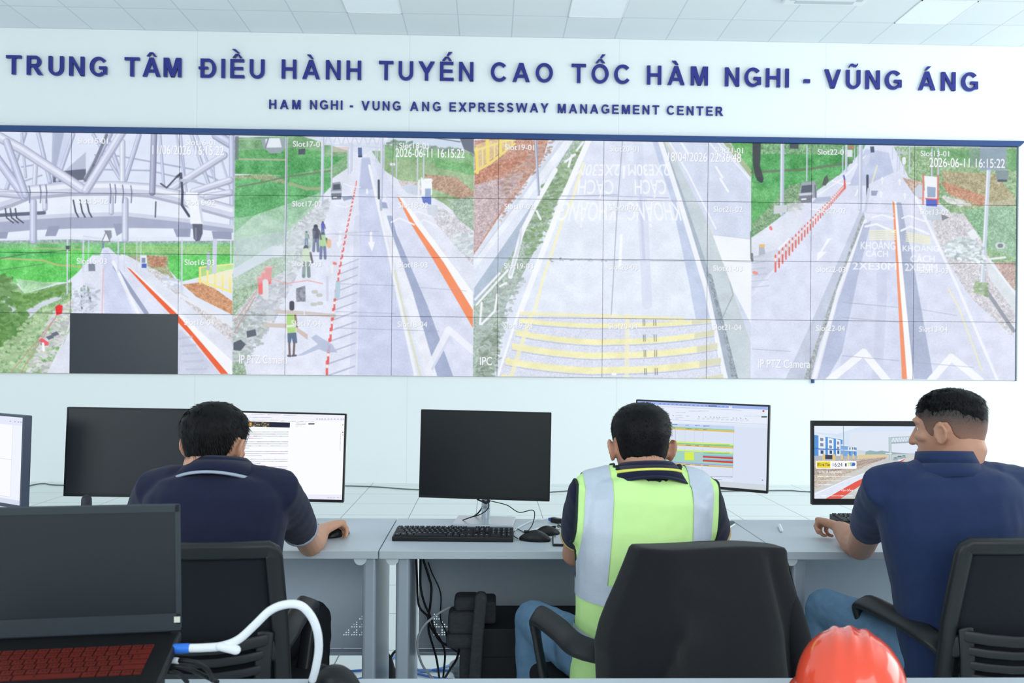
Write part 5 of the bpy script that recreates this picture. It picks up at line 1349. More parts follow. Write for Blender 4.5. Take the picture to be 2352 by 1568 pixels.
def key_rows(wu):
    """(x, row, width) in key units of a full-size keyboard"""
    K = []
    for i in range(13): K.append((i * 1.0 + (0.25 if i else 0) + (i - 1) // 4 * 0.25 * (i > 0), 5.15, 1))
    for i in range(13): K.append((i, 4, 1))
    K.append((13, 4, 2))
    K.append((0, 3, 1.5)); K += [(1.5 + i, 3, 1) for i in range(12)] + [(13.5, 3, 1.5)]
    K.append((0, 2, 1.75)); K += [(1.75 + i, 2, 1) for i in range(11)] + [(12.75, 2, 2.25)]
    K.append((0, 1, 2.25)); K += [(2.25 + i, 1, 1) for i in range(10)] + [(12.25, 1, 2.75)]
    K += [(0, 0, 1.25), (1.25, 0, 1.25), (2.5, 0, 1.25), (3.75, 0, 6.25), (10, 0, 1.25), (11.25, 0, 1.25), (12.5, 0, 1.25), (13.75, 0, 1.25)]
    for r in (5.15, 4, 3): K += [(15.25 + i, r, 1) for i in range(3)]
    K += [(16.25, 1, 1), (15.25, 0, 1), (16.25, 0, 1), (17.25, 0, 1)]
    for r in (4, 3, 2, 1): K += [(18.5 + i, r, 1) for i in range(3)]
    K += [(18.5, 0, 2), (20.5, 0, 1)] + [(21.5, r, 1) for r in (4, 3, 2, 1, 0)]
    return K


def keyboard(label, x, y, z, yaw, w=0.442, d=0.136, full=True, group=None):
    t = thing('keyboard', label, 'keyboard', (x, y, z), yaw, group)
    tl = 0.09
    Mk = Matrix.Rotation(tl, 4, 'X')
    bm = bmesh.new()
    q = box(bm, -w / 2, w / 2, 0, d, 0, 0.017, 0.003)
    for v in q:
        if v.co.z > 0.008: v.co.z += (v.co.y) * math.tan(tl) * 0.9
    obj('case', bm, m_black, t)
    u = (w - 0.012) / 22.5
    Mk = Matrix.Translation((-w / 2 + 0.006, 0.008, 0.0172)) @ Matrix.Rotation(0.081, 4, 'X')
    rows = (d - 0.014) / 6.2
    meshes = {}
    for kx, r, kw in key_rows(u):
        if kw not in meshes:
            b = bmesh.new()
            vs = box(b, 0.0006, kw * u - 0.0012, 0.0006, rows - 0.0014, 0, 0.006)
            for v in vs:
                if v.co.z > 0.003: v.co.x += 0.0014 * (1 if v.co.x < kw * u / 2 else -1); v.co.y += 0.001 * (1 if v.co.y < rows / 2 else -1)
            if kw <= 1.5:   # pale legend on the key's top
                f = [b.verts.new((kw * u * .32 + ax, rows * .5 + ay, 0.00615)) for ax, ay in ((0, 0), (0.0045, 0), (0.0045, 0.0042), (0, 0.0042))]
                fc = b.faces.new(f); fc.material_index = 1
            me = bpy.data.meshes.new('key'); b.normal_update(); b.to_mesh(me); b.free(); me.materials.append(m_key); me.materials.append(m_legend)
            meshes[kw] = me
        o = bpy.data.objects.new('key', meshes[kw]); COL.objects.link(o); o.parent = t
        o.matrix_local = Mk @ Matrix.Translation((kx * u, r * rows, 0))
    return t


kl, kr = atz(901, 1243, ZD), atz(1178, 1247, ZD)
keyboard('black full-size keyboard lying in front of the switched-off middle monitor', (kl.x + kr.x) / 2, 3.075, ZD, math.atan2(kr.y - kl.y, kr.x - kl.x) * 0.6)
kp = atz(1958, 1204, ZD)
keyboard('black keyboard partly hidden behind the bare forearm of the man at right', kp.x + 0.16, kp.y - 0.05, ZD, 0.0)


def mouse(label, x, y, z, yaw, l=0.115, w=0.062, h=0.036):
    t = thing('computer_mouse', label, 'mouse', (x, y, z), yaw, None)
    bm = bmesh.new()
    n, m = 18, 14
    V = []
    for i in range(n + 1):
        a = i / n
        y_ = -l / 2 + l * a
        s = max(0.02, math.sin(math.pi * min(1, max(0, a * 0.96 + 0.02)))) ** 0.45
        hh = h * (0.25 + 0.75 * math.sin(math.pi * (0.12 + 0.78 * a)) ** 0.9) * (s ** 0.6)
        V.append([bm.verts.new((w / 2 * s * math.copysign(abs(math.cos(b)) ** 0.75, math.cos(b)), y_, 0.002 + hh * math.sin(b) ** 0.8 if 0 < j < m else 0.002)) for j, b in [(j, math.pi * j / m) for j in range(m + 1)]])
    for i in range(n):
        for j in range(m): bm.faces.new((V[i][j], V[i][j + 1], V[i + 1][j + 1], V[i + 1][j]))
    for i in range(n): bm.faces.new((V[i][0], V[i + 1][0], V[i + 1][m], V[i][m]))
    bm.faces.new(V[0][::-1]); bm.faces.new(V[-1])
    bmesh.ops.recalc_face_normals(bm, faces=bm.faces)
    obj('shell', bm, m_black, t, smooth=True)
    bm = boxm(-0.0035, 0.0035, l * 0.18, l * 0.36, h * 0.72, h * 0.99, 0.002)
    obj('scroll_wheel', bm, m_black2, t)
    return t


p = atz(1229, 1243, ZD); mouse('black computer mouse just right of the middle keyboard', p.x, p.y + 0.015, ZD, 1.30)
p = atz(1262, 1232, ZD); mouse('second black mouse, half hidden behind the first mouse beside the keyboard', p.x - 0.006, p.y + 0.035, ZD, -1.2, 0.1, 0.058, 0.032)
p = atz(770, 1236, ZD)
mouse('black mouse under the right hand of the man in plain navy polo', at(774, 1212, 3.16).x, 3.175, ZD, -.5)
# phone
a, b = atz(1272, 1256, ZD), atz(1286, 1234, ZD)
t = thing('mobile_phone', 'black mobile phone lying by the elbow of the vest man', 'phone', (a.x + 0.038, (a.y + b.y) / 2 - 0.002, ZD), -0.07)
obj('body', boxm(-0.037, 0.037, -0.072, 0.078, 0, 0.009, 0.004), m_black, t)
obj('screen', boxm(-0.033, 0.033, -0.067, 0.072, 0.0085, 0.0095), mat('phone_glass', (120, 138, 146), 0.12, spec=0.6), t)


def stick(name, label, cat, px0, py0, px1, py1, r, m, z=ZD):
    A, B = atz(px0, py0, z), atz(px1, py1, z); A.z = B.z = z + r
    bm = bmesh.new(); tube(bm, [A, A.lerp(B, .5), B], r, seg=12)
    return tag(obj(name, bm, m, smooth=True), label, cat)


stick('pen', 'white pen on the desk seam, right of the hi-vis vest', 'pen', 1671, 1217, 1687, 1206, 0.004, m_wcable)
stick('pen', 'thin pale pen lying behind the forearm of the plain navy polo man', 'pen', 700, 1206, 722, 1200, 0.0035, m_wcable)
stick('earbud', 'small white earbud-like object alone on the right desk', 'small object', 1790, 1210, 1795, 1222, 0.007, m_wcable)
pg = at(198, 1150, 3.0)
bm = bmesh.new(); tube(bm, [(pg.x, 3.0, ZD + .004), (pg.x, 3.0, ZD + .06), (pg.x + 0.001, 3.0, pg.z + 0.006)], [(0.019, 0.02), (0.018, 0.019), (0.0155, 0.016)], ref=(0, 1, 0), seg=20, power=3)
tag(obj('desk_speaker', bm, mat('slate_black', (34, 38, 48), 0.5), smooth=True), 'small upright rounded black object peeping above the laptop lid', 'desk gadget')


def cable(label, pts, r, m, n=8, name='cable', group=None):
    return tag(obj(name, cable_mesh(pts, r, n), m, smooth=True), label, 'cable', group)


D = lambda x, y, dz=0.004: tuple(atz(x, y, ZD + dz))
A3 = lambda x, y, Y: tuple(at(x, y, Y))
cable('thin black cable looping from the middle monitor to the mouse', [A3(1118, 1148, 3.5), A3(1135, 1152, 3.42), A3(1165, 1160, 3.38), A3(1192, 1176, 3.36), A3(1222, 1171, 3.36), A3(1228, 1182, 3.36), A3(1222, 1206, 3.32), D(1208, 1222), D(1196, 1218), D(1185, 1214), D(1179, 1228), D(1190, 1237, .008)], 0.0019, m_cable)
cable('black cable hanging from the middle monitor to the keyboard', [A3(1120, 1146, 3.46), A3(1122, 1165, 3.42), A3(1105, 1180, 3.4), A3(1080, 1188, 3.4), D(1056, 1197), D(1040, 1206), D(1027, 1213)], 0.0022, m_cable)
cable('thick black cable behind the silver monitor neck', [A3(1096, 1146, 3.49), A3(1110, 1156, 3.5), A3(1098, 1178, 3.52), A3(1076, 1190, 3.53), D(1050, 1191)], 0.0032, m_cable)
bm = bmesh.new(); q = at(1116, 1154, 3.405); tube(bm, [(q.x - .012, q.y, q.z + .006), (q.x, q.y - .008, q.z), (q.x + .012, q.y, q.z + .006)], 0.006, seg=10)
tag(obj('cable_tie', bm, m_cable, smooth=True), 'black knot of cable tied around the silver monitor neck', 'cable tie')
cable('white cable lying from the silver stand base to the adapter', [D(1180, 1219), D(1196, 1208), D(1222, 1196), D(1245, 1193), D(1268, 1187), D(1285, 1190)], 0.0024, m_wcable)
cable('white cable curving behind the two black mice', [D(1206, 1228), D(1225, 1216), D(1262, 1208), D(1284, 1214), D(1300, 1220)], 0.0024, m_wcable)
cable('short white cable end behind the first mouse', [D(1235, 1220), D(1250, 1222), D(1280, 1221), D(1300, 1218)], 0.003, m_wcable)
# usb adapter
a, b = atz(1266, 1198, ZD), atz(1289, 1203, ZD)
t = thing('usb_adapter', 'black adapter block with blue plug left of the vest man', 'adapter', ((a.x + b.x) / 2, (a.y + b.y) / 2, ZD), math.atan2(b.y - a.y, b.x - a.x))
obj('block', boxm(-0.024, 0.022, -0.011, 0.011, 0, 0.02, 0.003), m_black, t)
obj('plug', boxm(-0.040, -0.023, -0.008, 0.008, 0.004, 0.016, 0.002), mat('blue_plastic', (52, 104, 200), 0.4), t)
cable('black cable loop running from the adapter block to the vest man', [D(1289, 1204, .01), D(1300, 1203), D(1306, 1199), D(1310, 1210), D(1295, 1212), D(1282, 1205), D(1284, 1213), D(1300, 1219)], 0.0024, m_cable)
# cables of the document monitor
cable('black cable pair hanging below the document monitor', [A3(697, 1148, 3.47), A3(690, 1158, 3.46), A3(678, 1172, 3.45), A3(668, 1182, 3.44)], 0.0024, m_cable)
cable('second strand of cable below the document monitor', [A3(694, 1148, 3.47), A3(684, 1156, 3.46), A3(672, 1168, 3.45)], 0.002, m_cable)
cable('thin black mouse cable reaching the hand of the plain navy polo man', [A3(660, 1160, 3.5), A3(680, 1166, 3.45), A3(705, 1182, 3.42), D(722, 1198), D(742, 1209), D(755, 1214)], 0.002, m_cable)
cable('black cable hanging behind the spreadsheet monitor', [A3(1640, 1124, 3.46), A3(1643, 1138, 3.48), A3(1648, 1156, 3.49), A3(1652, 1180, 3.5)], 0.0055, m_cable)
cable('black cable curving beside the stand of the road monitor', [A3(1972, 1175, 3.45), A3(1964, 1185, 3.46), A3(1960, 1193, 3.47)], 0.0035, m_cable)
cable('long thin dark cable lying on the floor along the back wall', [tuple(atz(x, y, 0.006)) for x, y in ((30, 1135), (60, 1118), (98, 1110), (150, 1114), (400, 1113), (700, 1114), (850, 1117), (960, 1124), (1200, 1131), (1290, 1128), (1345, 1124), (1560, 1128), (1700, 1127), (1810, 1126), (1870, 1129), (2100, 1130), (2300, 1131))], 0.006, mat('grey_cable', (96, 104, 108), 0.6))

# ------------------------------------------------------------------ under the middle desk
U = lambda x, y, Y=3.3: tuple(at(x, y, Y))
cab = [([(956, 1284, 3.3), (958, 1330, 3.3), (962, 1390, 3.3), (984, 1418, 3.28), (985, 1450, 3.28), (1002, 1510, 3.3), (1009, 1556, 3.35)], .0042, 'leftmost thick black cable hanging under the middle desk'),
       ([(966, 1284, 3.32), (966, 1345, 3.32), (975, 1385, 3.32), (987, 1412, 3.32), (1000, 1450, 3.3), (1012, 1470, 3.3), (1022, 1500, 3.32), (1018, 1555, 3.36)], .0042, 'second thick black cable hanging under the middle desk'),
       ([(972, 1284, 3.34), (985, 1325, 3.34), (991, 1350, 3.34), (988, 1390, 3.33), (984, 1425, 3.33), (996, 1450, 3.32), (1015, 1475, 3.3), (1045, 1488, 3.28)], .0046, 'third black cable, bowing out, hanging under the middle desk'),
       ([(983, 1290, 3.36), (992, 1315, 3.36), (1012, 1362, 3.36), (1012, 1420, 3.36), (1024, 1450, 3.35), (1030, 1480, 3.34), (1050, 1497, 3.32)], .0026, 'thinnest black cable with a kink hanging under the middle desk'),
       ([(1057, 1470, 3.2), (1050, 1510, 3.22), (1035, 1535, 3.26), (1022, 1556, 3.32)], .0048, 'short black cable slanting down beside the foam block')]
for pts, r, lab in cab: cable(lab, [U(*p) for p in pts], r, m_cable)
cable('white cable arching beneath the middle desk to the foam block', [U(1036, 1392, 3.2), U(1005, 1410, 3.2), U(975, 1435, 3.2), U(960, 1465, 3.22), U(960, 1495, 3.25), U(972, 1530, 3.3), U(998, 1563, 3.35)], 0.0046, mat('pale_cable', (206, 214, 220), 0.45))
fl = lambda x, y: tuple(atz(x, y, 0.008))
cable('blue network cable along the floor below the left desk', [fl(735, 1543), fl(800, 1541), fl(850, 1538), fl(905, 1537), fl(1000, 1539), fl(1060, 1540)], 0.006, m_bcable)
cable('second blue network cable crossing the floor gap', [fl(810, 1562), fl(850, 1553), fl(890, 1546), fl(950, 1546), fl(1000, 1556), fl(1040, 1560)], 0.006, m_bcable)
cable('curling pale blue cable on the floor by the desk leg', [fl(890, 1532), fl(893, 1518), fl(905, 1508), fl(920, 1500), fl(960, 1538), fl(1010, 1535), fl(1046, 1522)], 0.006, mat('pale_blue_cable', (112, 150, 206), 0.45))
cable('dark blue cable crossing the floor under the modesty panel', [fl(943, 1493), fl(1000, 1492), fl(1050, 1494), fl(1080, 1498)], 0.006, mat('dark_blue_cable', (44, 62, 110), 0.45))
# power plug in the gap
pb = atz(893, 1562, 0)
t = thing('power_plug', 'black power plug with cables on the floor between two desks', 'plug', tuple(pb))
bm = bmesh.new(); tube(bm, [(0, 0, 0.012), (0.004, 0.0, 0.05), (0.006, 0, 0.10)], [(0.038, 0.03), (0.026, 0.022), (0.008, 0.008)], ref=(0, 1, 0)); obj('plug_body', bm, m_black2, t, smooth=True)
bm = bmesh.new(); tube(bm, catmull([(0.006, 0, 0.10), (-0.02, 0, 0.125), (-0.07, 0.0, 0.07), (-0.08, 0.0, 0.0)], 6), 0.007, seg=8); tube(bm, catmull([(0.006, 0, 0.10), (0.03, 0.0, 0.13), (0.08, 0.02, 0.13)], 6), 0.006, seg=8); obj('cord', bm, m_cable, t, smooth=True)

m_foam = mat('black_foam', (66, 68, 72), 0.95, var=0.25, scale=90, bump=0.9, bscale=320, spec=0.15)
m_carton = mat('black_carton', (22, 24, 28), 0.6, var=0.06)
# black carton under the desk
pa = at(1100, 1423, 3.12); pb2 = at(1300, 1425, 3.12)
t = thing('carton', 'big black box standing on the floor under the middle desk', 'box', (pa.x + 0.25, 3.16, 0))
obj('body', boxm(-0.245, 0.245, -0.14, 0.14, 0.0, 0.40, 0.004), m_carton, t)
bm = boxm(-0.25, 0.25, -0.145, 0.145, 0.37, pa.z + 0.0, 0.004)
obj('lid', bm, m_carton, t)
# foam blocks
zf = lambda y, Y: at(1080, y, Y).z
t = thing('foam_packaging', 'tall dark grey foam strip leaning against the black box', 'foam packaging', (at(1088, 1560, 2.96).x, 2.97, 0))
ox = t.location.x
bm = bmesh.new(); tube(bm, [(at(1092, 1367, 2.98).x + .02 - ox, 0.01, zf(1372, 2.98)), (0.012, 0.0, zf(1460, 2.98)), (-0.012, 0.0, 0.03)], [(0.022, 0.03), (0.021, 0.03), (0.024, 0.03)], ref=(0, 1, 0), seg=16, power=5)
obj('strip', bm, m_foam, t)
t = thing('foam_packaging', 'notched dark foam block stack left of the black box, below the monitor', 'foam packaging', (at(1062, 1450, 3.06).x, 3.06, 0))
ox = t.location.x
for (x0, x1, y0, y1, dy) in ((1043, 1102, 1368, 1402, 0.02), (1030, 1100, 1398, 1450, 0.0), (1026, 1098, 1446, 1480, -0.01)):
    A, B = at(x0, y1, 3.06), at(x1, y0, 3.06)
    bm = boxm(A.x - ox, B.x - ox, -0.05 + dy, 0.05 + dy, A.z, B.z, 0.018, 3)
    obj('block', bm, m_foam, t)
A, B = at(1056, 1530, 3.06), at(1098, 1478, 3.06)
bm = boxm(A.x - ox, B.x - ox, -0.04, 0.045, 0.0, B.z + .01, 0.008); obj('block', bm, m_foam, t)
A, B = at(1103, 1425, 3.16), at(1138, 1364, 3.16)
t = thing('foam_packaging', 'dark foam piece on top of the black box under the desk', 'foam packaging', ((A.x + B.x) / 2, 3.12, pa.z))
obj('block', boxm(-0.042, 0.03, -0.06, 0.06, 0.0, B.z - pa.z, 0.012, 3), m_foam, t)
# plastic bag with the cables
pb3 = atz(1068, 1556, 0)
bm = bmesh.new(); ellipsoid(bm, (0, 0, 0.045), (0.075, 0.06, 0.05), u=24, v=16)
for v in bm.verts: v.co += Vector((1, 1, .7)) * 0.018 * mnoise.noise(v.co * 22)
for v in bm.verts: v.co.z = max(0.001, v.co.z)
o = tag(obj('plastic_bag', bm, mat('grey_plastic_bag', (96, 104, 112), 0.2, var=0.15, scale=30, spec=0.6), smooth=False), 'crumpled grey plastic bag on the floor beside the foam strip', 'bag'); o.location = pb3

# ------------------------------------------------------------------ office chairs
m_mesh = mat('black_chair_mesh', (27, 31, 38), 0.75, var=0.12, scale=400, bump=0.5, bscale=900, spec=0.2)
m_frame = mat('black_chair_plastic', (30, 33, 37), 0.45, var=0.05)
m_seat = mat('black_seat_fabric', (24, 26, 30), 0.9, var=0.15, scale=200, bump=0.4, bscale=500, spec=0.2)


def chair(label, x, y, yaw, hw=0.205, arm=0.25, top=0.95, group='black mesh office chairs', yb=-0.25):
    t = thing('office_chair', label, 'chair', (x, y, 0), yaw, group)
    z0, z1 = 0.53, top
    lean = 0.05
    def B(u, v, d=0.0):     # back surface: u across (-1..1), v up (0..1)
        w = hw * (1.07 - 0.07 * v)
        return Vector((u * w, yb + 0.045 * (1 - u * u) * -1 * 0.6 - lean * v + 0.03 * (v - .35) ** 2 * -2 + d, z0 + (z1 - z0) * v))
    # frame
    bm = bmesh.new()
    loop = [(-1, .04), (-1, .5), (-1, .955), (-.985, .985), (-.95, 1), (-.5, 1), (0, 1.0), (.5, 1), (.95, 1), (.985, .985), (1, .955), (1, .5), (1, .04), (.9, 0), (0, 0), (-.9, 0), (-1, .04), (-1, .1)]
    tube(bm, [B(u, v) for u, v in loop], [(0.022, 0.014)] * len(loop), ref=(0, 1, 0), seg=10, caps=False, power=4)
    fr = obj('back_frame', bm, m_frame, t, smooth=True)
    # mesh
    bm = bmesh.new(); N = 14
    V = [[bm.verts.new(B(-.95 + 1.9 * i / N, .03 + .94 * j / N, 0.004)) for i in range(N + 1)] for j in range(N + 1)]
    for j in range(N):
        for i in range(N): bm.faces.new((V[j][i], V[j][i + 1], V[j + 1][i + 1], V[j + 1][i]))
    r = bmesh.ops.extrude_face_region(bm, geom=list(bm.faces))
    for v in r['geom']:
        if isinstance(v, bmesh.types.BMVert): v.co.y += 0.006
    bmesh.ops.recalc_face_normals(bm, faces=bm.faces)
    obj('back_mesh', bm, m_mesh, t, smooth=True)
    # slotted lumbar support behind the mesh
    bm = bmesh.new()
    for k, (v, dz) in enumerate(((.40, .0), (.31, .0), (.22, .0), (.13, 0))):
        pts = [B(u, v + 0.055 * (u * u) - .02, -0.030 + .018 * u * u) for u in (-.86, -.6, -.3, 0, .3, .6, .86)]
        tube(bm, pts, [(0.006, 0.016 if k in (0, 3) else 0.012)] * 7, ref=(0, 0, 1), seg=10, power=3)
    for s in (-1, 1):
        tube(bm, [B(s * .78, .1, -.02), B(s * .8, .28, -.018), B(s * .84, .46, -.012)], [(0.006, 0.022)] * 3, ref=(1, 0, 0), seg=10, power=3)
        tube(bm, [B(s * .82, .36, -.014), B(s * .96, .34, -.006)], [(0.008, 0.03)] * 2, ref=(0, 0, 1), seg=10, power=3)
    obj('lumbar_support', bm, m_frame, t, smooth=True)
    # seat
    bm = boxm(-0.245, 0.245, -0.22, 0.25, 0.435, 0.50, 0.028, 4)
    obj('seat', bm, m_seat, t, smooth=True)
    obj('seat_pan', boxm(-0.2, 0.2, -0.2, 0.2, 0.40, 0.436, 0.01), m_frame, t)
    bm = bmesh.new(); tube(bm, [(0, -0.05, 0.40), (0, -0.2, 0.41), (0, yb - 0.01, 0.46), (0, yb - 0.02, 0.60)], [(0.05, 0.012)] * 4, ref=(0, 1, 0), seg=12, power=3)
    obj('back_bracket', bm, m_frame, t, smooth=True)
    for s in (-1, 1):
        bm = bmesh.new()
        a = arm
        pts = [(s * (hw - .035), yb + .015, .60), (s * (hw - .01), yb + .03, .655), (s * a, yb + .09, .682), (s * a, -0.05, .688), (s * a, .07, .69), (s * a, .115, .682), (s * a, .128, .655), (s * (a - .004), .10, .57), (s * (a - .012), .05, .47), (s * (a - .05), .03, .42), (s * (a - .12), .03, .415)]
        P = catmull(pts, 5)
        R = []
        for p in P:
            k = max(0.0, min(1.0, (p.z - .62) / .06))
            R.append((0.010 + 0.004 * k, 0.020 + 0.012 * k))
        tube(bm, P, R, ref=(1, 0, 0), seg=12, power=3.2)
        tube(bm, [(s * (hw - .02), yb + .02, .60), (s * (hw - .02), yb + .05, .5), (s * (hw - .05), yb + .09, .42)], [(0.012, 0.02)] * 3, ref=(1, 0, 0), seg=10, power=3)
        obj('armrest', bm, m_frame, t, smooth=True)
    bm = bmesh.new(); lathe(bm, [(0.03, 0.10), (0.03, 0.24), (0.022, 0.24), (0.022, 0.40)], seg=20); obj('gas_lift', bm, m_frame, t, smooth=True)
    bm = bmesh.new()
    for k in range(5):
        a = math.radians(72 * k + 90)
        tube(bm, [(0.02 * math.cos(a), 0.02 * math.sin(a), 0.105), (0.29 * math.cos(a), 0.29 * math.sin(a), 0.075)], [(0.026, 0.018), (0.016, 0.012)], seg=10)
    obj('star_base', bm, m_frame, t, smooth=True)
    for k in range(5):
        a = math.radians(72 * k + 90)
        bm = bmesh.new()
        for d in (-0.011, 0.011):
            q = bmesh.ops.create_cone(bm, cap_ends=True, segments=20, radius1=0.027, radius2=0.027, depth=0.016)
            for v in q['verts']:
                c = Vector((0.29 * math.cos(a) + (v.co.z + d) * math.sin(a) + v.co.x * math.cos(a), 0.29 * math.sin(a) - (v.co.z + d) * math.cos(a) + v.co.x * math.sin(a), 0.028 + v.co.y)); v.co = c
        tube(bm, [(0.29 * math.cos(a), 0.29 * math.sin(a), 0.03), (0.29 * math.cos(a), 0.29 * math.sin(a), 0.085)], 0.009, seg=8)
        obj('caster', bm, m_frame, t)
    return t


chair('black mesh chair of the man in plain navy polo, behind the open dark laptop', -0.752, 2.50, 0.0, top=0.945, arm=0.205)
C2 = chair('black mesh chair with a black jacket hung over its back', 0.44, 2.46, math.radians(20), top=0.93, hw=0.19, arm=0.27)
chair('black mesh chair at the right edge, under the man looking sideways', 1.425, 2.54, math.radians(9), top=0.955, arm=0.235, hw=0.225)

# ------------------------------------------------------------------ people
m_skin = mat('skin', (206, 156, 130), 0.5, var=0.06, scale=25, bump=0.15, bscale=300, spec=0.35, sss=0.12)
m_skin2 = mat('tanned_skin', (196, 146, 122), 0.5, var=0.06, scale=25, bump=0.15, bscale=300, spec=0.35, sss=0.12)
m_hair = mat('black_hair', (11, 11, 13), 0.55, var=0.25, scale=60, spec=0.18)
m_dark = mat('dark_trousers', (27, 29, 35), 0.85, var=0.15, scale=40, bump=0.3, bscale=500, spec=0.2)
m_polo = mat('navy_polo_fabric', (29, 34, 60), 0.85, var=0.08, scale=60, bump=0.5, bscale=700, spec=0.2, sheen=0.1)
m_polo3 = mat('blue_navy_polo_fabric', (32, 49, 88), 0.8, var=0.08, scale=40, bump=0.4, bscale=700, spec=0.25, sheen=0.1)
m_jean = mat('blue_denim', (104, 138, 168), 0.85, var=0.2, scale=40, bump=0.5, bscale=500, spec=0.2)
m_lime = mat('lime_vest_fabric', (212, 255, 166), 0.65, var=0.03, scale=80, bump=0.3, bscale=900, spec=0.2)
m_strip = mat('silver_reflective_tape', (198, 208, 222), 0.35, metal=0.1, var=0.05, scale=120, bump=0.3, bscale=500)
m_dkgreen = mat('dark_binding', (30, 44, 44), 0.8)
m_grey_trim = mat('grey_stripe', (168, 178, 196), 0.8)
m_yellow_trim = mat('yellow_stripe', (236, 236, 110), 0.8)
m_tan_trim = mat('tan_stripe', (206, 178, 110), 0.8)
m_shoe = mat('dark_shoe', (30, 30, 34), 0.6)
m_eye = mat('eye_white', (236, 236, 232), 0.2)
m_iris = mat('dark_iris', (30, 20, 16), 0.15)

HEAD = [(-.118, .030, .088, .022), (-.105, -.005, .097, .040), (-.085, -.05, .099, .053), (-.06, -.072, .098, .061), (-.03, -.088, .098, .069), (0.0, -.098, .097, .074),
        (.03, -.103, .098, .0775), (.06, -.099, .094, .0765), (.085, -.084, .079, .068), (.103, -.060, .054, .050), (.114, -.032, .026, .028), (.117, -.012, .008, .010)]


def head_ring(z):
    for a, b in zip(HEAD[:-1], HEAD[1:]):
        if a[0] <= z <= b[0]:
            t = (z - a[0]) / (b[0] - a[0]); return tuple(a[i] + (b[i] - a[i]) * t for i in range(1, 4))
    return HEAD[-1][1:] if z > 0 else HEAD[0][1:]


def head_pt(az, z, off=0.0):
    """az 0 = back, + towards the head's right (+x), pi = face"""
    yb, yf, w = head_ring(z)
    cy, ry = (yb + yf) / 2, (yf - yb) / 2
    n = Vector((math.sin(az) / max(w, .02), -math.cos(az) / max(ry, .02), 0)).normalized()
    up = max(0.0, z - 0.04) / 0.08
    n = (n * (1 - up * .75) + Vector((0, 0, 1)) * up).normalized()
    return Vector((w * math.sin(az), cy - ry * math.cos(az), z)) + n * off, n


def head_shapes(bm, Mx, ear=1.0):
    seg = 28; V = []
    for z, yb, yf, w in HEAD:
        V.append([bm.verts.new(Mx @ head_pt(2 * math.pi * k / seg, z)[0]) for k in range(seg)])
    for i in range(len(V) - 1):
        for k in range(seg): bm.faces.new((V[i][k], V[i][(k + 1) % seg], V[i + 1][(k + 1) % seg], V[i + 1][k]))
    bm.faces.new(list(reversed(V[0]))); bm.faces.new(V[-1])
    m = lambda *p: Mx @ Vector(p)
    tube(bm, [m(0, .09, .03), m(0, .104, .0), m(0, .117, -.028)], [.007, .010, .013], seg=12)                     # nose
    for s in (-1, 1):
        tube(bm, [m(s * .006, .1, -.03), m(s * .014, .104, -.03)], .008, seg=8)
        tube(bm, [m(s * .01, .096, .034), m(s * .03, .094, .04), m(s * .05, .078, .036)], .007, seg=8)               # brow
        tube(bm, [m(s * .035, .08, -.01), m(s * .052, .06, -.012)], .016, seg=8)                                    # cheek
        # ear: rim, lobe and bowl
        c = Vector((s * .0785, -.004, -.004))
        rim = [(.004, .012, -.026), (.006, .020, .0), (.008, .018, .020), (.012, .004, .031), (.016, -.012, .026), (.017, -.019, .010), (.014, -.016, -.008), (.009, -.006, -.022), (.005, .004, -.032), (.002, .010, -.028)]
        tube(bm, [Mx @ (c + Vector((s * x * ear, y * .9, z * .92))) for x, y, z in rim], .0056, seg=8)
        tube(bm, [Mx @ (c + Vector((s * 0.0, .004, -.014))), Mx @ (c + Vector((s * .006 * ear, -.002, .012)))], [(.016, .006), (.017, .006)], ref=Mx.to_3x3() @ Vector((1, 0, 0)), seg=12)
    tube(bm, [m(-.022, .09, -.058), m(0, .101, -.056), m(.022, .09, -.058)], .007, seg=8)                          # lips
    tube(bm, [m(-.018, .088, -.069), m(0, .099, -.069), m(.018, .088, -.069)], .0075, seg=8)
    tube(bm, [m(-.012, .086, -.1), m(.012, .086, -.1)], .013, seg=8)


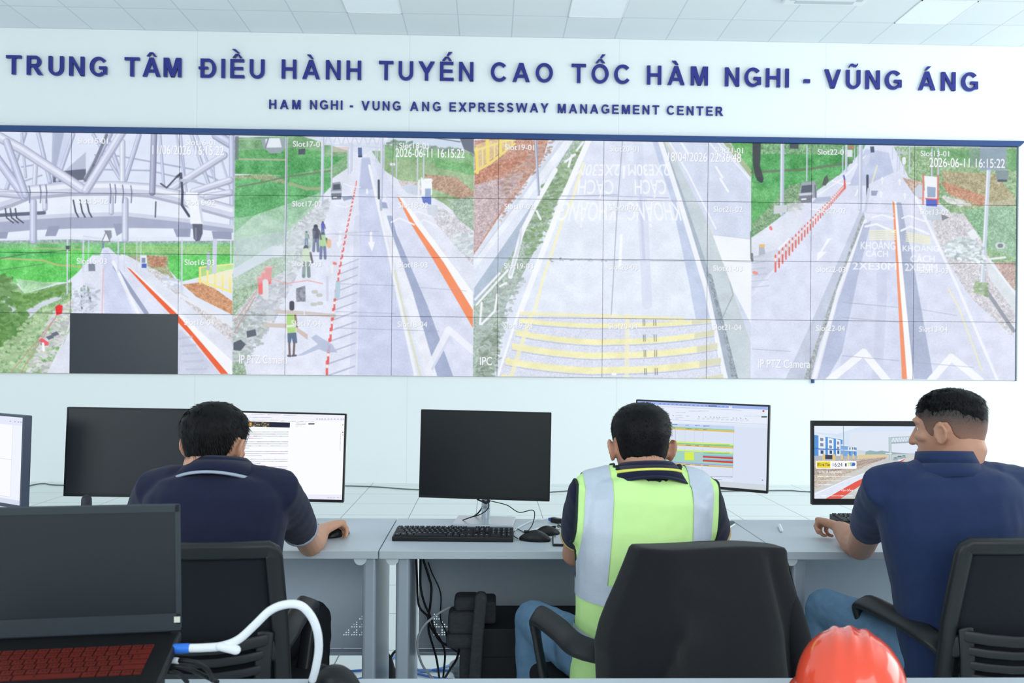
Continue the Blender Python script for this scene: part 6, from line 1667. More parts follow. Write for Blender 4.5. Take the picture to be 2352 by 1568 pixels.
def hair_mesh(Mx, th, line, seed=1, strands=2600, slen=0.02, whorl=(0.25, .095), rough=.003, s0=.14, ztop=.117, lift=.55):
    rnd = random.Random(seed)
    bm = bmesh.new(); N, K = 72, 26
    def P(az, s, extra=0.0):
        z0 = line(az)
        z = z0 + (ztop - z0) * (1 - (1 - s) ** 1.25)
        t = th(az, s) * min(1.0, s / s0 * .7 + .3 * (s > .02)) if s < s0 else th(az, s)
        p, n = head_pt(az, z, t + extra)
        q = mnoise.noise(p * 60) * rough + mnoise.noise(p * 25 + Vector((seed, 0, 0))) * rough
        return p + n * q, n
    V = [[bm.verts.new(Mx @ P(2 * math.pi * k / N - math.pi, j / K)[0]) for k in range(N)] for j in range(K + 1)]
    for j in range(K):
        for k in range(N): bm.faces.new((V[j][k], V[j][(k + 1) % N], V[j + 1][(k + 1) % N], V[j + 1][k]))
    bm.faces.new(V[-1])
    inner = [bm.verts.new(Mx @ head_pt(2 * math.pi * k / N - math.pi, line(2 * math.pi * k / N - math.pi), -0.006)[0]) for k in range(N)]
    for k in range(N): bm.faces.new((inner[k], inner[(k + 1) % N], V[0][(k + 1) % N], V[0][k]))
    wp = Vector((whorl[0] * .1, -.05, .105))
    for _ in range(strands):
        az = rnd.uniform(-math.pi, math.pi); s = rnd.uniform(0.0, 1) ** .8
        p, n = P(az, s)
        away = (p - wp); away = away - n * away.dot(n)
        if away.length < 1e-4: continue
        away.normalize(); tw = n.cross(away)
        d = (away * (1 - lift) + tw * .35 + n * lift * rnd.uniform(.3, 1.1) + Vector((0, 0, -.25)) * (1 - lift) + Vector((rnd.uniform(-.3, .3), rnd.uniform(-.3, .3), rnd.uniform(-.3, .3)))).normalized()
        L_ = slen * rnd.uniform(.5, 1.1) * (.35 + .65 * min(1, s / .2)); w = tw * 0.0009
        a = p - n * .002
        v = [bm.verts.new(Mx @ q) for q in (a - w, a + w, a + d * L_ * .6 + w * .7, a + d * L_ - Vector((0, 0, L_ * .12)))]
        bm.faces.new((v[0], v[1], v[2])); bm.faces.new((v[0], v[2], v[3]))
    return bm


def smoothstep(a, b, x):
    t = max(0.0, min(1.0, (x - a) / (b - a))); return t * t * (3 - 2 * t)


def hairline(nape, behind, over, burn, front):
    K = [(0, nape), (28, nape + .004), (48, behind), (66, behind + .02), (80, over), (97, over), (106, burn), (116, burn + .012), (128, front - .01), (150, front), (180, front + .004)]
    def f(az):
        a = abs(math.degrees(az))
        for p, q in zip(K[:-1], K[1:]):
            if p[0] <= a <= q[0]: return p[1] + (q[1] - p[1]) * smoothstep(p[0], q[0], a)
        return K[-1][1]
    return f


def hand_shapes(bm, wrist, fwd, up, left=False, curl=0.5, spread=0.06, thumb=(.75, .5)):
    """palm, five bent fingers of unequal length; up = back of the hand"""
    f = Vector(fwd).normalized(); u = Vector(up); u = (u - f * u.dot(f)).normalized(); r = f.cross(u)
    W = Vector(wrist); s = -1.0 if left else 1.0     # + : thumb on the -r side of a right hand seen from above
    m = lambda x, y, z: W + r * (x * s) + f * y + u * z
    tube(bm, [m(0, -.02, 0), m(0, .02, .002), m(.001, .055, .004), (m(.002, .085, .003))], [(.026, .019), (.032, .018), (.040, .015), (.040, .012)], ref=u, seg=16, power=2.6)
    for k, (x, y0, L) in enumerate(((-.031, .084, .070), (-.0105, .091, .080), (.0105, .087, .074), (.0305, .076, .058))):
        a = -.12 - .15 * curl; p = m(x, y0 - .014, .004); ang = (k - 1.5) * spread
        pts = [p]; rr = [.0092]
        for j, fr in enumerate((.2, .42, .30, .24)):
            if j: a -= curl * (.75 if j == 1 else .9 if j == 2 else .5)
            d = f * math.cos(a) * math.cos(ang) + r * s * math.sin(ang) + u * math.sin(a)
            p = p + d * L * fr * (1.0 if j else 1.0); pts.append(p); rr.append((.0092, .0090, .0083, .0068)[j])
        tube(bm, pts, rr, ref=u, seg=10)
    t0 = m(-.026, .018, -.004)
    d1 = (-r * s * thumb[0] + f * (1 - thumb[0] * .5) - u * .25).normalized(); d2 = (-r * s * thumb[1] * .45 + f - u * .3).normalized()
    tube(bm, [t0, t0 + d1 * .040, t0 + d1 * .040 + d2 * .030, t0 + d1 * .040 + d2 * .052], [.0135, .0115, .0098, .0075], ref=u, seg=10)


def place(me, o):
    me.transform(Matrix.Translation(-o)); return me


def person(label, hip, yaw, dz, sh_dx, lean, head, hyaw, hpitch, hroll, arms, legs, skin, polo, hair_cfg, collar_trim, build=1.0, cuff=None, hs=1.06, vest=False, collar_open=True, neck_r=.062, col=(0, 0, 0), sh_w=.165, trouser=None, arm_k=1.0):
    """hip, head: world points; arms: (side, shoulder?, elbow, wrist, handdir, up, curl, thumb); legs: (knee, ankle) in world"""
    o = Vector((hip[0], hip[1], 0))
    Rz = Matrix.Translation(o) @ Matrix.Rotation(yaw, 4, 'Z')
    def Bp(x, y, z):          # body frame to world, with lateral and forward lean growing upwards
        k = max(0.0, (z - .5) / .6)
        return Rz @ Vector((x + sh_dx * k, y + lean * k ** 1.15, z + dz * min(1.0, k)))
    ax = (Rz.to_3x3() @ Vector((1, 0, 0)))
    fw = (Rz.to_3x3() @ Vector((0, 1, 0)))
    Mh = Matrix.Translation(head) @ Matrix.Rotation(hyaw, 4, 'Z') @ Matrix.Rotation(-hpitch, 4, 'X') @ Matrix.Rotation(hroll, 4, 'Y') @ Matrix.Scale(hs, 4)
    b = build
    TOR = [(.46, .165, .125, 0), (.56, .170, .128, -.005), (.68, .166, .122, 0), (.80, .176, .124, 0), (.92, .192, .126, .0), (1.0, .197, .118, .005), (1.04, .165, .100, .01), (1.062, .10, .078, .014)]
    # ---- skin: head, neck, upper chest, arms and hands as one continuous body
    bm = bmesh.new()
    head_shapes(bm, Mh)
    nb = Bp(0, .012, 1.02)
    hb = Mh @ Vector((0, -.032, -.055))
    tube(bm, [nb, nb.lerp(hb, .55), hb, Mh @ Vector((0, -.02, .0))], [(neck_r * .98, neck_r * .98), (neck_r, neck_r), (neck_r * .98, neck_r), (neck_r * .9, neck_r)], ref=fw, seg=18)
    tube(bm, [Bp(0, y, z) for z, rx, ry, y in TOR[:6]], [(rx * b * .86, ry * b * .84) for z, rx, ry, y in TOR[:6]], ref=fw, seg=20, cap=.3)
    sh = {}
    for s, elbow, wrist, hd, hu, curl, th in arms:
        S = Bp(s * sh_w * b, .01, 1.02); sh[s] = S
        E, W = Vector(elbow), Vector(wrist)
        tube(bm, [Bp(s * .09, .01, 1.0), S, S.lerp(E, .5), S.lerp(E, .85), E], [.045 * arm_k, .047 * arm_k, .043 * arm_k, .040 * arm_k, .039 * arm_k], seg=14)
        tube(bm, [E.lerp(S, .04), E.lerp(W, .12), E.lerp(W, .3), E.lerp(W, .65), E.lerp(W, .9), W], [.037 * arm_k, .042 * arm_k, .0425 * arm_k, .034 * arm_k, .027 * arm_k, .026], seg=14)
        hand_shapes(bm, W, hd, hu, left=(s < 0), curl=curl, thumb=th)
    me = fuse('person', bm, 0.0046, 4, .5)
    root = link_mesh('person', place(me, o), skin); root.location = o
    tag(root, label, 'person')
    # eyes
    for s in (-1, 1):
        bm = bmesh.new(); ellipsoid(bm, Mh @ Vector((s * .031, .0740, .012)) - o, (.0125, .0125, .0125)); q = obj('eye', bm, m_eye, root, True)
        bm = bmesh.new(); ellipsoid(bm, Mh @ Vector((s * .031, .0828, .012)) - o, (.0055, .0055, .0055)); obj('iris', bm, m_iris, q, True)
    # ---- hair
    for nm, cfg, mm in hair_cfg:
        hb_ = hair_mesh(Mh, **cfg)
        for v in hb_.verts: v.co -= o
        obj(nm, hb_, mm, root, smooth=True)
    # ---- polo shirt
    def torso(bm, grow, zmax=1.09, zmin=.44, sleeves=True):
        R = [(z, rx * b + grow, ry * b + grow, y) for z, rx, ry, y in TOR if zmin <= z <= zmax]
        tube(bm, [Bp(0, y, z) for z, rx, ry, y in R], [(rx, ry) for z, rx, ry, y in R], ref=fw, seg=26, power=2.3, cap=.35)
    bm = bmesh.new(); torso(bm, .004)
    tube(bm, [Bp(-sh_w * b * .82, .01, 1.028), Bp(-.07, .012, 1.052), Bp(.07, .012, 1.052), Bp(sh_w * b * .82, .01, 1.028)], [(.060, .060), (.052, .056), (.052, .056), (.060, .060)], ref=fw, seg=16)
    hems = {}
    for s, elbow, wrist, hd, hu, curl, th in arms:
        S = sh[s]; E = Vector(elbow)
        tube(bm, [Bp(s * .085 * b, .01, 1.02), Bp(s * sh_w * b * .75, .01, 1.028), S, S.lerp(E, .3), S.lerp(E, .58)], [.066, .070, .069 * b, .066 * b, .059 * b], seg=16)
        tube(bm, [S.lerp(E, .5), S.lerp(E, .66)], [.059 * b, .056 * b], seg=16, caps=False)
        hems[s] = (S.lerp(E, .66), (E - S).normalized())
        # underarm gusset
        tube(bm, [Bp(s * .12 * b, .01, .96), S.lerp(E, .34)], [.068, .058], seg=12)
    me = fuse('polo_shirt', bm, 0.0062, 9, .55)
    r_ = random.Random(len(label))
    off = Vector((r_.uniform(0, 9), r_.uniform(0, 9), 0))
    displace(me, lambda c: mnoise.noise(Vector(((c.x * 9 + off.x) * 1.5, c.y * 9 + off.y, c.z * 6.3))) * .0045 + mnoise.noise(c * 26 + off) * .0018)     # soft folds
    shirt = link_mesh('polo_shirt', place(me, o), polo, root, True)
    for s, (c, d) in hems.items():
        if cuff:
            bm = bmesh.new()
            tube(bm, [c - d * .004 - o, c + d * .004 - o], [.0575 * b] * 2, seg=24, caps=False); obj('sleeve_trim', bm, cuff, shirt, True)
    # collar: turned-down band round the neck
    def collar_ring(zc, rx, ry, y0, th0=-205, th1=25, n=36, zf=0.0, zside=0.0):
        out = []
        for k in range(n + 1):
            a = math.radians(th0 + (th1 - th0) * k / n)
            c, s_ = math.cos(a), math.sin(a)
            out.append(Bp(rx * c + col[0], y0 + ry * s_ + col[1], zc + zf * (s_ + 1) + zside * c * c + col[2]) - o)
        return out
    def strip(name, A, Bq, mm, parent, thick=.004):
        bm = bmesh.new()
        va = [bm.verts.new(p) for p in A]; vb = [bm.verts.new(p) for p in Bq]
        for i in range(len(A) - 1): bm.faces.new((va[i], va[i + 1], vb[i + 1], vb[i]))
        ob = obj(name, bm, mm, parent, True)
        sm = ob.modifiers.new('s', 'SOLIDIFY'); sm.thickness = thick; sm.offset = 0
        return ob
    nr = neck_r + .012
    z1 = 1.128
    if collar_open:
        top = collar_ring(z1, nr, nr + .006, .012, zf=-.018); mid = collar_ring(z1 - .010, nr + .014, nr + .013, .008, zf=-.018)
        low = collar_ring(z1 - .038, nr + .050, nr + .028, .004, zf=-.02, zside=-.020); edge = collar_ring(z1 - .044, nr + .0565, nr + .031, .003, zf=-.02, zside=-.022)
        inner = collar_ring(z1 - .05, nr - .004, nr, .012, zf=-.018)
        strip('collar_stand', inner, top, polo, shirt)
        cl = strip('collar', top, mid, polo, shirt); cl2 = strip('collar_fall', mid, low, polo, shirt)
        if collar_trim is m_yellow_trim:
            a1 = collar_ring(z1 - .021, nr + .0265, nr + .0205, .0065, zf=-.019, zside=-.0035); a2 = collar_ring(z1 - .0262, nr + .031, nr + .0225, .0055, zf=-.0192, zside=-.006)
            a1 = [p + Vector((0, 0, .0025)) for p in a1]; a2 = [p + Vector((0, 0, .0025)) for p in a2]
            strip('collar_stripe', a1, a2, collar_trim, shirt, .0055); strip('collar_edge', low, edge, polo, shirt)
        elif collar_trim: strip('collar_stripe', low, edge, collar_trim, shirt, .0055)
    else:
        top = collar_ring(z1 + .012, nr, nr + .004, .014, zf=-.01); mid = collar_ring(z1 - .02, nr + .010, nr + .012, .010, zf=-.012); low = collar_ring(z1 - .052, nr + .038, nr + .024, .006, zf=-.014, zside=-.016)
        strip('collar', top, mid, polo, shirt); strip('collar_fall', mid, low, polo, shirt)
    # ---- vest
    if vest:
        bm = bmesh.new(); torso(bm, .010, zmin=.44)
        tube(bm, [Bp(-sh_w * .9, .01, 1.026), Bp(-.07, .012, 1.054), Bp(.07, .012, 1.054), Bp(sh_w * .9, .01, 1.026)], [(.072, .070), (.060, .066), (.060, .066), (.072, .070)], ref=fw, seg=18)
        for s in (-1, 1): tube(bm, [Bp(s * .12, .01, 1.0), Bp(s * (sh_w + .0), .006, 1.008), Bp(s * (sh_w + .006), .0, .95)], [.07, .082, .074], seg=16)
        me = fuse('safety_vest', bm, 0.0062, 9, .55)
        displace(me, lambda c: mnoise.noise(Vector((c.x * 12, c.y * 12, c.z * 8)) + off) * .0035 + mnoise.noise(c * 30) * .0012)
        inv = Rz.inverted()
        bm = bmesh.new(); bm.from_mesh(me); bpy.data.meshes.remove(me)
        def loc(p):           # undo the leans
            q = inv @ p; q.z = (q.z + dz * .5 / .6) / (1 + dz / .6) if q.z > .5 else q.z; k = max(0.0, (q.z - .5) / .6); return Vector((q.x - sh_dx * k, q.y - lean * k ** 1.15, q.z))
        def cut(fn_a, fn_b):  # slice the sheet along a plane through three body-frame points
            bmesh.ops.bisect_plane(bm, geom=list(bm.verts) + list(bm.edges) + list(bm.faces), plane_co=fn_a, plane_no=fn_b)
        def cut3(p, q, r):
            A, B_, C_ = Bp(*p), Bp(*q), Bp(*r); cut(A, (B_ - A).cross(C_ - A).normalized())
        for x in VX + (-.209, .209): cut3((x, -.3, .5), (x, -.3, 1.1), (x, .3, .5))
        for z, tl in VZ: cut3((-.3, -.2, z + tl * -.3), (.3, -.2, z + tl * .3), (0, .3, z))
        gone = []
        nk = Bp(0, .02, 1.1)
        for f in bm.faces:
            c = f.calc_center_median(); q = loc(c)
            if (Vector((q.x, (q.y - .02) * 1.0)).length < nr + .026 and q.z > 1.045) or q.z < .47 or abs(q.x) > .209 or (abs(q.x) > .15 and q.y > .0 and .80 < q.z < 1.0): gone.append(f)
        bmesh.ops.delete(bm, geom=gone, context='FACES')
        bm.normal_update()
        strips = {'v': [], 'h': []}
        for f in bm.faces:
            q = loc(f.calc_center_median())
            hz = False
            for (za, ta), (zb, tb) in zip(VZ[0::2], VZ[1::2]):
                if za + ta * q.x < q.z < zb + tb * q.x: hz = True
            if hz: strips['h'].append(f)
            elif q.z > VZ[1][0] and (VX[0] < q.x < VX[1] or VX[2] < q.x < VX[3]): strips['v'].append(f)
        def extract(fs, lift):
            b2 = bmesh.new(); mp = {}
            for f in fs:
                vs = []
                for v in f.verts:
                    if v not in mp: mp[v] = b2.verts.new(v.co + v.normal * lift - o)
                    vs.append(mp[v])
                b2.faces.new(vs)
            return b2
        tapes = [extract([f for f in strips['v'] if loc(f.calc_center_median()).x < 0], .0028), extract([f for f in strips['v'] if loc(f.calc_center_median()).x > 0], .0028),
                 extract([f for f in strips['h'] if loc(f.calc_center_median()).z > .62], .0032), extract([f for f in strips['h'] if loc(f.calc_center_median()).z <= .62], .0032)]
        # dark binding along the open edges of the vest
        es = [e for e in bm.edges if e.is_boundary]; loops = []; seen = set()
        for e in es:
            if e in seen: continue
            comp, todo = [], [e]; seen.add(e)
            while todo:
                q = todo.pop(); comp.append((q.verts[0].co - o, q.verts[1].co - o))
                for v in q.verts:
                    for f in v.link_edges:
                        if f.is_boundary and f not in seen: seen.add(f); todo.append(f)
            loops.append(comp)
        for v in bm.verts: v.co -= o
        vo = obj('safety_vest', bm, m_lime, root, True)
        sm = vo.modifiers.new('s', 'SOLIDIFY'); sm.thickness = .002; sm.offset = -1
        for tp in tapes: obj('reflective_tape', tp, m_strip, vo, True)
        for comp in loops:
            if len(comp) < 12: continue
            bnd = bmesh.new()
            for A, B_ in comp:
                d = (B_ - A)
                if d.length > 1e-4: tube(bnd, [A - d * .3, B_ + d * .3], .0042, seg=6)
            obj('edge_binding', bnd, m_dkgreen, vo)
    # ---- jeans and shoes
    bm = bmesh.new()
    tube(bm, [Bp(0, -.02, .50), Bp(0, .0, .58), Bp(0, .0, .64)], [(.165 * b, .125 * b), (.165 * b, .122 * b), (.155 * b, .112 * b)], ref=fw, seg=20)
    for s, knee, ankle in legs:
        K, A = Vector(knee), Vector(ankle)
        H = Bp(s * .088, .0, .565)
        tube(bm, [Bp(s * .06, -.03, .55), H, H.lerp(K, .35), H.lerp(K, .7), K], [.088 * b, .092 * b, .086 * b, .074 * b, .064 * b], seg=16)
        tube(bm, [K, K.lerp(A, .25), K.lerp(A, .6), A], [.063 * b, .062 * b, .055 * b, .052 * b], seg=16)
    me = fuse('jeans', bm, 0.007, 6, .5)
    displace(me, lambda c: mnoise.noise(c * 18 + off) * .004 + mnoise.noise(Vector((c.x * 60, c.y * 22, c.z * 40))) * .0016)
    link_mesh('jeans' if trouser is None else 'trousers', place(me, o), trouser or m_jean, root, True)
    for s, knee, ankle in legs:
        A = Vector(ankle); bm = bmesh.new()
        tube(bm, [Vector((A.x, A.y - .05, .045)) - o, Vector((A.x, A.y + .05, .045)) - o, Vector((A.x + s * .02, A.y + .17, .032)) - o], [(.042, .042), (.045, .042), (.038, .03)], ref=(0, 0, 1), seg=14, power=2.6)
        obj('shoe', bm, m_shoe, root, True)
    return root


W3 = lambda x, y, Y: at(x, y, Y)
th_long = lambda az, s: .004 + .010 * smoothstep(.1, .6, s)
th_crew = lambda az, s: .003 + .011 * smoothstep(.15, .75, s)
th_top = lambda az, s: .002 + .013 * smoothstep(.1, .7, s)
th_fade = lambda az, s: .0022

# man in plain navy polo with a grey collar line
person('man in navy polo with grey collar line, back turned, right hand reaching over the desk',
       (-0.80, 2.44), 0.0, .025, .01, .06, W3(491, 1026, 2.53), -.22, .20, .02,
       [(1, W3(712, 1252, 2.90), W3(742, 1217, 3.06), (.55, 1, .12), (-.15, .1, 1), .95, (.55, .4)), (-1, W3(298, 1262, 2.88), W3(352, 1216, 3.10), (.5, 1, -.05), (.2, 0, 1), .4, (.6, .5))],
       [(1, (-.60, 2.92, .535), (-.60, 2.86, .09)), (-1, (-1.02, 2.90, .535), (-1.0, 2.84, .09))], m_skin, m_polo,
       [('hair', dict(th=th_long, line=hairline(-.074, -.045, .03, -.012, .05), seed=3, strands=4200, slen=.022, whorl=(0.1, 0), rough=.0022, lift=.16), m_hair)], m_grey_trim, build=1.04, cuff=m_grey_trim, hs=1.03, neck_r=.064, trouser=m_dark)

# man in hi-vis vest
VX = (-.188, -.116, .114, .184)
VZ = ((.735, -.10), (.79, -.10), (.56, -.35), (.612, -.35))
person('man in lime hi-vis vest over navy polo and jeans, back turned, working at the spreadsheet',
       (0.415, 2.42), math.radians(4), .02, .055, .05, W3(1473, 1030, 2.52), .0, .24, .0,
       [(-1, W3(1318, 1272, 2.72), W3(1395, 1222, 3.06), (.35, 1, -.05), (.2, 0, 1), .45, (.6, .5)), (1, W3(1652, 1262, 2.72), W3(1590, 1222, 3.08), (-.3, 1, -.05), (-.2, 0, 1), .45, (.6, .5))],
       [(-1, (.155, 2.84, .56), (.16, 2.80, .09)), (1, (.62, 2.88, .56), (.62, 2.84, .09))], m_skin2, m_polo,
       [('hair', dict(th=th_crew, line=hairline(-.078, -.05, .03, -.01, .052), seed=8, strands=5000, slen=.009, whorl=(0.0, 0), rough=.0014, s0=.35, lift=.6), m_hair)], m_yellow_trim, build=1.0, cuff=m_tan_trim, hs=1.05, vest=True, neck_r=.064)

# man looking sideways at the right
m_stub = bpy.data.materials.new('shaved_hair'); m_stub.use_nodes = True
_nt = m_stub.node_tree; _b = _nt.nodes['Principled BSDF']; _b.inputs['Roughness'].default_value = .6
_tc = _nt.nodes.new('ShaderNodeTexCoord'); _ns = _nt.nodes.new('ShaderNodeTexNoise'); _ns.inputs['Scale'].default_value = 420
_nt.links.new(_tc.outputs['Object'], _ns.inputs['Vector'])
_mx = _nt.nodes.new('ShaderNodeMix'); _mx.data_type = 'RGBA'; _mx.inputs[6].default_value = rgb(176, 128, 106); _mx.inputs[7].default_value = rgb(50, 44, 44)
_sp = _nt.nodes.new('ShaderNodeSeparateXYZ'); _nt.links.new(_tc.outputs['Object'], _sp.inputs[0])
_mr = _nt.nodes.new('ShaderNodeMapRange'); _mr.inputs[1].default_value = 1.185; _mr.inputs[2].default_value = 1.285; _nt.links.new(_sp.outputs[2], _mr.inputs[0])
_ml = _nt.nodes.new('ShaderNodeMath'); _ml.operation = 'MULTIPLY_ADD'; _ml.inputs[1].default_value = .35; _nt.links.new(_ns.outputs['Fac'], _ml.inputs[0])
_ma = _nt.nodes.new('ShaderNodeMath'); _ma.operation = 'SUBTRACT'; _ma.inputs[1].default_value = .17; _ma.use_clamp = True; _nt.links.new(_mr.outputs[0], _ml.inputs[2]); _nt.links.new(_ml.outputs[0], _ma.inputs[0])
_nt.links.new(_ma.outputs[0], _mx.inputs[0]); _nt.links.new(_mx.outputs[2], _b.inputs['Base Color'])
person('man in blue-navy polo with faded haircut at right, looking left at the road monitor',
       (1.395, 2.42), math.radians(-4), .055, -.045, .03, W3(2184, 990, 2.50), math.radians(41), .10, .0,
       [(-1, W3(1976, 1256, 2.88), W3(1928, 1212, 3.07), (-.42, 1, .10), (.35, -.1, 1), 1.35, (1.0, 1.6)), (1, W3(2420, 1270, 2.85), W3(2330, 1215, 3.08), (-.3, 1, -.05), (-.2, 0, 1), .45, (.6, .5))],
       [(-1, (1.145, 2.83, .60), (1.14, 2.78, .09)), (1, (1.56, 2.88, .58), (1.56, 2.84, .09))], m_skin2, m_polo3,
       [('hair', dict(th=th_top, line=hairline(.012, .022, .045, .045, .056), seed=21, strands=4200, slen=.016, whorl=(0.3, 0), rough=.002, s0=.3, lift=.25), m_hair),
        ('shaved_hair', dict(th=th_fade, line=hairline(-.062, -.035, .03, -.012, .052), seed=5, strands=0, rough=.0), m_stub)], None, build=1.05, hs=.985, collar_open=False, neck_r=.064, col=(0, 0, -.013), sh_w=.172, arm_k=1.18)

# ------------------------------------------------------------------ jacket hung over the middle chair
m_jacket = mat('black_jacket_cloth', (19, 21, 26), 0.8, var=0.1, scale=30, bump=0.4, bscale=500, spec=0.25, sheen=0.1)
CF = Matrix.Translation(C2.location) @ Matrix.Rotation(C2.rotation_euler.z, 4, 'Z')
CI = CF.inverted()


def on_back(px, py, y=-0.33):
    """where a line of sight meets the upright plane of the chair's back, in chair coordinates"""
    a, d = CI @ CAM, CI.to_3x3() @ ray(px, py)
    return a + d * ((y - a.y) / d.y)


levels = [(1246, 1462, 1762), (1248, 1449, 1777), (1257, 1444, 1785), (1290, 1434, 1800), (1340, 1418, 1816), (1390, 1400, 1832), (1430, 1388, 1846), (1480, 1378, 1860), (1530, 1382, 1872), (1580, 1386, 1882), (1640, 1392, 1886)]
lv = []
for a_, b_ in zip(levels[:-1], levels[1:]):
    n_ = max(1, int((b_[0] - a_[0]) / 14))
    lv += [tuple(a_[i] + (b_[i] - a_[i]) * q / n_ for i in range(3)) for q in range(n_)]
levels = lv + [levels[-1]]
bm = bmesh.new(); N = 72; V = []
for li, (py, xa, xb) in enumerate(levels):
    A, B = on_back(xa, py), on_back(xb, py); f = li / (len(levels) - 1)
    z0j = (A.z + B.z) / 2
    cxm, hwid = (A.x + B.x) / 2, (B.x - A.x) / 2
    row = []
    for k in range(N):
        a = 2 * math.pi * k / N; c, s = math.cos(a), math.sin(a)
        u = math.copysign(abs(c) ** .42, c); v = math.copysign(abs(s) ** .42, s)
        dep = .034 if li == 0 else .044 + .03 * min(1, f * 2)
        x = cxm + hwid * u
        fold = .030 * smoothstep(.56, .66, u) * smoothstep(.03, .2, f) - .020 * math.exp(-((u + .15 + .7 * f) / .05) ** 2) * smoothstep(.1, .4, f) - .016 * math.exp(-((u - .30 + .25 * f) / .04) ** 2) * smoothstep(.1, .4, f) + .014 * f * math.sin(7 * u + 1.3 + 2.2 * f) + .010 * f * math.sin(13 * u - 1.5 * f) + .02 * f * mnoise.noise(Vector((u * 3, f * 2.4, 4)))
        y = -.295 - .055 * max(0, (z0j - .5) / .45) + v * dep - .02 * f + (fold if v < 0 else 0)
        z = A.z * (1 - (u + 1) / 2) + B.z * (u + 1) / 2 + .004 * math.sin(3 * u + .5) * (li < 2)
        row.append(bm.verts.new(CF @ Vector((x, y, z))))
    V.append(row)
for i in range(len(V) - 1):
    for k in range(N): bm.faces.new((V[i][k], V[i + 1][k], V[i + 1][(k + 1) % N], V[i][(k + 1) % N]))
bm.faces.new(V[0])
bmesh.ops.recalc_face_normals(bm, faces=bm.faces)
j = obj('jacket', bm, m_jacket, None, True)
tag(j, 'black jacket draped over the back of the middle chair, behind the vest man', 'jacket')
onb = lambda px, py, y: CF @ on_back(px, py, y)
# a hanging sleeve down its right side, and a bright snap on the left
bm = bmesh.new()
pts = [onb(1768, 1275, -.29), onb(1796, 1350, -.33), onb(1822, 1430, -.35), onb(1846, 1520, -.36), onb(1856, 1600, -.37)]
tube(bm, catmull(pts, 5), [(.018 + .018 * min(1, k / 8), .016 + .012 * min(1, k / 8)) for k in range(21)], ref=(0, 1, 0), seg=14)
obj('sleeve', bm, m_jacket, j, True)
q = onb(1428, 1486, -.385); bm = bmesh.new(); ellipsoid(bm, q, (.004, .003, .004), u=10, v=6); obj('snap_button', bm, m_silver, j, True)

# ------------------------------------------------------------------ foreground desk and what lies on it
t = thing('desk', 'near desk whose pale rear edge runs along the bottom of the picture', 'desk', (0.2, 1.39, 0), 0, None)
ye = atz(1176, 1557, ZD).y
obj('desktop', boxm(-2.4, 2.4, -0.37, ye - 1.39, ZD - 0.028, ZD, 0.002), m_top, t)
for xx in (-2.2, -0.8, 0.8, 2.2):
    bm = boxm(xx - .025, xx + .025, -.3, .28, 0.0, ZD - 0.028, .01); obj('leg', bm, m_leg, t)

# black case under the open laptop
pl_ = at(189, 1450, 1.63)
LX, LY, LZ, LYAW = pl_.x, 1.63, pl_.z - 0.026, math.radians(8)
TB = math.radians(11)     # the riser slopes towards the sitter
t = thing('laptop_riser', 'sloping black riser under the open dark laptop on the near desk', 'laptop stand', (LX, LY, ZD), LYAW)
bm = bmesh.new(); hb_ = LZ - ZD
prism(bm, [(-.26, .0), (.0, .0), (.0, hb_ - .004), (-.26, hb_ - .004 - .26 * math.tan(TB))], .30, lambda y, z, q: Vector((-.15 + q, y, z)))
bmesh.ops.recalc_face_normals(bm, faces=bm.faces)
obj('body', bm, mat('case_black', (16, 17, 20), 0.5), t)
m_lapb = mat('dark_laptop_plastic', (52, 60, 66), 0.5, var=0.04)
m_lapd = mat('laptop_deck_black', (18, 19, 22), 0.45)
lt, Ml = laptop('open dark laptop with red-lit keys in the left foreground', LX, LY, LZ, LYAW, 0.362, 0.255, 0.246, 0.30 - TB, mat('laptop_dark_screen', (30, 37, 42), 0.42, var=0.05, scale=3, spec=0.5), m_lapb, m_lapd)
lt.rotation_euler = (TB, 0, LYAW)
# raised bezel round the screen, hinge bar, sticker
bm = bmesh.new(); h = .246; w2 = .181
for a in ((-w2, -w2 + .009, .012, h), (w2 - .009, w2, .012, h), (-w2, w2, h - .014, h), (-w2, w2, .0, .034)):
    box(bm, a[0] + .0006, a[1] - .0006, -.003, .001, a[2], a[3] - .0006, mx=Ml)
obj('screen_bezel', bm, m_lapb, lt)
bm = bmesh.new(); tube(bm, [(-.155, .002, .027), (.155, .002, .027)], .0075, seg=12); obj('hinge_bar', bm, mat('hinge_grey', (62, 68, 80), .45), lt, True)
obj('sticker', boxm(w2 - .012, w2 - .001, -.0045, -.003, .016, .027, mx=Ml), mat('sticker_white', (226, 232, 214), .5), lt)
m_rkey = mat('red_lit_key', (78, 22, 15), 0.55, emit=(150, 38, 20), estr=0.13)
m_rleg = mat('dark_key_print', (34, 20, 18), .6)
u = .0202; mk = {}
rows = [(0, 6, [1] * 15), (1, 5, [1] * 13 + [2]), (2, 4, [1.5] + [1] * 12 + [1.5]), (3, 3, [1.75] + [1] * 11 + [2.25]), (4, 2, [2.25] + [1] * 10 + [2.75]), (5, 1, [1.25, 1, 1, 1.25, 5.5, 1.25, 1, 1, 1, .75])]
for r, _, ks in rows:
    x = -.158
    for kw in ks:
        if kw not in mk:
            b = boxm(.0012, kw * u - .0018, -.0148, -.0014, 0, .0022)
            for i in range(2 if kw < 1.4 else 1):
                fx = kw * u * (.3 + .3 * i); fc = b.faces.new([b.verts.new((fx + a_, -.0095 + c_, .00235)) for a_, c_ in ((0, 0), (.0035, 0), (.0035, .004), (0, .004))]); fc.material_index = 1
            me = bpy.data.meshes.new('key'); b.normal_update(); b.to_mesh(me); b.free(); me.materials.append(m_rkey); me.materials.append(m_rleg); mk[kw] = me
        o = bpy.data.objects.new('key', mk[kw]); COL.objects.link(o); o.parent = lt
        o.location = (x, -.050 - r * .0172, .0215); x += kw * u
        if x > .160: break
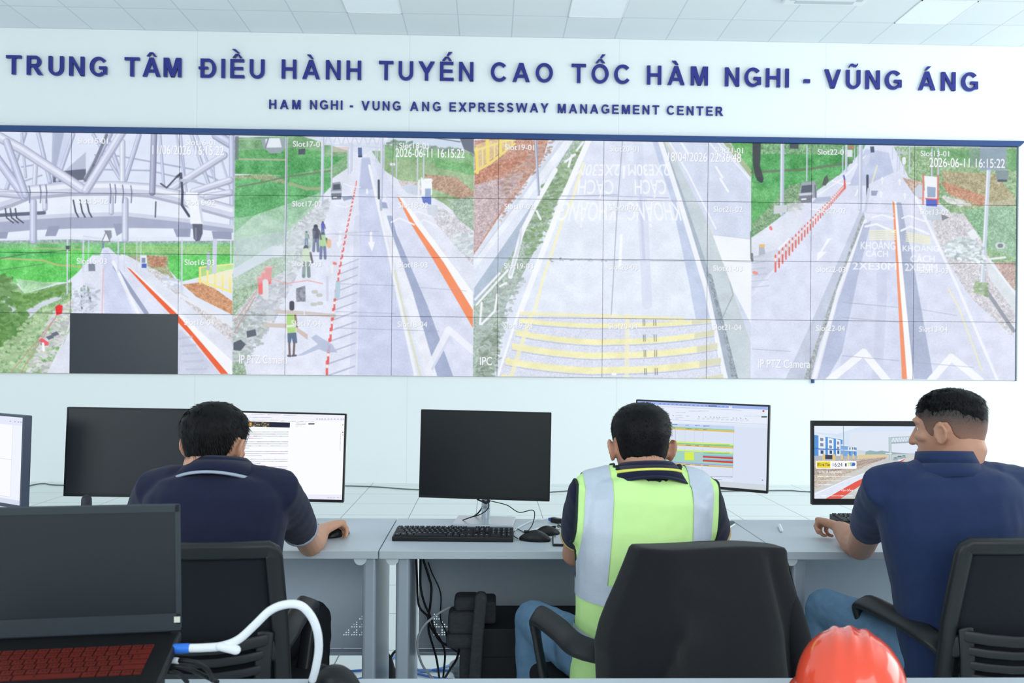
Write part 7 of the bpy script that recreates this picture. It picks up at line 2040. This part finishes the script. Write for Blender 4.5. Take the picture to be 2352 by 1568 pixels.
obj('touchpad', boxm(-.055, .055, -.245, -.165, .0215, .0226, .0004), mat('touchpad_black', (26, 28, 31), .35), lt)

# white cable with a blue plug looping out of the laptop
YC = 1.60
t = thing('video_cable', 'thick white cable with blue plug looping out of the laptop', 'cable', tuple(at(400, 1488, YC)))
o = Vector(t.location)
Q = lambda pts: [at(x, y, Yq) - o for x, y, Yq in pts]
bm = bmesh.new(); tube(bm, catmull(Q([(432, 1488, YC), (470, 1487, YC), (510, 1483, YC), (548, 1468, YC), (585, 1435, YC), (620, 1402, YC), (655, 1388, YC), (690, 1390, YC), (715, 1415, YC + .01), (729, 1450, YC + .02), (732, 1490, YC + .04), (726, 1530, YC + .06), (718, 1560, YC + .08)]), 6), .0078, seg=14)
obj('cord', bm, m_wcable, t, True)
bm = bmesh.new(); tube(bm, Q([(505, 1484, YC - .004), (525, 1488, YC - .006), (542, 1492, YC - .008)]), [.008, .0085, .0088], seg=12); obj('branch', bm, m_wcable, t, True)
bm = bmesh.new(); tube(bm, Q([(402, 1489, YC), (415, 1489, YC), (432, 1488, YC)]), [.0088, .0092, .0088], seg=14); obj('plug', bm, mat('bright_blue_plug', (52, 122, 226), .4), t, True)
bm = bmesh.new(); tube(bm, Q([(392, 1490, YC), (402, 1489.5, YC)]), [.0072, .0075], seg=10, power=4); obj('plug_tip', bm, m_silver, t)
for lab, pts, r, tip in (('upper thin black cable with white plug leaving the laptop', [(398, 1518, YC + .01), (425, 1517, YC + .01), (455, 1523, YC + .02), (478, 1540, YC + .04), (488, 1562, YC + .07)], .0046, True),
                    ('middle thin black cable below the white cable, by the laptop', [(375, 1528, YC), (410, 1530, YC), (440, 1538, YC + .02), (470, 1552, YC + .06), (500, 1566, YC + .09)], .0046, False),
                    ('lowest thin black cable beside the laptop, at the bottom', [(370, 1542, YC), (395, 1543, YC), (415, 1550, YC + .03), (430, 1566, YC + .06)], .0046, False)):
    c = cable(lab, [tuple(at(x, y, Yq)) for x, y, Yq in pts], r, m_cable)
    if tip:
        bm = bmesh.new(); tube(bm, [at(390, 1518, YC + .01), at(406, 1518, YC + .01)], [.0066, .0062], seg=10, power=4); obj('plug', bm, m_wcable, c)

p = atz(768, 1578, ZD); mouse('blurred black mouse on the near desk, cut by the bottom edge', p.x, p.y, ZD, math.radians(62), .118, .066, .042)

# red safety helmet
pc = at(1955, 1500, 1.60)
HX, HY = pc.x, 1.60
t = thing('safety_helmet', 'glossy red safety helmet on the near desk at bottom right', 'helmet', (HX, HY, ZD), math.radians(160))
m_red = mat('glossy_red_plastic', (255, 84, 54), 0.22, var=0.02, coat=0.6, spec=0.5)
bm = bmesh.new(); N, K = 64, 22; V = []
top_z = at(1955, 1446, 1.60).z - ZD
for jx in range(K + 1):
    th = (math.pi / 2) * jx / K * 1.0
    row = []
    for k in range(N):
        a = 2 * math.pi * k / N
        rx, ry = .102, .124
        cx_, sy_ = math.cos(a), math.sin(a)
        e = math.cos(th) ** .8 if jx < K else 0.012
        x, y, z = rx * cx_ * e, ry * sy_ * e, .03 + (top_z - .034) * math.sin(th)
        # three raised ribs running front to back over the crown
        rib = 0
        for c0 in (-.030, 0, .030):
            rib = max(rib, max(0, 1 - ((x - c0) / .010) ** 2))
        rib *= smoothstep(.35, .75, math.sin(th)) * .0045
        row.append(bm.verts.new((x, y, z + rib)))
    V.append(row)
for i in range(K):
    for k in range(N): bm.faces.new((V[i][k], V[i][(k + 1) % N], V[i + 1][(k + 1) % N], V[i + 1][k]))
bm.faces.new(V[-1])
obj('shell', bm, m_red, t, True)
bm = bmesh.new()
V = []
for (gr, z) in ((0.0, .034), (.012, .028), (.014, .024), (.0, .026)):
    row = []
    for k in range(N):
        a = 2 * math.pi * k / N
        pk = .038 * max(0, math.sin(a)) ** 2.5 if gr else 0
        row.append(bm.verts.new(((.102 + gr) * math.cos(a), (.124 + gr + pk) * math.sin(a), z - (.012 * max(0, math.sin(a)) ** 2 if gr else 0))))
    V.append(row)
for i in range(3):
    for k in range(N): bm.faces.new((V[i][k], V[i + 1][k], V[i + 1][(k + 1) % N], V[i][(k + 1) % N]))
bmesh.ops.recalc_face_normals(bm, faces=bm.faces)
obj('brim', bm, m_red, t, True)
bm = bmesh.new(); lathe(bm, [(.088, 0.001), (.092, .002), (.092, .03), (.088, .03)], seg=32); obj('headband', bm, m_black2, t, True)
